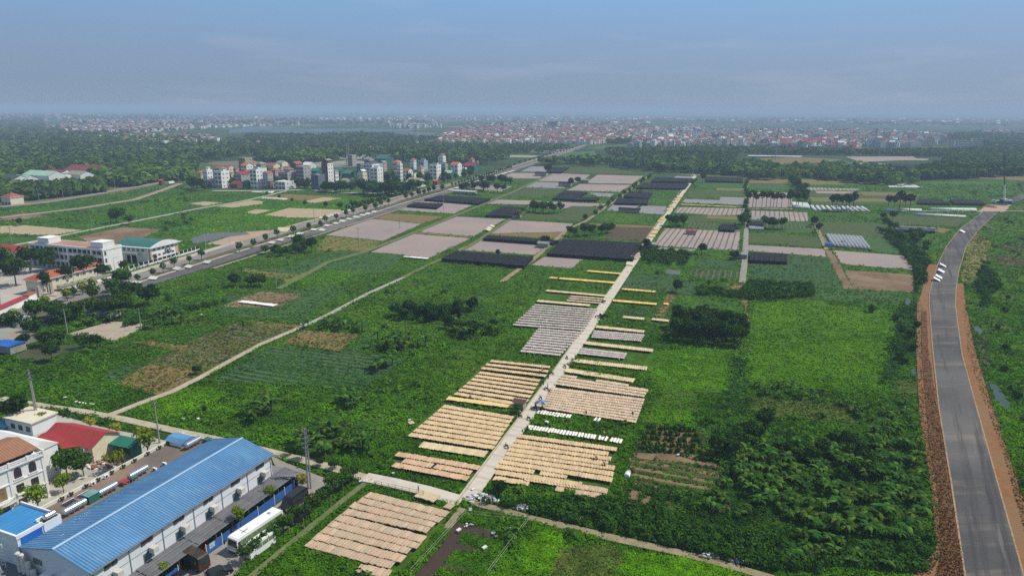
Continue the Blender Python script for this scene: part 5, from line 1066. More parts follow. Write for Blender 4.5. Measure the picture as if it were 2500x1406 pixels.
# plastic drums by the gable wall
drum = MB(); drum.tube((0, 0, 0), (0, 0, 1.0), .40, .42, M('white_plastic', (.68, .66, .62), (.5, .48, .45), s=3), 12); drum.tube((0, 0, 1.0), (0, 0, 1.12), .42, .22, MATS['white_plastic'], 12); DR = drum.mesh('storage_drum')
for i, (x, z) in enumerate([(.5, 0), (.5, 1.15), (.5, 2.3), (1.5, 0), (1.5, 1.15), (1.5, 2.3), (2.5, 0), (2.5, 1.15), (3.5, 0)]):
    o = link('storage_drum', DR, None, (*frame(x, -.9), 4.26+z), rnd.random()); tag(o, 'white plastic drum, %s stack from the left, %s from the bottom, against the gable' % (ordw(int(x)+1), ordw(int(z/1.1)+1)), 'drum', 'white drums against the gable wall')
# lattice ladder
lt = fthing('ladder_tower', -3.6, -2.0, 4.25, 'white lattice ladder frame standing beside the white drums', 'ladder'); m = MB()
for x in (0, 1.0):
    for y in (0, .8): m.box(x-.04, x+.04, y-.04, y+.04, 0, 4.3, white)
m.build('leg', lt)
for k in range(7):
    m = MB(); [m.box(.042, .958, y-.03, y+.03, .4+k*.6, .46+k*.6, white) for y in (0, .8)]; m.build('rung', lt)
# blue topped tower block beside the gable
tb = fthing('blue_annex', 0, 0, 0, 'white annex with flat bright blue roof at the factory gable', 'building')
m = MB(); m.box(-9.5, -.25, -.2, 3.9, 0, 9.3, wallw); m.box(-9.5, -1.9, 3.9, 6.6, 0, 9.3, wallw); m.box(-.249, -.18, .3, 3.7, 7.9, 9.5, blued); m.build('wall', tb)
m = MB(); m.prism([(-9.3, 0), (-.5, 0), (-.5, 3.8), (-2.0, 3.8), (-2.0, 6.4), (-9.3, 6.4)], 9.32, 9.45, M('blue_flat_roof', (.04, .20, .45), (.06, .25, .52), s=.2, rough=.5, stripe=(-22, 1.0, (.03, .16, .38), .12))); m.build('roof', tb)
m = MB(); m.box(-9.6, -.1, -.35, -.02, 9.3, 9.95, white); m.box(-.42, -.1, -.019, 3.9, 9.3, 9.95, white); m.box(-1.98, -1.7, 3.91, 6.7, 9.3, 9.9, white); m.box(-9.6, -1.99, 6.45, 6.7, 9.3, 9.9, white); m.build('parapet', tb)
tk = fthing('tank_house', -2.6, 3.95, 0, 'small white block with open roof carrying a steel water tank', 'building'); m = MB(); m.box(.72, 2.5, 0, 2.9, 0, 9.0, wallw); m.box(.72, 2.5, 0, .15, 9.0, 9.6, white); m.box(.72, 2.5, 2.75, 2.9, 9.0, 9.6, white); m.box(2.35, 2.5, .151, 2.749, 9.0, 9.6, white); m.build('wall', tk); m = MB(); m.box(.74, 2.34, .16, 2.74, 9.0, 9.06, terr); m.build('roof', tk)
def tank(x, y, z, L, r, lab):
    e = fthing('water_tank', x, y, z, lab, 'water tank', None, RAD(90)); b = MB(); n = 20
    P = [(math.cos(2*math.pi*i/n)*r, r+.35+math.sin(2*math.pi*i/n)*r) for i in range(n)]; b.xprism(P, -L/2, L/2, steel); b.build('body', e, smooth=False)
    for s in (-1, 1): c = MB(); c.tube((s*L/2, 0, r+.35), (s*(L/2+.18), 0, r+.35), r*.97, r*.6, steel, 20); c.build('end_cap', e)
    h = MB(); h.tube((0, 0, 2*r+.33), (0, 0, 2*r+.5), .22, .2, steel, 10); h.build('hatch', e)
    for q in (-.36, -.12, .12, .36):
        k = MB(); k.box(L*q-.04, L*q+.04, -r*.8, r*.8, 0, .05, greymet); [k.box(L*q-.04, L*q+.04, s*r*.75-.04, s*r*.75+.04, .05, r*.75, greymet) for s in (-1, 1)]; k.build('support', e)
# roof terrace left of the hall
te = fthing('terrace_block', -7.8, 7.0, 0, 'long block with dark flat concrete terrace beside the blue factory roof', 'building')
m = MB(); m.box(0, 7.75, 0, 32.0, 0, 7.5, M('terrace_wall', (.66, .64, .58), (.55, .53, .48), s=.3)); m.build('wall', te); m = MB(); m.box(.3, 7.74, .2, 31.8, 7.5, 7.56, terr); m.build('roof', te)
m = MB(); m.box(0, .28, 0, 32, 7.5, 8.2, M('parapet_paint', (.70, .69, .62), (.58, .57, .50), s=.6)); m.box(.281, 7.7, 31.75, 32, 7.5, 8.0, MATS['parapet_paint']); m.build('parapet', te)
for x, y, L, lab in ((-1.9, 36.0, 3.6, 'steel tank farthest along the dark terrace'), (-1.9, 23.0, 3.8, 'steel tank in the middle of the dark terrace'), (-1.9, 16.6, 3.4, 'steel tank just beyond the green box on the terrace'), (-1.9, 10.4, 3.8, 'steel tank nearest the blue flat roof')): tank(x, y, 7.57, L, .62, lab)
tank(-1.0, 5.6, 9.07, 1.5, .55, 'short steel tank on the small white block')
gx = fthing('green_box', -3.2, 12.8, 7.57, 'dark green sheet metal box on the terrace', 'shed'); m = MB(); m.box(0, 1.7, 0, 2.0, 0, 1.5, greenm); m.build('wall', gx); m = MB(); m.box(-.1, 1.8, -.1, 2.1, 1.5, 1.56, M('pale_green_roof', (.12, .24, .22), (.2, .3, .34), s=.8)); m.build('roof', gx)
bs = fthing('blue_shed', -7.0, 34.6, 7.57, 'small white shed with bright blue roof at the far end of the terrace', 'shed'); m = MB(); m.box(0, 3.4, 0, 3.9, 0, .9, white); m.box(1.9, 3.4, -.9, -.001, 0, .95, blued); m.build('wall', bs)
m = MB(); m.xprism([(-.15, .92), (3.55, .92), (2.6, 1.5), (.9, 1.5)], -.95, 4.0, bluer); m.build('roof', bs, (0, 0, 0), 0); bs.children[-1].rotation_euler = (0, 0, RAD(90)); bs.children[-1].location = (3.5, 0, 0); bs.children[-1].scale = (1, .95, 1)
for x, y, mt, lab in ((-2.6, 19.3, redroof, 'little red metal canopy between two steel tanks'), (-2.4, 20.9, greenm, 'green sheet cover beside the little red canopy'), (-1.4, 38.0, greenm, 'green hatch cover at the far corner of the terrace')):
    e = fthing('hatch_canopy', x, y, 7.57, lab, 'canopy'); m = MB(); m.box(0, 1.5, 0, 1.3, .7, .76, mt); m.build('cover', e); m = MB(); [m.box(a-.04, a+.04, b-.04, b+.04, 0, .7, greymet) for a in (.1, 1.4) for b in (.1, 1.2)]; m.build('leg', e)
pot = MB(); pot.tube((0, 0, 0), (0, 0, .35), .16, .24, M('clay_pot', (.13, .09, .07)), 10); POT = pot.mesh('potted_shrub')
shr = crown_mesh('shrub', GREENS['dark'], 120, 4, .22, .9, 5)
for i, y in enumerate((11.8, 13.5, 16.4, 18.8, 21.6, 24.1, 26.6, 29.6, 32.4, 34.4)):
    o = link('potted_shrub', POT, None, (*frame(-7.1, y), 7.57)); c = link('shrub', shr, o, (0, 0, .12)); c.scale = (.42, .42, .42); tag(o, '%s potted shrub from the near end along the white terrace parapet' % ordw(i+1), 'potted plant', 'potted shrubs along the parapet')
acu = MB(); acu.box(-.45, .45, -.17, .17, .12, .75, white); ACU = acu.mesh('outdoor_unit'); fan = MB(); fan.tube((-.1, -.171, .43), (-.1, -.19, .43), .24, .24, dark, 14); FAN = fan.mesh('fan')
for i, (x, y, rz, lab) in enumerate([(-.6, 25.6, 0, 'nearer of two white air conditioners at the blue roof edge'), (-.6, 27.8, 0, 'farther of two white air conditioners at the blue roof edge'), (-6.9, 17.6, 90, 'white air conditioner by the cream gate post parapet'), (-6.9, 20.3, 90, 'white air conditioner between two potted shrubs')]):
    o = link('outdoor_unit', ACU, None, (*frame(x, y), 7.57), FA+RAD(rz)); link('fan', FAN, o); tag(o, lab, 'air conditioner', 'air conditioners on the terrace')
for i, y in enumerate((10.8, 13.6)):
    e = fthing('solar_heater', -5.6, y, 7.57, '%s glass tube heater lying on the terrace' % ('nearer', 'farther')[i], 'solar heater'); m = MB(); [m.tube((0, .1*k, .3), (1.6, .1*k, .12), .035, .035, glass, 5) for k in range(20)]; m.build('tubes', e); m = MB(); m.tube((0, -.1, .36), (0, 2.1, .36), .14, .14, steel, 10); m.build('tank', e)
# canopy and fence along the drive
cp = fthing('canopy', W_+.1, 4, 0, 'grey corrugated lean-to canopy along the white factory wall', 'canopy')
m = MB()
for (y0, y1, zi, zo) in ((0, 3, 3.1, 2.6), (3.1, 12.3, 3.25, 2.8), (12.4, 19.0, 3.3, 2.85), (19.1, 26, 3.35, 2.9), (26.1, 38.5, 3.3, 2.85)):
    n = int((y1-y0)/.28)
    for i in range(n):
        a = y0+(y1-y0)*i/n; b = a+(y1-y0)/n; h = (a+b)/2; m.face([(.02, a, zi), (3.9, a, zo), (3.9, h, zo+.09), (.02, h, zi+.09)], greyp); m.face([(.02, h, zi+.09), (3.9, h, zo+.09), (3.9, b, zo), (.02, b, zi)], greyp)
m.build('roof', cp)
for y in range(0, 39, 4): m = MB(); m.tube((3.8, y, 0), (3.8, y, 2.8), .05, .05, greymet, 6); m.build('post', cp)
for x in (1.3, 2.7, 3.85): m = MB(); m.box(x-.04, x+.04, 0, 38.4, 3.42-x*.13-.0, 3.5-x*.13, greymet); m.build('purlin', cp)
e = fthing('end_canopy', 9.5, L_+.1, 0, 'dark grey corrugated canopy behind the far end of the factory', 'canopy'); m = MB()
for i in range(24): a = i*.42; m.face([(a, 0, 3.2), (a+.21, 0, 3.3), (a+.21, 3.6, 2.9), (a, 3.6, 2.8)], greyp); m.face([(a+.21, 0, 3.3), (a+.42, 0, 3.2), (a+.42, 3.6, 2.8), (a+.21, 3.6, 2.9)], greyp)
m.build('roof', e); [MB.build(mm, 'post', e) for mm in [(lambda q: (q.tube((x, 3.5, 0), (x, 3.5, 2.8), .05, .05, greymet, 6), q)[1])(MB()) for x in (.2, 5, 9.8)]]
fe = fthing('sheet_fence', 19.6, 11.0, 0, 'blue sheet metal fence with white posts along the drive', 'fence')
bf = M('blue_sheet_fence', (.035, .12, .36), (.05, .15, .42), s=.4, rough=.55, stripe=(68, .3, (.03, .09, .3), .3))
for a, b in ((6.5, 10), (10.1, 14.5), (14.6, 19), (19.1, 23.5), (23.6, 29.4), (-8, 0.4)): m = MB(); m.box(0, .06, a, b, .1, 1.9, bf); m.build('panel', fe)
for y in (6.4, 10.0, 14.5, 19, 23.5, 26.5, 29.4, .5): m = MB(); m.box(-.02, .1, y-.05, y+.05, 0, 2.3, white); m.build('post', fe)
e = fthing('side_fence', 14.5, 41.5, 0, 'blue sheet wall closing the far end of the canopy', 'fence'); m = MB(); m.box(0, 5.1, 0, .06, 0, 2.2, bf); m.build('panel', e)
nb = fthing('notice_board', 19.68, 18.1, 0, 'pale blue notice sheet with a dark square fixed on the blue fence', 'notice'); m = MB(); m.box(0, .03, 0, 1.2, .9, 1.9, M('notice_blue', (.45, .62, .72))); m.build('sheet', nb); m = MB(); m.box(.031, .04, .35, .85, 1.15, 1.65, M('notice_mark', (.12, .3, .4), (.5, .6, .6), s=9)); m.build('mark', nb)
orange = M('orange_goods', (.52, .06, .02), (.35, .04, .02), s=2)
for i, (x, y, s) in enumerate([(17.2, 18.0, 1.0), (18.2, 18.6, .8), (17.6, 19.6, .9), (18.4, 21.2, .7), (17.0, 16.9, .8)]):
    e = fthing('orange_bag', x, y, 0, '%s orange sack from the front under the canopy beside the dark minibus' % ordw(i+1), 'sack', 'orange sacks under the canopy'); m = MB(); n = 10
    for k in range(4): m.tube((0, 0, k*.35*s), (0, 0, (k+1)*.35*s), s*(.55, .7, .68, .5)[k], s*(.7, .68, .5, .25)[k], orange, n)
    m.build('sack', e)
# villa
vil = empty('villa', (-91.5-22*math.cos(RAD(62)), 120.7-22*math.sin(RAD(62)), 0), RAD(62), 'three storey white villa with balustrades, arched windows and brown roof terrace cover', 'villa')
pw = M('villa_white', (.80, .80, .80), (.72, .72, .71), s=.4, rough=.7); mar = M('maroon_frame', (.12, .035, .03))
m = MB(); m.box(0, 22, 0, 10, 0, 9.3, pw)
for z in (3.3, 6.2): m.box(-.1, 22.15, -.15, -.001, z, z+.25, pw)
m.box(-.3, 22.35, -.35, 10.3, 9.301, 9.6, pw)
for x in (11.9, 15.9, 21.85): m.box(x-.25, x+.25, -.12, -.002, 0, 9.3, pw)
m.build('wall', vil)
m = MB(); m.box(9.5, 22.3, -.3, -.1, 10.25, 10.4, pw); [m.box(10+i*.24, 10.1+i*.24, -.25, -.15, 9.6, 10.25, pw) for i in range(51)]
for x in (9.6, 12.8, 16.0, 19.2, 22.1): m.box(x-.2, x+.2, -.35, -.05, 9.6, 10.55, pw)
m.box(22.1, 22.3, -.04, 10.2, 9.6, 10.4, pw); m.build('balustrade', vil)
brn = M('brown_corrugated', (.34, .17, .10), (.27, .14, .09), s=.6, stripe=(62, .5, (.18, .10, .07), .25))
m = MB(); m.face([(8, .3, 10.9), (21.7, .3, 10.9), (21.2, 6, 12.1), (8, 6, 12.1)], brn); m.face([(8, 6, 12.1), (21.2, 6, 12.1), (21.0, 10, 11.2), (8, 10, 11.2)], brn); m.face([(8, .3, 10.8), (8, 6, 12.0), (21.2, 6, 12.0), (21.7, .3, 10.8)], brn); m.build('terrace_roof', vil)
m = MB(); m.box(9.0, 14.6, 2.6, 8.8, 9.61, 12.3, pw); m.face([(8.6, 2.0, 12.35), (15.0, 2.0, 12.35), (14.2, 5.4, 13.9), (8.6, 5.4, 13.9)], greenm); m.face([(8.6, 5.4, 13.9), (14.2, 5.4, 13.9), (15.0, 9.2, 12.35), (8.6, 9.2, 12.35)], greenm); m.face([(14.2, 5.4, 13.9), (15.0, 2.0, 12.35), (15.0, 9.2, 12.35)], greenm); m.build('stair_hood', vil)
m = MB(); m.box(8.2, 21.4, 2, 9.8, 9.61, 10.85, dark); m.build('terrace_shade_fill', vil)  # near-black box standing in for the shade under the terrace roof
def archwin(W, H):
    f = MB(); n = 8; P = [(-W/2, 0)]+[(-W/2*math.cos(math.pi*i/n), H-W/2+W/2*math.sin(math.pi*i/n)) for i in range(n+1)]+[(W/2, 0)]
    b = len(f.v); f.v += [(x, -.05, z) for x, z in P]; f.f.append(tuple(range(len(P)))); f.m.append(f.mi(mar))
    f.box(-W/2-.25, W/2+.25, -.2, -.0, -.2, -.01, pw); g = MB(); g.box(-W*.4, -.04, -.08, -.052, .12, H-W*.45, glass); g.box(.04, W*.4, -.08, -.052, .12, H-W*.45, glass); g.box(-W*.28, W*.28, -.08, -.052, H-W*.4, H-W*.15, glass); return f.mesh('window'), g.mesh('pane')
aw = archwin(1.3, 2.1); rw = wbox('w', 1.3, 1.6, mar, glass, 1, .08)
for x in (19.9, 17.3, 10.4, 7.8): setwin(vil, aw, x, -.004, 6.85)
for x in (19.9, 17.3, 10.4, 7.8): setwin(vil, rw, x, -.004, 3.9); setwin(vil, rw, x, -.004, .9)
m = MB(); m.box(13.1, 14.9, -.1, -.003, 3.6, 6.0, M('balcony_door', (.30, .22, .12), (.15, .1, .06), s=2)); m.build('balcony_door', vil); m = MB(); m.box(13.0, 15.0, -.1, -.003, .4, 3.0, glass); m.build('door', vil)
m = MB(); n = 10; PB = [(14-2.4*math.cos(math.pi*i/n), -.15-1.7*math.sin(math.pi*i/n)) for i in range(n+1)]; m.prism(PB[::-1], 3.15, 3.45, pw)
for i in range(n): (x0, y0), (x1, y1) = PB[i], PB[i+1]; [m.box(x0+(x1-x0)*t-.04, x0+(x1-x0)*t+.04, y0+(y1-y0)*t-.04, y0+(y1-y0)*t+.04, 3.45, 4.2, pw) for t in (0, .33, .66)]; m.tube((x0, y0, 4.25), (x1, y1, 4.25), .09, .09, pw, 6)
for x in (12.4, 15.6): m.tube((x, -1.3, 0), (x, -1.3, 3.15), .18, .15, pw, 10)
m.build('balcony', vil)
wg = empty('white_gable', (-103.5, 126.5, 0), RAD(-20), 'plain white gable house behind the villa', 'house'); m = MB(); m.box(-8, 7, 0, 6, 0, 7.2, pw); m.build('wall', wg); m = MB(); m.xprism([(-.3, 7.21), (6.3, 7.21), (3, 9.2)], -8.2, 7.2, M('white_sheet_roof', (.74, .74, .72), (.68, .68, .66), s=.3)); m.build('roof', wg)
# red roofed school and its carport
rs_ = empty('red_roofed_block', (-103.6, 138.0, 0), RAD(-19), 'single storey cream block with long red metal gable roof', 'school block')
m = MB(); b0 = [(0, 0, 0), (0, 7, 0), (0, 7, 4.4), (0, 3.5, 6.1), (0, 0, 4.4)]; b1 = [(14.2, y, z) for x, y, z in b0]; m.face(b0, cream); m.face(b1[::-1], cream); m.face([b0[0], b1[0], b1[4], b0[4]], cream); m.face([b1[1], b0[1], b0[2], b1[2]], cream); m.build('wall', rs_)
m = MB()
for s in (0, 1):
    y0, y1 = ((-.5, 3.5), (7.5, 3.5))[s]; m.face([(-.4, y0, 4.3), (14.6, y0, 4.3), (14.6, y1, 6.25), (-.4, y1, 6.25)], redroof); [m.box(-.4+i*.6, -.34+i*.6, min(y0, y1), max(y0, y1), 4.0, 4.02, redroof) for i in ()]
m.build('roof', rs_)
for x in (9.2, 12.6): setwin(rs_, wbox('w', 1.3, 1.5, white, glass, 1), x, -.003, 1.3)
o = link('outdoor_unit', ACU, None, (-92.2, 133.4, 3.2), RAD(-19)); link('fan', FAN, o); tag(o, 'air conditioner on the cream wall under the red roof', 'air conditioner')
cpk = empty('red_carport', (-102.6, 131.5, 0), RAD(-19), 'wide red metal lean-to roof sloping down from the school block', 'carport')
m = MB(); m.face([(-2.0, -1.6, 3.3), (9.0, 6.0, 4.45), (8.8, 9.2, 5.75), (-1.0, 9.4, 5.9), (-4.5, 6.5, 4.6), (-4.2, 1.5, 3.5)], redroof); m.face([(-2.0, -1.6, 3.2), (-4.2, 1.5, 3.4), (-4.5, 6.5, 4.5), (9.0, 6.0, 4.35)], redroof); m.build('roof', cpk)
for x, y in ((-1.6, -1.0), (1.6, 1.2), (4.8, 3.4), (8, 5.5)): m = MB(); m.tube((x, y, 0), (x, y, 3.3+y*.12), .06, .06, greymet, 6); m.build('post', cpk)
gs = empty('green_open_shed', (-90.0, 137.6, 0), RAD(-19), 'dark green sheet metal shed open on one side, scrap furniture before it', 'shed'); m = MB(); m.box(0, 7.2, 2.8, 2.9, 0, 3.6, greenm); m.box(0, .1, 0, 2.799, 0, 3.6, greenm); m.box(7.1, 7.2, 0, 2.799, 0, 3.4, greenm); m.build('wall', gs); m = MB(); m.face([(-.2, -.3, 3.3), (7.4, -.3, 3.3), (7.4, 3.1, 3.85), (-.2, 3.1, 3.85)], greenm); m.face([(-.2, -.3, 3.2), (-.2, 3.1, 3.75), (7.4, 3.1, 3.75), (7.4, -.3, 3.2)], greenm); m.build('roof', gs)
def junk(name, cx, cy, rx, ry, n, cols, smax, lab, cat, kind='stuff', zm=.5, z0=0):
    m = MB()
    for i in range(n):
        a = rnd.uniform(0, 6.28); q = math.sqrt(rnd.random()); x, y = cx+rx*q*math.cos(a), cy+ry*q*math.sin(a); s = rnd.uniform(.3, 1)*smax; h = z0+zm*(1-q)*rnd.random(); r = rnd.uniform(0, 3.14)
        m.box(-s/2, s/2, -s*rnd.uniform(.2, .5), s*rnd.uniform(.2, .5), h, h+s*rnd.uniform(.15, .6), rnd.choice(cols), r, (x, y))
    return tag(m.build(name), lab, cat, kind=kind)
rb = [M('rag_white', (.72, .72, .72)), M('rag_white', (.72, .72, .72)), M('rag_grey', (.35, .36, .38)), M('rag_blue', (.25, .38, .52)), M('rag_pink', (.5, .3, .28)), M('rag_brown', (.2, .14, .1))]
junk('scrap_heap', -88.0, 133.5, 4.0, 1.8, 110, [greymet, M('rag_grey', (.3, .3, .3)), M('rag_rust', (.3, .12, .07)), white, wood], 1.3, 'heap of broken desks and scrap metal in front of the green shed', 'scrap heap', zm=1.4)
junk('scrap_heap', -92.5, 127.5, 3.4, 2.4, 120, rb+[wood], .9, 'pale heap of waste timber and sacks beside the light green tree', 'scrap heap', zm=.8)
gp_ = empty('gate_post', (*frame(-9.3, 13.8), 0), FA, 'cream gate post wall with a square opening beside the terrace', 'gate post'); m = MB(); m.box(0, .9, 0, .9, 0, 4.6, M('peach_paint', (.62, .42, .26), (.55, .38, .25), s=1)); m.box(.2, .7, .901, 3.2, 2.6, 4.6, MATS['cream_paint']); m.box(-.1, 1.0, -.1, 1.0, 4.6, 4.8, white); m.build('wall', gp_); m = MB(); m.box(.701, .72, 1.5, 2.4, 3.0, 4.0, dark); m.build('opening', gp_)
mu = empty('painted_wall', (*frame(-9.2, 18), 0), FA, 'low wall painted with blue and green school mural', 'wall'); m = MB(); m.box(0, .2, 0, 16, 0, 5.6, M('mural', (.18, .42, .45), (.12, .30, .12), s=.5, c3=(.45, .6, .62), s3=.3)); m.build('wall', mu)
# small house and shelters at the edge
sh = empty('small_house', (-119.0, 149.0, 0), RAD(-20), 'small white house with pale flat roof under a dark tree', 'house'); m = MB(); m.box(-2, 7, 0, 6, 0, 3.3, wallw); m.build('wall', sh); m = MB(); m.box(-2.4, 7.4, -.4, 6.4, 3.3, 3.6, M('pale_roof', (.66, .60, .48), (.58, .53, .43), s=.5)); m.build('roof', sh); [setwin(sh, wbox('w', 1.4, 1.3, greymet, glass, 1), x, -.003, 1) for x in (.5, 3, 5.6)]
for (px, py, wx, wy, h, mt, lab) in [(8, 842, 14, 9, 3.2, M('tin_roof', (.22, .30, .28), (.38, .22, .16), s=.25), 'tin roofed shed with rusty patches beside the pond'), (18, 862, 6, 5, 3.0, blued, 'blue roofed lean-to by the pond'), (22, 805, 9, 7, 4.0, M('teal_wall', (.30, .42, .44)), 'pale teal hut at the end of the avenue ditch'),
  (258, 774, 8, 4.5, 2.6, blued, 'blue tarpaulin shelter among the trees'), (232, 775, 6, 3, 2.4, M('pale_tin', (.5, .52, .5), (.4, .42, .4), s=.4), 'pale tin lean-to beside the blue tarpaulin'), (1266, 1000, 2.6, 2.2, 2.2, M('brown_hut', (.12, .075, .065)), 'brown tarpaulin hut beside the lane with a small tree'),
  (1325, 605, 6, 4, 2.8, greymet, 'grey tin hut at the end of the farm track'), (1686, 573, 6, 5, 2.2, M('maroon_sheet', (.22, .03, .06)), 'small maroon roofed hut standing in the pale plot'), (1805, 632, 7, 4, 2.8, greymet, 'grey roofed farm shed on the grey track'), (2022, 604, 4, 3, 2.2, blued, 'small blue hut at the grey tunnels'),
  (1378, 456, 12, 8, 4, dark, 'dark hut between the far pale plots'), (1320, 430, 14, 8, 4, dark, 'dark shed at the far farm track corner'), (1248, 533, 7, 5, 3, dark, 'dark hut beside the light green tree'), (1262, 533, 5, 4, 3, tealroof, 'teal roofed hut under the light green tree'), (1588, 606, 5, 4, 2.6, M('tarp_grey', (.33, .33, .33)), 'grey tarpaulin stall at the bend of the lane'), (1425, 446, 10, 6, 3, greymet, 'grey hut between two far mulched plots'),
  (1135, 474, 22, 5, 3, M('pale_tin', (.5, .5, .5)), 'long pale shed behind the avenue trees'), (1535, 519, 16, 5, 3.0, dark, 'dark arched store between the small pale plots'), (915, 468, 20, 8, 5, M('brown_shed', (.16, .10, .08)), 'brown shed behind the roadside grove')]:
    x, y = gp(px, py); e = empty('farm_shed', (x-wx/2, y, .3), RAD(-20), lab, 'shed'); m = MB(); m.box(0, wx, 0, wy, 0, h*.85, M('shed_wall', (.35, .34, .32), (.25, .24, .22), s=.5)); m.build('wall', e); m = MB(); m.xprism([(-.4, h*.85+.01), (wy+.4, h*.85+.01), (wy*.5, h*1.15)], -.3, wx+.3, mt); m.build('roof', e)
# ------------------------------------------------------------------ school and hall by the avenue
sc = empty('school', (-234.7, 325.7, 0), RAD(-17.5), 'long white school block with corridors, columns and two roof boxes', 'school')
m = MB(); m.box(0, 46, 2.6, 10.5, 0, 10.4, pw); m.box(45.7, 46, 0, 2.599, 0, 10.4, pw); m.box(0, .3, 0, 2.599, 0, 10.4, pw); m.build('wall', sc)
m = MB()
for z in (3.4, 6.9): m.box(.301, 45.699, -.1, 2.599, z, z+1.15, pw)
m.box(-.2, 46.2, -.4, 10.7, 10.401, 11.5, pw); m.build('corridor', sc)
m = MB(); m.box(.6, 45.6, .3, 10.2, 11.502, 11.56, M('roof_terracotta', (.32, .17, .13), (.38, .25, .2), s=.2)); m.build('roof', sc)
for i in range(16): m = MB(); x = .9+i*2.95; k = .45 if i % 5 == 3 else .14; m.box(x-k, x+k, -.45 if k > .3 else -.2, .25, 0, 10.39, pw); m.build('column', sc)
cw = wbox('w', 2.0, 1.9, greymet, glass, 2)
for z in (.9, 4.6, 8.0): [setwin(sc, cw, 2.4+i*2.95, 2.597, z) for i in range(15)]
for a, b in ((5.5, 12.5), (38.5, 45.9)): m = MB(); m.box(a, b, .6, 7.0, 11.57, 14.0, pw); m.box(a-.2, b+.1, .4, 7.2, 14.001, 14.25, pw); m.build('stair_tower', sc)
ew = wbox('w', 1.0, 2.0, greymet, glass, 0)
for z in (1.0, 4.6, 8.0): setwin(sc, ew, 46.003, 1.2, z, RAD(90))
ha = empty('hall', (-202.6, 339.2, 0), RAD(-17), 'white and orange assembly hall with curved green roof', 'hall')
m = MB(); m.box(0, 24, 0, 18, 0, 7.6, pw); m.box(22.8, 24.12, -.12, -.001, 0, 7.3, MATS['peach_paint']); m.box(24.001, 24.12, 16.5, 18.1, 0, 6.5, MATS['peach_paint']); m.box(24.001, 24.1, -.1, .9, 0, 5.5, MATS['peach_paint']); m.box(6, 18, -2.5, -.001, 5.0, 5.3, pw); [m.box(x-.2, x+.2, -2.4, -2.0, 0, 5.0, pw) for x in (6.3, 10, 14, 17.7)]; m.build('wall', ha)
m = MB(); n = 10; P = [(-1.0+20*i/n, 7.7+2.4*math.sin(math.pi*i/n)) for i in range(n+1)]; m.xprism(P+[(19, 7.6), (-1, 7.6)][0:0], 1.5, 24.9, tealroof); m.xprism([(-1.3, 7.601), (19.3, 7.601), (19.3, 7.95), (-1.3, 7.95)], -.6, 25.2, pw); m.build('roof', ha)
m = MB(); m.xprism([(-1.3, 7.96)]+[(-1.3+20.6*i/n, 7.96+2.45*math.sin(math.pi*i/n)) for i in range(1, n)]+[(19.3, 7.96)], 24.91, 25.2, pw); m.build('gable_edge', ha)
hw = wbox('w', 1.6, 1.0, greymet, glass, 1); [setwin(ha, hw, 24.003, 2.5+i*3.0, z, RAD(90)) for i in range(5) for z in (3.0, 6.0)]; [setwin(ha, wbox('w', 1.7, 1.3, greymet, bluetint, 1), 2+i*2.9, -.003, 5.7) for i in range(7)]; m = MB(); m.box(9, 15, -.1, -.003, 0, 3.4, dark); m.build('door', ha)
def hip(W, D, h, z, m, ov=.8):
    b = MB(); a = (-ov, -ov, z); c = (W+ov, -ov, z); d = (W+ov, D+ov, z); e = (-ov, D+ov, z); k = min(W, D)/2+ov
    if W <= D: p, q = (W/2, k-ov, z+h), (W/2, D-k+ov, z+h); b.face([a, c, p], m); b.face([c, d, q, p], m); b.face([d, e, q], m); b.face([e, a, p, q], m)
    else: p, q = (k-ov, D/2, z+h), (W-k+ov, D/2, z+h); b.face([a, c, q, p], m); b.face([c, d, q], m); b.face([d, e, p, q], m); b.face([e, a, p], m)
    b.face([e, d, c, a], m); b.box(-ov-.05, W+ov+.05, -ov-.05, D+ov+.05, z-.25, z-.002, white); return b
gh = empty('gatehouse', (-201.2, 273.6, 0), RAD(-18), 'two storey pale gatehouse block with red tiled hip roof by the avenue', 'building'); m = MB(); m.box(0, 7, 0, 26, 0, 5.9, cream); m.build('wall', gh); hip(7, 26, 2.2, 6.2, tilered).build('roof', gh); [setwin(gh, wbox('w', 1.4, 1.4, white, glass, 1), 7.003, 2+i*3.2, z, RAD(90)) for i in range(8) for z in (1, 3.9)]; setwin(gh, wbox('w', 2.4, 1.4, white, glass, 2), 3.5, -.003, 1)
g2 = empty('gatehouse', (-207, 313, 0), RAD(-18), 'low red hip roofed block in front of the white school', 'building'); m = MB(); m.box(0, 14, 0, 7, 0, 4.2, cream); m.build('wall', g2); hip(14, 7, 1.8, 4.45, tilered).build('roof', g2)
g3 = empty('school_wing', (-262, 300, 0), RAD(-18), 'red hip roofed school wing cut by the edge behind the big tree', 'building'); m = MB(); m.box(0, 24, 0, 9, 0, 6.2, cream); m.build('wall', g3); hip(24, 9, 2.4, 6.5, tilered).build('roof', g3)
g4 = empty('school_wing', (-262, 333, 0), RAD(-18), 'far red roofed school wing at the edge before the sand plots', 'building'); m = MB(); m.box(0, 22, 0, 9, 0, 6.4, cream); m.build('wall', g4); hip(22, 9, 2.2, 6.7, redroof).build('roof', g4)
def wall_run(name, pts, h, t, mt, lab, cat, cap=None, z=0.0):
    a, b = Vector(gp(*pts[0])), Vector(gp(*pts[1])); d = b-a; e = empty(name, (a.x, a.y, z), math.atan2(d.y, d.x), lab, cat); m = MB(); m.box(0, d.length, 0, t, 0, h, mt); m.build('wall', e)
    if cap: c = MB(); c.box(-.2, d.length+.2, -.3, cap[1], h+.002, h+.3, cap[0]); c.build('coping', e)
    return e, d.length
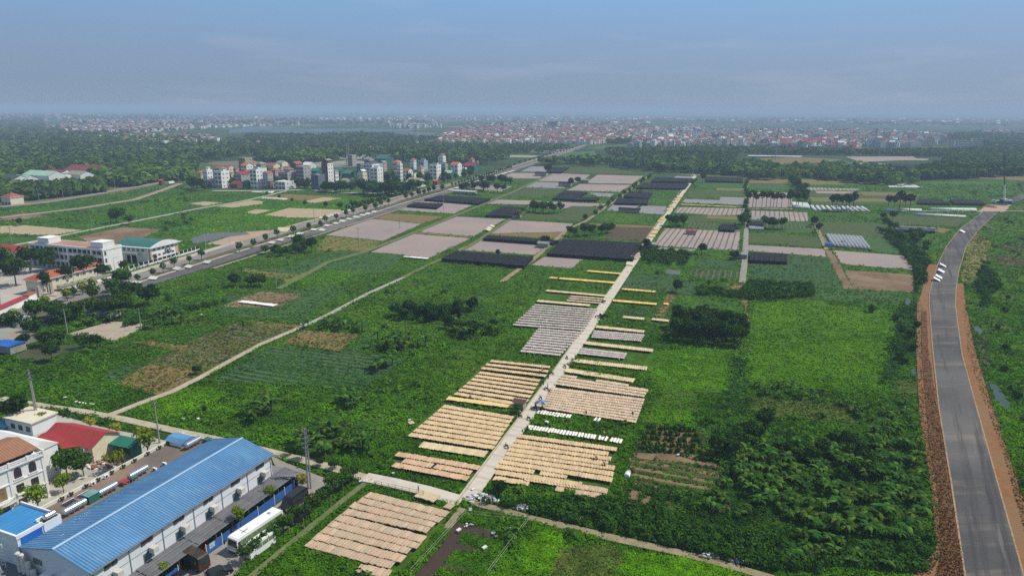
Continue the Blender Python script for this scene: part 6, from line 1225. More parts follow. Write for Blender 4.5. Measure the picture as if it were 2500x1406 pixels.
wall_run('boundary_wall', [(-10, 778), (72, 741)], 2.6, .3, white, 'white wall with sloping red roofed lean-to along the avenue', 'wall', (redroof, 3.2)); wall_run('boundary_wall', [(72, 740), (91, 731)], 3.0, 2.0, white, 'short cream roofed wall block beside the school gate', 'wall', (tilered, 2.2))
wall_run('boundary_wall', [(154, 713), (278, 681)], 2.0, .3, white, 'stained white roadside wall before the gatehouse trees', 'wall', (M('moss_coping', (.26, .25, .2), (.2, .2, .15), s=.5), 3.2))
sg = empty('school_gate', (*gp(97, 728), .3), RAD(75), 'school gate with two stone clad pillars', 'gate'); stone = M('pillar_stone', (.42, .38, .34), (.3, .27, .25), s=2)
for y in (0, 5.5): m = MB(); m.box(y, y+1.2, 0, 1.0, 0, 4.4, stone); m.build('pillar', sg)
m = MB(); [m.box(1.25+i*.35, 1.3+i*.35, .45, .5, 0, 2.0, greymet) for i in range(12)]; m.box(1.21, 5.49, .44, .51, 1.9, 2.0, greymet); m.build('gate_leaf', sg)
e, L = wall_run('railing_fence', [(315, 662), (376, 644)], .9, .25, white, 'white wall and black railing fence before the green roofed hall', 'fence'); L = 60
for i in range(16): m = MB(); m.box(i*3.2, i*3.2+.4, -.05, .3, .901, 2.3, white); m.build('post', e); m = MB(); m.box(i*3.2+.41, i*3.2+3.19, .1, .16, .95, 2.1, dark); m.build('railing', e)
m = MB(); m.box(17, 52, 0, .25, 0, .9, white); m.build('wall', e)

lb = MB(); _p = [Vector(gp(*p, .5)) for p in ((1118, 1222), (1247, 1045), (1363, 888), (1541, 632), (1630, 508), (1692, 425))]
for a, b in zip(_p, _p[1:]):
    d = (b-a).normalized(); s = Vector((-d.y, d.x))*.14; q = [(a.x+s.x, a.y+s.y), (a.x-s.x, a.y-s.y), (b.x-s.x, b.y-s.y), (b.x+s.x, b.y+s.y)]; lb.prism(q, .0, .62, MATS['dusty_path'])
tag(lb.build('lane_kerb'), kind='structure')
# ------------------------------------------------------------------ houses
COLR = {'white': pw, 'cream': cream, 'grey': M('bare_render', (.42, .41, .40), (.33, .32, .31), s=.4), 'pink': M('pink_render', (.52, .36, .33), (.45, .32, .3), s=.4), 'yellow': M('yellow_render', (.62, .50, .24), (.55, .44, .2), s=.4), 'blue': M('blue_render', (.42, .50, .58), (.36, .44, .52), s=.4),
        'brick': M('brick_red', (.22, .10, .085), (.17, .08, .07), s=1), 'green': M('green_sheet', (.05, .16, .14), (.04, .12, .11), s=.3), 'olive': M('olive_render', (.40, .37, .24), (.34, .32, .2), s=.3), 'glassy': M('blue_glass_front', (.14, .20, .24), (.10, .14, .17), s=.5, rough=.2), 'pale': M('pale_sheet', (.66, .70, .70), (.58, .62, .62), s=.3)}
ROOF = {'red': M('house_red_tiles', (.34, .115, .08), (.26, .09, .07), s=.5), 'maroon': M('maroon_sheets', (.24, .06, .06), (.2, .04, .05), s=.3), 'teal': tealroof, 'grey': M('grey_roof', (.28, .28, .27), (.2, .2, .2), s=.3), 'white': M('white_roof', (.68, .69, .68), (.6, .6, .6), s=.2), 'green': M('pale_green_sheets', (.32, .50, .40), (.28, .44, .36), s=.2), 'dark': M('dark_roof', (.05, .06, .07), (.08, .09, .1), s=.2), 'olive': M('olive_roof', (.30, .28, .19), (.25, .24, .17), s=.2), 'orange': M('orange_tiles', (.52, .15, .06), (.42, .12, .06), s=.5)}
HW = wbox('w', 1.5, 1.5, white, glass, 1); HWB = wbox('w', 2.6, 1.9, greymet, glass, 2)
def house(px, py, wpx, h, wall, rt, rc, lab, name='house', cat='house', ratio=1.35, side=None, az=-20, win=True, fl=3.4):
    x, y = gp(px, py); d = math.hypot(x, y); ppm = FPX/math.hypot(d, CAMH); w = wpx/ppm; W = w/(.80+.62*ratio); D = W*ratio; c, s = math.cos(RAD(az)), math.sin(RAD(az))
    ox, oy = x-W*.62*c-.3*W*0, y-W*.62*s; e = empty(name, (ox, oy, 0), RAD(az), lab, cat); wm = COLR[wall]; m = MB(); m.box(0, W, 0, D, 0, h, wm); nf = max(1, int(h/fl))
    if win and nf > 1:
        for k in range(1, nf): m.box(-.12, W+.12, -.35, -.002, k*h/nf-.12, k*h/nf+.12, wm)
    if side: m.box(W+.001, W+.06, .02, D-.02, .0, h-.05, COLR[side])
    r = MB(); ov = .35
    if rt == 'gable': k = W*.32; r.face([(-ov, -ov, h), (W/2, -ov, h+k), (W/2, D+ov, h+k), (-ov, D+ov, h)], ROOF[rc]); r.face([(W+ov, -ov, h), (W+ov, D+ov, h), (W/2, D+ov, h+k), (W/2, -ov, h+k)], ROOF[rc]); m.face([(0, 0, h+.003), (W, 0, h+.003), (W/2, 0, h+k-.12)], wm); m.face([(0, D, h+.003), (W/2, D, h+k-.12), (W, D, h+.003)], wm)
    elif rt == 'cross': k = D*.22; r.face([(-ov, -ov, h), (W+ov, -ov, h), (W+ov, D/2, h+k), (-ov, D/2, h+k)], ROOF[rc]); r.face([(-ov, D/2, h+k), (W+ov, D/2, h+k), (W+ov, D+ov, h), (-ov, D+ov, h)], ROOF[rc]); m.face([(W, 0, h+.003), (W, D, h+.003), (W, D/2, h+k-.1)], wm)
    elif rt == 'hip': r = hip(W, D, min(W, D)*.3, h+.26, ROOF[rc], .5)
    else:
        r.box(.2, W-.2, .2, D-.2, h+.003, h+.08, ROOF[rc]); m.box(0, W, 0, .18, h, h+.8, wm); m.box(0, .18, .181, D, h, h+.8, wm); m.box(W-.18, W, .181, D, h, h+.8, wm)
        if rt == 'stair': m.box(W*.25, W*.8, D*.45, D*.8, h+.081, h+2.9, wm); r.box(W*.2, W*.85, D*.4, D*.85, h+2.9, h+3.1, ROOF[rc])
        if rt == 'top': t = MB(); t.box(W*.1, W*.9, D*.15, D*.85, h+.081, h+2.8, wm); t.build('wall', e); r.face([(W*.0, D*.05, h+2.7), (W/2, D*.05, h+4.2), (W/2, D*.95, h+4.2), (0, D*.95, h+2.7)], ROOF[rc]); r.face([(W, D*.05, h+2.7), (W, D*.95, h+2.7), (W/2, D*.95, h+4.2), (W/2, D*.05, h+4.2)], ROOF[rc])
    m.build('wall', e); r.build('roof', e)
    if win:
        n = max(2, int(W/3.0)); k = HWB if W > 7 else HW
        for f in range(nf):
            z = f*h/nf+1.0
            for i in range(n): setwin(e, k if f else HWB, W*(i+.5)/n, -.004, z if f else .5)
            for i in range(2 if nf > 1 else 0): setwin(e, HW, W+(.065 if side else .004), D*(.25+.45*i), z, RAD(90))
    return e
def c4(x, y): return 470+x/6.757, 370+y/6.757
def c5(x, y): return 830+x/6.757, 370+y/6.757
H = [ # zoom x range, base y, height, wall, roof type, roof colour, label  (village one)
 (80, 185, 545, 12, 'yellow', 'hip', 'orange', 'mustard three storey house with orange roof at the village edge'), (168, 305, 600, 16.5, 'white', 'stair', 'white', 'tall narrow white house next to the mustard one'), (245, 345, 605, 8, 'blue', 'cross', 'grey', 'low house with small blue grey roof between white houses'),
 (345, 555, 605, 15.5, 'white', 'stair', 'grey', 'broad white four storey house with roof terrace and balconies'), (350, 530, 480, 13, 'pink', 'cross', 'red', 'wide pale wall house with long red roof behind the white houses'), (495, 660, 450, 12, 'cream', 'cross', 'red', 'cream gabled house with red roof beside the tall ochre block'),
 (640, 760, 440, 11, 'pink', 'gable', 'red', 'pink gabled house under the ochre block'), (560, 690, 500, 8, 'cream', 'cross', 'red', 'low cream house with red roof at the tree gap'), (750, 950, 430, 21, 'olive', 'flat', 'olive', 'tallest ochre flat topped block of the village'),
 (785, 960, 460, 15, 'white', 'cross', 'orange', 'white house with bright orange roof before the ochre block'), (960, 1045, 350, 12, 'cream', 'hip', 'orange', 'orange hip roof house right behind the ochre block'), (1040, 1175, 360, 11, 'olive', 'hip', 'olive', 'olive roofed house at the back of the village'),
 (1040, 1190, 440, 10, 'white', 'flat', 'maroon', 'white house with maroon upper wall in the village middle'), (830, 1000, 490, 10, 'brick', 'hip', 'orange', 'orange hip roofed house in the village middle'), (720, 865, 520, 9, 'brick', 'hip', 'red', 'dark red roofed house behind the grey gable'),
 (650, 885, 570, 11, 'grey', 'gable', 'maroon', 'grey gabled house with maroon roof on the village front'), (600, 800, 612, 4.5, 'brick', 'cross', 'maroon', 'low maroon roofed shop on the village front'), (805, 935, 618, 6.5, 'green', 'cross', 'teal', 'teal roofed shed next to the maroon shop'),
 (930, 1130, 622, 18, 'white', 'stair', 'dark', 'tall white house with dark glass front strip and black roof edge'), (1150, 1300, 622, 15, 'grey', 'gable', 'red', 'narrow grey house with orange red roof beside the tall white one'), (1230, 1312, 625, 7, 'brick', 'flat', 'dark', 'small dark shopfront between the narrow house and the warehouse'),
 (1312, 1625, 628, 6.8, 'pale', 'flat', 'white', 'white sheet metal warehouse on the village front'), (1380, 1665, 560, 12.5, 'grey', 'stair', 'grey', 'grey house with white parapet behind the warehouse'), (1280, 1420, 500, 12, 'pink', 'hip', 'red', 'pink house with red hip roof behind the warehouse'), (1420, 1495, 480, 13, 'pink', 'stair', 'red', 'slim pink house with roof box'),
 (1505, 1640, 480, 12, 'pink', 'hip', 'red', 'red hip roofed house right of the slim pink one'), (1640, 1725, 520, 12, 'grey', 'gable', 'red', 'red gabled house touching the unfinished block'), (1680, 1915, 555, 18, 'grey', 'flat', 'grey', 'unfinished grey block with open balconies'),
 (1585, 1785, 380, 12, 'brick', 'gable', 'red', 'dark red gabled house at the back beside the white arch roof'), (1765, 1990, 290, 5, 'pale', 'cross', 'white', 'white arched sheet roof at the back of the village'), (1930, 2150, 640, 14, 'glassy', 'flat', 'white', 'grey house with large glass front above an open ground floor'),
 (2115, 2300, 560, 22, 'brick', 'top', 'grey', 'tall house with brick red front and white gabled top'), (2290, 2395, 520, 12, 'white', 'hip', 'red', 'white house with red roof right of the brick fronted tower'), (1185, 1400, 310, 5.5, 'cream', 'cross', 'red', 'long low red roofed building at the back of the village'), (1345, 1530, 250, 4.5, 'cream', 'cross', 'grey', 'long pale low building at the very back of the village'),
 (1905, 2115, 400, 5.5, 'green', 'cross', 'teal', 'long teal roofed shed behind the glass fronted house'), (2300, 2500, 400, 6, 'green', 'cross', 'teal', 'teal shed roof behind the red and white house')]
for x0, x1, yb, h, wc, rt, rc, lab in H:
    px, py = c4((x0+x1)/2, yb); house(px, py, (x1-x0)/6.757, h, wc, rt, rc, lab, side='white' if wc in ('white', 'brick') and h > 12 else None, win=h > 5.6 or wc == 'cream')
H2 = [(110, 250, 240, 14, 'grey', 'flat', 'grey', 'lone grey tower house at the tree edge'), (530, 850, 230, 9, 'green', 'cross', 'teal', 'big dark teal warehouse behind the second village'), (630, 760, 330, 11, 'pink', 'gable', 'grey', 'pale pink gable house before the teal warehouse'), (600, 700, 380, 12, 'blue', 'flat', 'grey', 'plain blue grey wall house'),
 (350, 620, 490, 17, 'white', 'top', 'dark', 'large white house with dark roof bands and small red top'), (265, 380, 440, 15, 'glassy', 'flat', 'grey', 'grey balcony house beside the large white one'), (270, 430, 560, 11.5, 'cream', 'top', 'white', 'cream villa with ornate turret'), (470, 685, 520, 15, 'white', 'stair', 'white', 'stepped white house above the dark grove'),
 (850, 1000, 310, 10, 'cream', 'hip', 'orange', 'cream house with bright orange hip roof'), (930, 1030, 500, 18, 'white', 'stair', 'white', 'slim white tower house with roof lantern'), (1010, 1185, 485, 11, 'white', 'cross', 'red', 'white house with twin red gables'), (1150, 1255, 455, 5.5, 'white', 'flat', 'white', 'low plain white block'),
 (1272, 1380, 470, 14, 'cream', 'gable', 'red', 'narrow cream house with red roof by the avenue'), (1140, 1252, 300, 12, 'white', 'gable', 'red', 'white gable house with red roof at the wood edge'), (1265, 1435, 325, 12, 'blue', 'stair', 'grey', 'blue grey house with angled gable'), (1600, 1740, 285, 15, 'white', 'top', 'red', 'tall white house with small red gable top'),
 (1450, 1655, 470, 15.5, 'white', 'stair', 'dark', 'grey and white house with black mansard and dormers'), (1510, 1640, 560, 4.5, 'brick', 'cross', 'orange', 'orange roofed roadside shop'), (1640, 1775, 410, 13, 'grey', 'stair', 'white', 'pale plain wall house with white terrace'), (1680, 1890, 460, 7, 'green', 'cross', 'green', 'low hall with pale green roof'),
 (1800, 2000, 410, 13.5, 'white', 'cross', 'orange', 'white three storey block with orange roof and black windows'), (2000, 2090, 375, 7, 'white', 'flat', 'white', 'small white cube house'), (2000, 2290, 350, 8, 'green', 'cross', 'maroon', 'long dark green hall with maroon roof'), (2100, 2220, 245, 9, 'pink', 'gable', 'red', 'pink gable house behind the maroon roof'), (2215, 2290, 260, 7, 'pink', 'gable', 'red', 'small pink house at the end of the second village'),
 (1025, 1390, 600, 5, 'pale', 'cross', 'olive', 'long low hall with tan and green roof at the avenue'), (845, 940, 510, 11, 'green', 'gable', 'red', 'dark green walled house with red gable'), (690, 845, 480, 6, 'green', 'cross', 'teal', 'low teal shed beside the green walled house'), (0, 240, 440, 5, 'green', 'cross', 'teal', 'long low teal factory shed'), (0, 160, 560, 5, 'grey', 'cross', 'olive', 'brownish sheds at the foot of the second village'), (380, 540, 300, 13, 'grey', 'cross', 'grey', 'grey house behind the large white one'), (150, 270, 560, 6, 'olive', 'flat', 'green', 'olive wall building beside the cream villa')]
for x0, x1, yb, h, wc, rt, rc, lab in H2:
    px, py = c5((x0+x1)/2, yb); house(px, py, (x1-x0)/6.757, h, wc, rt, rc, lab, side='white' if wc in ('white',) and h > 12 else None, win=h > 5.6 and wc != 'green')
# far left factory group: crop scale 4.018
for x0, x1, yb, h, wc, rt, rc, lab, rat in [(-60, 190, 860, 9, 'pale', 'cross', 'dark', 'teal roofed mill at the picture edge of the far factory', .8), (110, 300, 850, 9.5, 'pale', 'cross', 'green', 'pale sheet hall of the far factory with a light green roof', .7), (250, 375, 885, 8, 'brick', 'flat', 'maroon', 'maroon walled store at the front of the far factory', .6), (370, 480, 875, 7, 'white', 'hip', 'teal', 'white house with teal hip roof beside the maroon store', .9),
   (230, 560, 830, 11, 'pale', 'cross', 'green', 'longest pale green roofed hall of the far factory', .5), (480, 640, 820, 10, 'white', 'cross', 'white', 'white gabled hall of the far factory', .8), (640, 850, 810, 10, 'pale', 'cross', 'olive', 'pale grey hall with brown roof near the roadside trees', .7), (420, 660, 770, 8, 'white', 'cross', 'maroon', 'red brown roofed hall behind the white one', .5), (650, 1040, 735, 8, 'white', 'cross', 'maroon', 'dark red roofed farthest hall of the factory', .4), (0, 150, 1010, 6, 'cream', 'hip', 'red', 'red hip roof house beside the trunk road', 1.0), (660, 700, 890, 4, 'brick', 'flat', 'orange', 'tiny orange hut by the trunk road', 1.0), (1165, 1240, 800, 4, 'pale', 'cross', 'grey', 'small pale hut among roadside trees', 1.0),
   (1555, 1605, 815, 5, 'brick', 'cross', 'orange', 'orange brick hut on the road island', 1.0)]:
    house((x0+x1)/8.036, 250+yb/4.018, (x1-x0)/4.018, h, wc, rt, rc, lab, name='factory_hall' if h > 7.5 else 'house', cat='factory hall' if h > 7.5 else 'house', ratio=rat, win=h < 7.6)
# landmarks of the far town
for x0, x1, yb, h, wc, rt, rc, lab, az, rat in [(1342, 1430, 350, 13, 'glassy', 'flat', 'white', 'long two storey frame building under construction where the avenue ends', -20, .25), (1338, 1364, 316, 30, 'glassy', 'flat', 'grey', 'tallest blue glass block in the far town', -20, .6), (1354, 1366, 315, 31, 'pale', 'flat', 'white', 'pale striped slab joined to the blue glass block', -20, .7),
   (1536, 1547, 352, 19, 'grey', 'flat', 'white', 'thin white slab house standing alone before the far town', -30, 2), (1625, 1632, 356, 15, 'grey', 'flat', 'white', 'small slab house right of the flat roofed shed', -30, 2), (1602, 1626, 356, 11, 'blue', 'flat', 'grey', 'flat roofed dark shed beside the small slab', -20, .6), (2151, 2173, 351, 27, 'cream', 'flat', 'grey', 'wide beige wall tower in the far town', -20, .7), (2218, 2236, 354, 27, 'pale', 'flat', 'grey', 'pale grey wall tower beside a cream house', -30, 1), (2262, 2280, 357, 21, 'cream', 'gable', 'red', 'cream stepped tower with red top before the trees', -20, 1),
   (2316, 2329, 363, 18, 'cream', 'flat', 'grey', 'beige box house among far trees', -30, 1.2), (2340, 2371, 361, 14, 'white', 'flat', 'white', 'wide white low block at the town end', -20, .5), (2376, 2396, 362, 20, 'cream', 'flat', 'white', 'last beige tower at the outer end of the town', -20, .8), (2029, 2046, 369, 16, 'cream', 'hip', 'red', 'bright cream cube of the school before the town', -20, 1), (2055, 2097, 370, 11, 'cream', 'hip', 'white', 'cream hall with domed roof before the town', -20, .7), (1900, 2030, 361, 12, 'brick', 'cross', 'maroon', 'very long maroon roofed hall before the town', -12, .25),
   (1880, 1945, 358, 13, 'olive', 'flat', 'grey', 'long dull olive block on the town edge', -20, .3), (1612, 1632, 342, 24, 'white', 'flat', 'white', 'big white apartment block in the front of the far town', -20, .8), (2030, 2036, 322, 30, 'white', 'flat', 'white', 'thin white monument like tower in the town', -20, 1), (1735, 1760, 353, 22, 'grey', 'flat', 'white', 'grey and white tower pair facing the fields', -20, .8), (1688, 1700, 354, 22, 'white', 'flat', 'white', 'white slender tower house facing the fields', -20, 1), (2046, 2070, 333, 14, 'yellow', 'flat', 'green', 'yellow green public building inside the town', -20, .8),
   (1100, 1120, 340, 14, 'white', 'flat', 'white', 'white twin box house at the near end of the town', -20, .8), (1218, 1232, 344, 17, 'white', 'flat', 'white', 'white box house with dark openings', -20, 1), (853, 867, 404, 2, 'grey', 'flat', 'grey', 'low grey wall by the lone tower house', -20, 1), (622, 632, 357, 9, 'white', 'hip', 'red', 'small white house by the dike road', -20, 1), (365, 400, 358, 4, 'grey', 'cross', 'teal', 'long dark shed before the red roofed hamlet', -20, .4), (465, 510, 358, 4, 'grey', 'cross', 'teal', 'second dark shed beside the hamlet', -20, .4), (2276, 2296, 288+60, 6, 'pale', 'cross', 'white', 'white low hall behind the towers', -20, .6)]:
    house((x0+x1)/2, yb, x1-x0, h, wc, rt, rc, lab, name='building', cat='building', ratio=rat, az=az, win=h > 9 and h < 40)

# town houses: nearest ones are objects, the rest one mass
TZ = [([(1070, 350), (1085, 333), (1150, 308), (1300, 298), (1560, 303), (1640, 318), (1530, 345), (1440, 353), (1300, 352)], 3800, 'red', 'the red roofed far town'),
      ([(1545, 368), (1545, 335), (1640, 312), (1860, 316), (2100, 322), (2130, 345), (2090, 372), (1950, 368), (1870, 362), (1740, 362)], 2100, 'mix', 'the pale far town beyond the green fields'),
      ([(2100, 340), (2120, 322), (2300, 330), (2310, 350), (2240, 360), (2130, 362)], 330, 'mix', 'the town end near the tall beige towers'), ([(2380, 325), (2500, 328), (2500, 332), (2400, 332)], 60, 'mix', 'the sheds on the far plain'),
      ([(100, 318), (205, 295), (500, 294), (740, 300), (730, 306), (520, 313), (330, 325), (200, 323)], 900, 'red', 'the distant red roofed town'), ([(205, 350), (235, 341), (330, 338), (420, 334), (545, 342), (535, 352), (400, 357), (210, 353)], 190, 'red', 'the red roofed hamlet in the trees'),
      ([(930, 305), (1060, 302), (1090, 312), (960, 315)], 90, 'mix', 'the small white hamlet behind the lake')]
KW = {'white': (.60, .60, .60), 'cream': (.52, .47, .36), 'grey': (.30, .30, .31), 'pink': (.38, .28, .26), 'blue': (.30, .36, .42)}; KR = {'red': (.25, .10, .085), 'dull red': (.19, .105, .095), 'white': (.50, .51, .53), 'grey': (.2, .2, .21), 'teal': (.07, .16, .17)}
TOWN = []
for poly, n, ty, where in TZ:
    xs = [p[0] for p in poly]; ys = [p[1] for p in poly]; k = 0
    g0 = [gp(*p) for p in poly]; gx = [p[0] for p in g0]; gy = [p[1] for p in g0]; got = 0
    while got < n and k < n*12:
        k += 1; px, py = rnd.uniform(min(xs), max(xs)), max(ys)-(max(ys)-min(ys))*rnd.random()**(1.35)
        if not inside(px, py, poly): continue
        x, y = gp(px, py); d = math.hypot(x, y)
        red = ty == 'red'; wc = rnd.choice(['white', 'white', 'cream', 'pink', 'grey'] if red else ['white', 'white', 'cream', 'grey', 'blue', 'grey']); rc = rnd.choice(['red', 'dull red', 'dull red', 'grey', 'white'] if red else ['red', 'dull red', 'white', 'grey', 'teal', 'white'])
        W = rnd.uniform(5, 10)*(1+d/9000); D = W*rnd.uniform(1.1, 1.9); h = rnd.uniform(5.5, 11.5) if red else rnd.choice([rnd.uniform(6, 12), rnd.uniform(9, 19)])
        TOWN.append((d, x, y, W, D, h, wc, rc, rnd.choice([-20, -20, -35, 60, -8]), rc in ('red', 'dull red') or rnd.random() < .2, where)); got += 1
for i in range(1500):
    px, py = rnd.uniform(0, 2500), 286+10*rnd.random()**2+ (px_ := 0); py += rnd.uniform(0, 8)+(px-1250)*.006
    x, y = gp(px, py); d = math.hypot(x, y)
    if lattice(np.array([x]), np.array([y]), .0011, 51)[0] < .52: continue
    if d < 14000: TOWN.append((d, x, y, rnd.uniform(12, 30), rnd.uniform(14, 30), rnd.uniform(8, 20), rnd.choice(['white', 'grey', 'pink', 'grey']), rnd.choice(['dull red', 'dull red', 'grey', 'white']), -20, True, 'the horizon towns'))
TOWN.sort(); near_h = [t for t in TOWN if t[10] != 'the horizon towns'][:175]; ns = set(id(t) for t in near_h); PROT = {}
cnt = {}
for t in near_h:
    d, x, y, W, D, h, wc, rc, az, gab, where = t; fl = max(2, min(6, int(h/3.4))); k = (wc, rc, gab, fl)
    if k not in PROT:
        hm = fl*3.4; m = MB(); wm = COLR[wc]; rm = ROOF[{'red': 'red', 'dull red': 'maroon', 'white': 'white', 'grey': 'grey', 'teal': 'teal'}[rc]]; m.box(0, 7, 0, 11, 0, hm, wm)
        for f in range(fl):
            for q in (1.0, 3.1, 5.2): m.box(q, q+1.1, -.06, -.003, f*3.4+1, f*3.4+2.6, glass)
            for q in (1.5, 5.5, 8.6): m.box(7.003, 7.05, q, q+1.0, f*3.4+1.1, f*3.4+2.4, glass)
        r = MB()
        if gab: r.xprism([(-.5, hm+.003), (11.5, hm+.003), (5.5, hm+2.6)], -.4, 7.4, rm)
        else: r.box(-.2, 7.2, -.2, 11.2, hm+.003, hm+.4, rm); r.box(2, 5.5, 5, 9, hm+.4, hm+2.8, wm)
        PROT[k] = (m.mesh('town_house'), r.mesh('roof'))
    cnt[where] = cnt.get(where, 0)+1; o = link('town_house', PROT[k][0], None, (x, y, 0), RAD(az)); o.scale = (W/7, D/11, h/(fl*3.4)); link('roof', PROT[k][1], o)
    tag(o, '%s nearest house, %s, %s walls, %s %s roof' % (ordw(cnt[where]), where.replace('the ', '', 1), wc, rc, 'pitched' if gab else 'flat'), 'house', 'houses of '+where)
V, C = [], []
for t in TOWN:
    if id(t) in ns: continue
    d, x, y, W, D, h, wc, rc, az, gab, where = t; c, s = math.cos(RAD(az)), math.sin(RAD(az)); R = lambda a, b, z: (x+a*c-b*s, y+a*s+b*c, z); w, l = W/2, D/2; k = W*.3 if gab else .3
    V += [R(-w, -l, 0), R(w, -l, 0), R(w, -l, h), R(-w, -l, h), R(w, -l, 0), R(w, l, 0), R(w, l, h), R(w, -l, h), R(-w, l, 0), R(-w, -l, 0), R(-w, -l, h), R(-w, l, h),
          R(-w-.4, -l, h), R(w+.4, -l, h), R(w*.9, 0, h+k), R(-w*.9, 0, h+k), R(-w*.9, 0, h+k), R(w*.9, 0, h+k), R(w+.4, l, h), R(-w-.4, l, h)]
    a, b = np.array(KW[wc])*rnd.uniform(.75, 1.1), np.array(KR[rc])*rnd.uniform(.75, 1.2); C += [a, a, a, b, b]
far_t = link('distant_town', np_quads('distant_town', np.array(V), np.array(C), FARM)); tag(far_t, 'mass of distant town houses fading into the haze', 'town', kind='stuff')

# ------------------------------------------------------------------ poles, lamps, pylons
polem = M('pole_concrete', (.36, .35, .33), (.28, .27, .26), s=1)
def pole(px, py, h, lab, twin=False, arms=2, az=-20):
    x, y = gp(px, py); e = empty('utility_pole', (x, y, 0), RAD(az), lab, 'utility pole')
    for s in ((-.35, .35) if twin else (0,)): m = MB(); m.tube((s, 0, 0), (s*.6, 0, h), .19, .11, polem, 8); m.build('shaft', e)
    for k in range(arms):
        z = h-.4-k*1.0; m = MB(); m.box(-1.1, 1.1, -.06, .06, z-.06, z+.06, greymet); m.build('crossarm', e)
        for q in (-1.0, -.4, .4, 1.0): i = MB(); i.tube((q, 0, z+.061), (q, 0, z+.35), .07, .05, rubber, 6); i.build('insulator', e)
pole(93, 1033, 14, 'tall leaning looking concrete pole beside the village road', True, 3); pole(390, 1083, 11, 'slim concrete pole behind the light green yard trees', False, 2); pole(756, 1193, 13.5, 'twin concrete pole with many crossarms beside the village path', True, 5)
for px, py, h, lab in [(225, 556, 9, 'thin pole on the sandy field road'), (350, 530, 9, 'thin pole by the broad leafy tree'), (600, 484, 9, 'thin pole in front of the first village'), (470, 508, 11, 'double pole in the green field'), (876, 604, 11, 'pole standing on the brown stubble plot'), (976, 558, 10, 'pole standing in the pale mulched plot'), (345, 806, 8, 'pole at the corner of the gravel lot'), (165, 815, 9, 'pole behind the pond trees'), (1083, 514, 11, 'pole in the mulched plot beside the black net'), (30, 598, 10, 'pole behind the school wing'), (768, 545, 14, 'tall pole on the avenue median'), (675, 700, 9, 'pole between the field plots')]: pole(px, py, h, lab, False, 1)
lm = MB(); lm.tube((0, 0, 0), (0, 0, 9), .13, .08, M('lamp_post_grey', (.5, .52, .54), (.45, .46, .48)), 6); lm.tube((0, 0, 9), (.9, 0, 9.5), .07, .06, MATS['lamp_post_grey'], 5); lm.tube((.9, 0, 9.5), (2.0, 0, 9.55), .06, .05, MATS['lamp_post_grey'], 5); LPm = lm.mesh('pole'); lh = MB(); lh.box(1.7, 2.6, -.17, .17, 9.45, 9.62, white); LHm = lh.mesh('lamp_head')
def lamp(x, y, rz, lab, grp): e = empty('street_lamp', (x, y, .3), rz, lab, 'street lamp', grp); link('pole', LPm, e); link('lamp_head', LHm, e)
for i, g in enumerate(along([(128, 722), (278, 681), (470, 624), (587, 588)], 6)): lamp(g[0], g[1], RAD(-15), '%s street lamp from the near end on the school side pavement' % ordw(i+1), 'lamps on the school side')
for i, g in enumerate(along([(620, 602), (840, 538), (1074, 462), (1250, 412), (1400, 366)], 34)): lamp(g[0], g[1], RAD(-15 if i % 2 else 165), '%s street lamp from the near end along the avenue median' % ordw(i+1), 'lamps on the median')
for i, g in enumerate(along([(0, 502), (210, 476), (440, 434)], 11)): lamp(g[0], g[1], RAD(-70), '%s street lamp along the trunk road' % ordw(i+1), 'lamps on the trunk road')
def pylon(px, py, h, lab):
    x, y = gp(px, py); e = empty('power_pylon', (x, y, 0), RAD(20), lab, 'pylon'); w = h*.09
    for a in (-1, 1):
        for b in (-1, 1): m = MB(); m.tube((a*w, b*w, 0), (a*.6, b*.6, h), .35, .25, greymet, 4); m.build('leg', e)
    for k in range(9):
        z0, z1 = h*k/9, h*(k+1)/9; f0, f1 = w+(.6-w)*k/9, w+(.6-w)*(k+1)/9; m = MB()
        for s in (-1, 1): m.tube((-f0, s*f0, z0), (f1, s*f1, z1), .15, .15, greymet, 4); m.tube((f0, s*f0, z0), (-f1, s*f1, z1), .15, .15, greymet, 4)
        m.build('brace', e)
    for k in range(3): m = MB(); z = h*(.72+.12*k); m.tube((-h*.13, 0, z), (h*.13, 0, z), .2, .2, greymet, 4); m.build('arm', e)
pylon(1892, 392, 48, 'lattice pylon among the far trees right of centre'); pylon(1015, 348, 42, 'lattice pylon by the pale lake plots'); pylon(2132, 378, 45, 'lattice pylon near the far pale plots'); pylon(850, 402, 30, 'lattice mast beside the lone grey tower house')
# ------------------------------------------------------------------ crane and machines
x, y = gp(2452, 499); cr_ = empty('mobile_crane', (x, y, .3), RAD(10), 'mobile crane with tall raised boom, white at its foot', 'crane'); blk = M('machine_dark', (.08, .09, .11), (.05, .05, .06))
m = MB(); m.box(-6, 6, -1.4, 1.4, 1.0, 2.2, blk); m.box(4.0, 6.2, -1.4, 1.4, 2.201, 3.2, white); m.build('chassis', cr_); m = MB(); m.box(-2.5, 2, -1.5, 1.5, 2.3, 4.2, white); m.box(-4.2, -2.501, -1.4, 1.4, 2.3, 3.6, blk); m.build('cab', cr_)
m = MB(); m.tube((-1, 0, 4), (-3.2, 0, 16), .75, .65, white, 6); m.build('boom_base', cr_); m = MB(); m.tube((-3.2, 0, 16), (-9.5, 0, 41), .5, .28, blk, 6); m.build('boom', cr_); m = MB(); m.tube((-9.5, 0, 41), (-10.5, 0, 41.2), .3, .3, greymet, 5); m.tube((-10.4, 0, 41.2), (-10.4, 0, 33), .04, .04, blk, 4); m.box(-10.7, -10.1, -.3, .3, 32, 33, orange); m.build('hook', cr_)
for s in (-1, 1):
    for q in (-4.6, -3, 3, 4.8): m = MB(); m.tube((q, s*1.45, .7), (q, s*1.1, .7), .7, .7, rubber, 10); m.build('wheel', cr_)
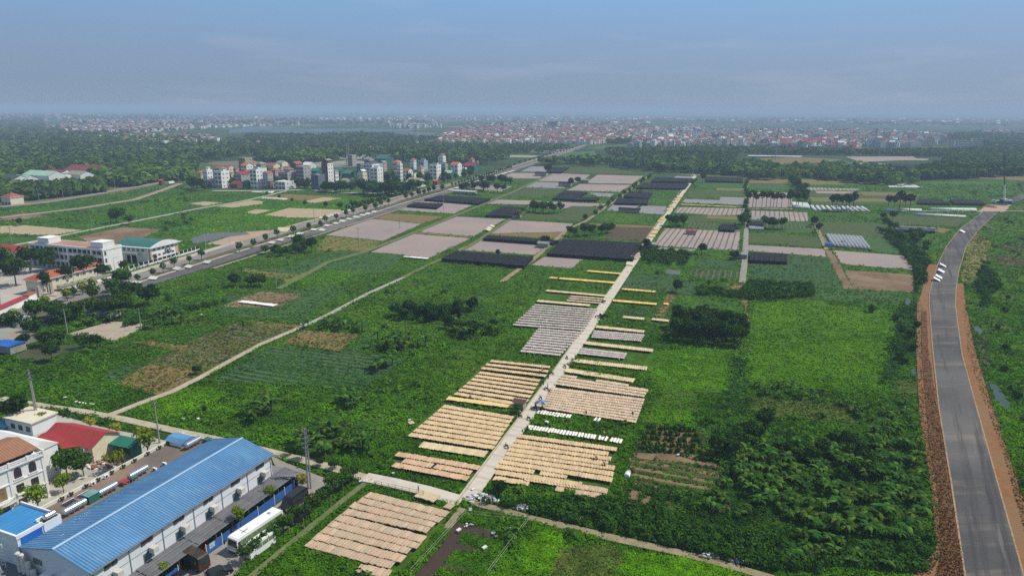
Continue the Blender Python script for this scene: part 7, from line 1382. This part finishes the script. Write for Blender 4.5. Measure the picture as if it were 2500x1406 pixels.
def wheel(parent, x, y, r=.42, w=.25):
    s = 1 if y > 0 else -1; m = MB(); m.tube((x, y-s*w, r), (x, y, r), r, r, rubber, 14); o = m.build('wheel', parent); h = MB(); h.tube((x, y-s*.01, r), (x, y+s*.02, r), r*.55, r*.5, steel, 12); h.build('rim', o)
def vehicle(name, cat, L, Wd, Hh, prof, body, wins, lab, loc, rz, wheels, r=.42, extra=None):
    """prof: side outline (x,z); the roof is narrower than the waist"""
    e = empty(name, loc, rz, lab, cat); m = MB(); k = m.mi(body); n = len(prof); top = max(z for x, z in prof)
    def yw(z): return Wd/2*(1-.10*max(0, (z-top*.55))/(top*.45))
    for s in (-1, 1): m.v += [(x, s*yw(z), z) for x, z in prof]
    m.f.append(tuple(range(n))); m.m.append(k); m.f.append(tuple(n+i for i in reversed(range(n)))); m.m.append(k)
    for i in range(n): j = (i+1) % n; m.f.append((j, i, n+i, n+j)); m.m.append(k)
    m.build('body', e)
    for s in (-1, 1):
        for (x0, x1, z0, z1, gm) in wins:
            g = MB(); g.face([(x0, s*(yw(z0)+.012), z0), (x1, s*(yw(z0)+.012), z0), (x1, s*(yw(z1)+.012), z1), (x0, s*(yw(z1)+.012), z1)], gm); g.build('window', e)
    for x in wheels:
        for s in (-1, 1): wheel(e, x, s*(Wd/2+.01), r)
    if extra: extra(e, yw)
    return e
cwhite = M('coach_white', (.82, .82, .82), (.8, .8, .8), rough=.3, spec=.6); cgreen = M('green_curtained_glass', (.16, .24, .11), (.12, .19, .09), s=3, rough=.2, spec=.6); vblack = M('van_black', (.012, .013, .016), (.016, .016, .02), rough=.22, spec=.6); vbrown = M('minibus_bronze', (.05, .035, .022), (.035, .025, .018), s=1, rough=.25, spec=.6); lampm = M('lamp_lens', (.6, .6, .58), rough=.2); tail = M('tail_lamp_red', (.35, .02, .02), rough=.3)
def coach_extra(e, yw):
    m = MB(); m.face([(5.52, -1.05, 1.35), (5.52, 1.05, 1.35), (5.30, .98, 2.85), (5.30, -.98, 2.85)], glass); m.build('windscreen', e); m = MB(); m.box(5.53, 5.56, -1.1, 1.1, .55, .8, dark); m.build('grille', e)
    for s in (-1, 1): m = MB(); m.box(5.53, 5.57, s*.95-.2, s*.95+.2, .95, 1.15, lampm); m.build('headlight', e); m = MB(); m.tube((5.4, s*1.15, 2.75), (5.75, s*1.5, 2.6), .03, .03, dark, 5); m.box(5.65, 5.8, s*1.5-.08, s*1.5+.08, 1.9, 2.55, dark); m.build('mirror', e)
    m = MB(); m.box(-3.9, 3.0, -.85, .85, 3.3, 3.42, cwhite); m.build('roof_unit', e); m = MB(); [m.box(2.2+k*.22, 2.3+k*.22, .2, .5, 3.425, 3.45, dark) for k in range(6)]; m.box(-3.3, -2.7, -.3, .3, 3.425, 3.46, greymet); m.build('vent', e); m = MB(); m.face([(-5.32, -.95, 1.9), (-5.32, .95, 1.9), (-5.25, .9, 2.8), (-5.25, -.9, 2.8)], glass); m.build('rear_window', e)
cx, cy_ = frame(24.3, 24.6)
vehicle('coach', 'coach', 10.8, 2.5, 3.3, [(-5.3, .5), (-5.3, 2.0), (-5.2, 3.1), (-4.9, 3.3), (4.9, 3.3), (5.25, 3.1), (5.5, 1.5), (5.52, .5), (5.3, .35), (-5.1, .35)], cwhite, [(-4.9+i*1.18, -3.78+i*1.18, 1.55, 2.75, cgreen) for i in range(8)]+[(4.55, 5.15, 1.3, 2.7, glass)], 'big white coach with green curtained windows parked beside the blue fence', (cx, cy_, .15), FA+RAD(-95.5), (-3.0, 3.3), .5, coach_extra)
def van_extra(fx, z0, z1, back):
    def f(e, yw):
        m = MB(); m.face([(fx[0]+.02, -yw(z0)*.9, z0), (fx[0]+.02, yw(z0)*.9, z0), (fx[1]+.02, yw(z1)*.86, z1), (fx[1]+.02, -yw(z1)*.86, z1)], glass); m.build('windscreen', e); m = MB(); m.box(back-.03, back-.005, -.7, .7, z0, z1, glass); m.build('rear_window', e)
        for s in (-1, 1): m = MB(); m.box(fx[2], fx[2]+.04, s*.75-.16, s*.75+.16, .75, .95, lampm); m.build('headlight', e); m = MB(); m.box(back-.04, back-.006, s*.85-.1, s*.85+.1, .8, 1.5, tail); m.build('tail_light', e)
    return f
VP = [(-2.9, .4), (-2.95, 1.3), (-2.8, 2.6), (-2.6, 2.72), (1.4, 2.72), (1.75, 2.6), (2.45, 1.45), (3.0, 1.15), (3.1, .6), (3.0, .35), (-2.8, .35)]
def van(lab, x, y, mt, rz, gm=glass, sc=1.0, name='van'):
    g = frame(x, y); e = vehicle(name, 'van' if name == 'van' else name, 6, 2.05, 2.7, VP, mt, [(-2.6, -1.3, 1.5, 2.3, gm), (-1.2, .2, 1.5, 2.3, gm), (.3, 1.6, 1.45, 2.3, gm)], lab, (*g, .15), FA+rz, (-1.9, 2.0), .38, van_extra((2.35, 1.75, 3.09), 1.55, 2.5, -2.9)); e.scale = (sc, sc, sc); return e
van('long black high roofed van parked nose down the drive', 23.4, 35.8, vblack, RAD(-92)); mbv = van('dark bronze minibus half under the grey canopy', 19.6, 14.6, vbrown, RAD(172), sc=1.05, name='minibus'); van('white minibus parked beside the coach behind the leafy trees', 27.2, 22.0, cwhite, RAD(-95), cgreen, .95, 'minibus')
CP = [(-2.1, .35), (-2.15, .95), (-1.9, 1.05), (-1.5, 1.45), (.3, 1.5), (.95, 1.0), (2.0, .85), (2.15, .5), (2.05, .3), (-2.0, .3)]
for x, y, rz, lab in ((27.4, 31.8, -92, 'dark car hidden between leafy trees behind the black van'), (20.4, 10.8, 170, 'black car roof cut by the lower edge of the view'), (25.6, 14.2, 60, 'dark car under the nearest leafy tree of the drive')):
    g = frame(x, y); vehicle('car', 'car', 4.3, 1.75, 1.5, CP, vblack, [(-1.4, -.5, 1.0, 1.38, glass), (-.4, .4, 1.0, 1.38, glass)], lab, (*g, .15), FA+RAD(rz), (-1.35, 1.35), .33, van_extra((.95, .35, 2.14), 1.0, 1.42, -2.1))
x, y = gp(2430, 497); e = vehicle('lorry', 'lorry', 7, 2.4, 3, [(-3.5, .8), (-3.5, 2.2), (1.5, 2.2), (1.5, 2.9), (2.9, 2.9), (3.3, 1.8), (3.3, .7)], cwhite, [(1.8, 2.8, 1.9, 2.6, glass)], 'white lorry standing beside the crane', (x, y, .5), RAD(180), (-2.2, 2.2), .5)
x, y = gp(418, 452); vehicle('lorry', 'lorry', 7, 2.4, 3, [(-3.5, .8), (-3.5, 2.9), (3.1, 2.9), (3.3, 1.8), (3.3, .7)], cwhite, [(2.2, 2.8, 1.9, 2.6, glass)], 'white truck on the trunk road near the first village', (x, y, .9), RAD(70), (-2.2, 2.2), .5)
x, y = gp(3, 1048); vehicle('pickup', 'pickup', 5, 1.9, 1.9, [(-2.5, .5), (-2.5, 1.1), (-.3, 1.1), (-.2, 1.9), (1.0, 1.9), (1.5, 1.2), (2.5, 1.0), (2.5, .5)], M('pickup_blue', (.2, .4, .6), (.15, .3, .5)), [(-.1, .9, 1.2, 1.75, glass)], 'light blue pickup at the edge beside the small white house', (x, y, .3), RAD(-20), (-1.5, 1.6), .38)
for i in range(5):
    x, y = gp(2408+i*4, 505+i*.6); e = empty('earth_heap', (x, y, .3), rnd.random()*3, '%s red earth heap from the left beside the crane' % ordw(i+1), 'earth heap', 'earth heaps'); m = MB(); m.tube((0, 0, 0), (0, 0, 1.4), 3.2, .6, redearth, 9); m.build('heap', e)
# ------------------------------------------------------------------ people, bikes, stalls
def person_mesh(pose, top, legs, hat):
    me = bpy.data.meshes.new('person'); bm = bmesh.new(); lay = bm.verts.layers.skin.verify()
    J = {'pelvis': (0, 0, .95), 'waist': (0, 0, 1.10), 'chest': (0, 0, 1.33), 'neck': (0, 0, 1.50), 'head': (0, .02, 1.60), 'crown': (0, .02, 1.72), 'hipL': (-.1, 0, .90), 'kneeL': (-.11, .02, .48), 'ankL': (-.12, 0, .08), 'toeL': (-.12, .16, .04), 'hipR': (.1, 0, .90), 'kneeR': (.11, .04, .48), 'ankR': (.13, -.02, .08), 'toeR': (.13, .14, .04),
         'shL': (-.18, 0, 1.42), 'elL': (-.25, .05, 1.15), 'wrL': (-.24, .2, .95), 'haL': (-.23, .26, .88), 'shR': (.18, 0, 1.42), 'elR': (.25, .08, 1.15), 'wrR': (.24, .28, 1.02), 'haR': (.23, .34, .98)}
    if pose == 'bend':
        for k in ('waist', 'chest', 'neck', 'head', 'crown', 'shL', 'shR'): x, y, z = J[k]; t = z-.95; J[k] = (x, t*.8, .95+t*.62)
        for s in 'LR': q = -1 if s == 'L' else 1; J['el'+s] = (q*.24, .52, .92); J['wr'+s] = (q*.22, .62, .72); J['ha'+s] = (q*.21, .66, .64)
    if pose == 'ride':
        for k in ('kneeL', 'kneeR'): x, y, z = J[k]; J[k] = (x*1.4, .42, .80)
        for k in ('ankL', 'ankR'): x, y, z = J[k]; J[k] = (x*1.4, .36, .38)
        for k in ('toeL', 'toeR'): x, y, z = J[k]; J[k] = (x*1.4, .52, .34)
        for s in 'LR': q = -1 if s == 'L' else 1; J['el'+s] = (q*.27, .25, 1.22); J['wr'+s] = (q*.28, .48, 1.12); J['ha'+s] = (q*.28, .54, 1.10)
    RR_ = {'pelvis': .15, 'waist': .13, 'chest': .16, 'neck': .06, 'head': .10, 'crown': .08, 'hip': .10, 'knee': .065, 'ank': .045, 'toe': .045, 'sh': .07, 'el': .048, 'wr': .035, 'ha': .045}
    vs = {k: bm.verts.new(p) for k, p in J.items()}
    for k, v in vs.items(): r = RR_.get(k, RR_.get(k[:-1], .05)); v[lay].radius = (r, r)
    vs['pelvis'][lay].use_root = True
    for a, b in [('pelvis', 'waist'), ('waist', 'chest'), ('chest', 'neck'), ('neck', 'head'), ('head', 'crown')]+[(x+s, y+s) for s in 'LR' for x, y in (('hip', 'knee'), ('knee', 'ank'), ('ank', 'toe'), ('sh', 'el'), ('el', 'wr'), ('wr', 'ha'))]+[('pelvis', 'hipL'), ('pelvis', 'hipR'), ('chest', 'shL'), ('chest', 'shR')]: bm.edges.new((vs[a], vs[b]))
    bm.to_mesh(me); bm.free(); o = bpy.data.objects.new('tmp', me); COL.objects.link(o); o.modifiers.new('s', 'SKIN'); o.modifiers.new('u', 'SUBSURF').levels = 1
    dg = bpy.context.evaluated_depsgraph_get(); r = bpy.data.meshes.new_from_object(o.evaluated_get(dg)); bpy.data.objects.remove(o)
    r.materials.clear(); [r.materials.append(x) for x in (M('skin', (.42, .26, .18)), top, legs)]
    for p in r.polygons: z = p.center.z; x = abs(p.center.x); p.material_index = 0 if (z > 1.5 and pose != 'bend') or (x > .2 and z < 1.12 and z > .5 and pose != 'ride') or (pose == 'bend' and p.center.y > .55) else (1 if z > .96 else 2)
    h = MB(); hd = J['crown']; h.tube((hd[0], hd[1], hd[2]-.02), (hd[0], hd[1], hd[2]+.18), .24, .02, hat, 12); return r, h.mesh('hat')
cl = [M('cloth_dark', (.03, .03, .04)), M('cloth_blue', (.06, .10, .22)), M('cloth_red', (.3, .05, .05)), M('cloth_white', (.6, .6, .6)), M('cloth_brown', (.14, .09, .06))]; hatm = M('straw_hat', (.55, .47, .3))
PM = {(p, i): person_mesh(p, cl[i], cl[0] if i else cl[1], hatm if i != 3 else cl[3]) for p, i in (('stand', 1), ('bend', 4), ('ride', 2), ('stand', 0), ('bend', 3), ('ride', 1))}
def person(px, py, k, rz, lab, z=.45, xy=None):
    x, y = xy or gp(px, py, z); o = link('person', PM[k][0], None, (x, y, z), rz); link('hat', PM[k][1], o); return tag(o, lab, 'person')
bk = M('bike_dark', (.04, .045, .06), rough=.4)
def bike_proto():
    m = MB(); m.tube((0, -.62, .3), (0, .1, .45), .05, .05, bk, 6); m.tube((0, .1, .45), (0, .55, .95), .05, .04, bk, 6); m.tube((0, .66, .3), (0, .5, 1.0), .035, .035, steel, 6); m.box(-.11, .11, -.35, .25, .42, .68, bk); b = m.mesh('frame')
    s = MB(); s.box(-.13, .13, -.62, .05, .74, .83, rubber); h = MB(); h.tube((-.33, .48, 1.04), (.33, .48, 1.04), .02, .02, bk, 5); w_ = MB(); w_.tube((-.05, 0, 0), (.05, 0, 0), .3, .3, rubber, 14); r = MB(); r.tube((-.06, 0, 0), (.06, 0, 0), .17, .17, steel, 10)
    return b, s.mesh('seat'), h.mesh('handlebar'), w_.mesh('wheel'), r.mesh('rim')
BK = bike_proto()
def bike(px, py, rz, lab, z=.45, xy=None, sx=1):
    x, y = xy or gp(px, py, z); e = empty('motorbike', (x, y, z), rz, lab, 'motorbike'); link('frame', BK[0], e); link('seat', BK[1], e); link('handlebar', BK[2], e)
    for q in (-.62, .66): o = link('wheel', BK[3], e, (0, q, .3)); link('rim', BK[4], o)
    return e
def cargo(px, py, rz, lab):
    x, y = gp(px, py, .45); e = empty('cargo_tricycle', (x, y, .45), rz, lab, 'cargo tricycle'); link('frame', BK[0], e, (0, 1.0, 0)); link('seat', BK[1], e, (0, 1.0, 0)); link('handlebar', BK[2], e, (0, 1.0, 0)); m = MB(); m.box(-.65, .65, -1.6, .3, .55, .62, bk); [m.box(s*.65-.02, s*.65+.02, -1.6, .3, .621, .95, bk) for s in (-1, 1)]; m.build('cargo_bed', e)
    o = link('wheel', BK[3], e, (0, 1.66, .3)); [link('wheel', BK[3], e, (s*.6, -.8, .3)) for s in (-1, 1)]
for px, py, a, lab in [(1291, 1024, 30, 'dark motorbike parked at the lane edge opposite the brown hut'), (1302, 1000, 60, 'motorbike in the group beside the blue umbrella'), (1308, 994, 10, 'second motorbike in the umbrella group'), (1320, 974, 20, 'motorbike between the umbrella and the cyclist'), (1334, 952, 50, 'motorbike leaning near the person by the racks'), (1326, 937, 10, 'motorbike at the lane edge beside the left racks'), (1339, 922, 5, 'motorbike with a white cover on the lane edge'), (1345, 914, 80, 'motorbike standing across the lane edge'), (1288, 1047, 15, 'motorbike at the end of the long white tray row'), (1237, 1092, 30, 'motorbike at the corner of the broad orange plot'), (1379, 897, 20, 'bicycle like motorbike at the flat pale racks'), (1268, 1020, 120, 'motorbike beside the brown hut'), (1384, 875, 15, 'small motorbike farther up the lane edge'), (1480, 775, 70, 'motorbike on the grass beside the loaded tricycle')]: bike(px, py, RAD(a), lab)
cargo(1473, 737, RAD(0), 'dark cargo tricycle at the white racks along the lane'); cargo(1464, 776, RAD(60), 'loaded dark cargo tricycle across the lane edge'); cargo(1469, 772, RAD(20), 'second cargo tricycle close to the loaded one')
x, y = gp(1339, 948, .45); 
for px, py, k, a, lab in [(1337, 949, ('stand', 1), 90, 'person standing at the lane edge by the middle racks'), (1340, 962, ('bend', 4), -60, 'person bending over the first racks right of the lane'), (1325, 909, ('bend', 4), 160, 'person in dark clothes bending among the three row racks'), (1317, 918, ('stand', 0), 60, 'person standing on the grass strip below the three row racks'), (1307, 996, ('stand', 0), 30, 'person by the motorbikes beside the blue umbrella'), (1271, 1013, ('bend', 3), 70, 'person in a white shirt at the brown hut'), (1415, 1172, ('bend', 3), 0, 'person crouching in the gap of the orange plot'), (1458, 1128, ('bend', 4), 40, 'worker bending among the broken rows of the orange plot'), (1487, 1137, ('stand', 1), 80, 'worker at the outer edge of the orange plot'), (1476, 1143, ('bend', 4), 20, 'worker below the outer edge worker in the orange plot'), (1544, 1018, ('stand', 0), 0, 'person at the outer corner of the wide beige rack plot'), (1431, 1016, ('bend', 4), 0, 'person beside the low trolley near the white trays'), (1148, 977, ('bend', 4), 0, 'person at the yellow row of racks'), (1511, 890, ('stand', 0), 0, 'person at the end of the flat pale rack row'), (1508, 800, ('stand', 0), 0, 'person in the middle of the far pale row'), (1600, 780, ('stand', 1), 0, 'person at the gap between two far pale rows'), (1022, 1203, ('stand', 3) if ('stand', 3) in PM else ('stand', 1), 90, 'person with a white helmet standing by the path railing'), (1475, 1070, ('bend', 4), 0, 'person at the gap in the long white tray row'), (2321, 597, ('stand', 1), 0, 'person walking on the new road')]:
    person(px, py, k, RAD(a), lab, .45 if px in (1337, 1307, 1022, 2321) else .05)
um = empty('umbrella', (*gp(1321, 998, .2), .1), 0, 'blue and grey market umbrella at the lane edge', 'umbrella'); m = MB(); m.tube((0, 0, 0), (0, 0, 2.5), .03, .03, greymet, 6); m.build('pole', um); m = MB(); ub = [M('umbrella_blue', (.07, .10, .20)), M('umbrella_grey', (.32, .36, .42))]
for i in range(8): a, b = 2*math.pi*i/8, 2*math.pi*(i+1)/8; m.face([(0, 0, 2.6), (1.7*math.cos(a), 1.7*math.sin(a), 1.95), (1.7*math.cos(b), 1.7*math.sin(b), 1.95)], ub[i % 2])
m.build('canopy', um)
# water tank on its side, trolley, railing, litter
e = empty('plastic_tank', (*gp(1532, 1163), 0), RAD(70), 'white plastic tank half buried at the garden corner', 'tank'); m = MB(); m.tube((-1.2, 0, .6), (0.2, 0, .6), .62, .62, M('tank_white', (.78, .78, .78)), 14); m.build('body', e); m = MB(); m.tube((.21, 0, .55), (1.2, 0, .5), .6, .5, M('tank_mesh', (.4, .4, .38)), 12); m.build('cover', e)
e = empty('path_railing', (*gp(915, 1183, .45), .45), math.atan2(*(lambda a, b: (b[1]-a[1], b[0]-a[0]))(gp(915, 1183), gp(1020, 1206))), 'low bamboo railing beside the concrete path', 'railing')
for i in range(8): m = MB(); m.box(i*1.6-.03, i*1.6+.03, -.03, .03, 0, 1.0, wood); m.build('post', e)
for z in (.5, .95): m = MB(); m.box(0, 11.3, .031, .07, z-.03, z+.03, wood); m.build('rail', e)
for px, py, rx, ry, n, lab in [(1172, 1219, 3.0, 1.2, 170, 'largest white and blue rubbish heap beside the lane junction'), (1195, 1228, 2.0, .6, 50, 'tail of scattered rubbish below the junction heap'), (1283, 1243, 2.8, .8, 120, 'white rubbish heap on the earth path bank, second from the junction'), (1395, 1271, 1.9, .6, 60, 'small brownish rubbish heap on the earth path bank'), (1618, 1319, 2.8, .7, 110, 'white rubbish heap in the middle of the earth path bank'), (1690, 1334, 2.4, .6, 70, 'grey rubbish heap next to the middle one'), (1738, 1361, 2.2, .8, 90, 'pale heap of rubble and rags on the lower earth path'), (1815, 1371, 3.2, .8, 110, 'long rubbish heap with blue scraps at the lower end of the earth path'), (1205, 1310, .8, .8, 6, 'few white bags beside the muddy pond'), (1140, 1287, 1.4, .5, 6, 'white scraps at the top of the muddy pond'), (1147, 1248, .6, .4, 5, 'single dark white bundle by the foot path')]:
    x, y = gp(px, py); junk('rubbish_heap', x, y, rx, ry, n, rb, .62, lab, 'rubbish heap', zm=.9, z0=.35)
litter = MB()
for px, py in [(1183, 1343), (960, 1160), (1155, 1200), (880, 1180), (2088, 1075), (1000, 1030), (493, 772), (735, 795), (1120, 1300), (655, 1183), (448, 1027), (485, 1028), (485, 1028), (1655, 1115), (1245, 1298), (187, 985), (195, 987), (203, 988), (210, 989), (222, 990), (228, 991), (160, 975), (1335, 1035), (1120, 1005)]:
    x, y = gp(px, py); s = rnd.uniform(.25, .5); litter.box(-s, s, -s*.6, s*.6, .5, .5+s*.6, rb[0], rnd.random()*3, (x, y))
tag(litter.build('litter'), 'scattered white bags and scraps lying in the fields', 'litter', kind='stuff')
for px, py, w, d, lab in [(1004, 1032, 1.3, 1.6, 'single tan sheet lying in the green field left of the racks')]:
    x, y = gp(px, py, .6); o = MB(); o.box(-w/2, w/2, -d/2, d/2, 0, .05, M('tan_sheet', (.55, .45, .32))); tag(o.build('fallen_rack', None, (x, y, .7), .5), lab, 'drying rack')
fn = empty('wire_fence', (0, 0, 0), 0, 'thin pale wire fence around the muddy pond plot', 'fence')
for q in ([(1000, 1406), (1134, 1258)], [(1134, 1258), (1290, 1274)], [(1290, 1274), (1190, 1406)]):
    a, b = [Vector((*gp(*p), 0)) for p in q]; d = b-a; n = int(d.length/2.5); m = MB()
    for i in range(n+1): p = a+d*(i/n); c = link('post', POST, fn, tuple(p)); c.scale = (.6, .6, 1.3)
    for z in (.6, 1.2): m.tube((a.x, a.y, z), (b.x, b.y, z), .02, .02, M('pale_wire', (.5, .55, .45)), 4)
    m.build('wire', fn)
# row poles beside the drive trees
for i, (px, py) in enumerate([(570, 1310), (742, 1290), (808, 1232), (838, 1205), (707, 1310), (647, 1232)]):
    x, y = gp(px, py); o = link('concrete_post', POST, None, (x, y, 0)); o.scale = (1.6, 1.6, 2.2 if i != 5 else 5); tag(o, '%s bare concrete post along the drive, counted up the drive' % ordw(i+1), 'post', 'concrete posts by the drive')
cr2_ = MB(); [cr2_.box(-.25+k*1.1, .25+k*1.1, -1.8, 1.8, 0, .02, white) for k in range(6)]; x, y = frame(25.0, 38.5); z_ = tag(cr2_.build('road_marking', None, (x, y, .2), FA+RAD(90)), kind='structure')

# ------------------------------------------------------------------ haze
hz = MB(); hz.box(-14500, 14500, -600, 14500, -1.0, 92.0, None); hm = bpy.data.materials.new('haze'); hm.use_nodes = True; n_ = hm.node_tree; n_.nodes.clear(); o_ = N(n_, 'ShaderNodeOutputMaterial'); v_ = N(n_, 'ShaderNodeVolumePrincipled')
v_.inputs['Density'].default_value = HAZE_D; v_.inputs['Color'].default_value = (.57, .75, 1.0, 1); v_.inputs['Anisotropy'].default_value = 0.0; n_.links.new(v_.outputs[0], o_.inputs['Volume'])
hz.mats = [hm]; hz.m = [0]*6; hb = hz.build('haze'); tag(hb, 'thin bluish air haze over the plain', 'haze', kind='stuff')
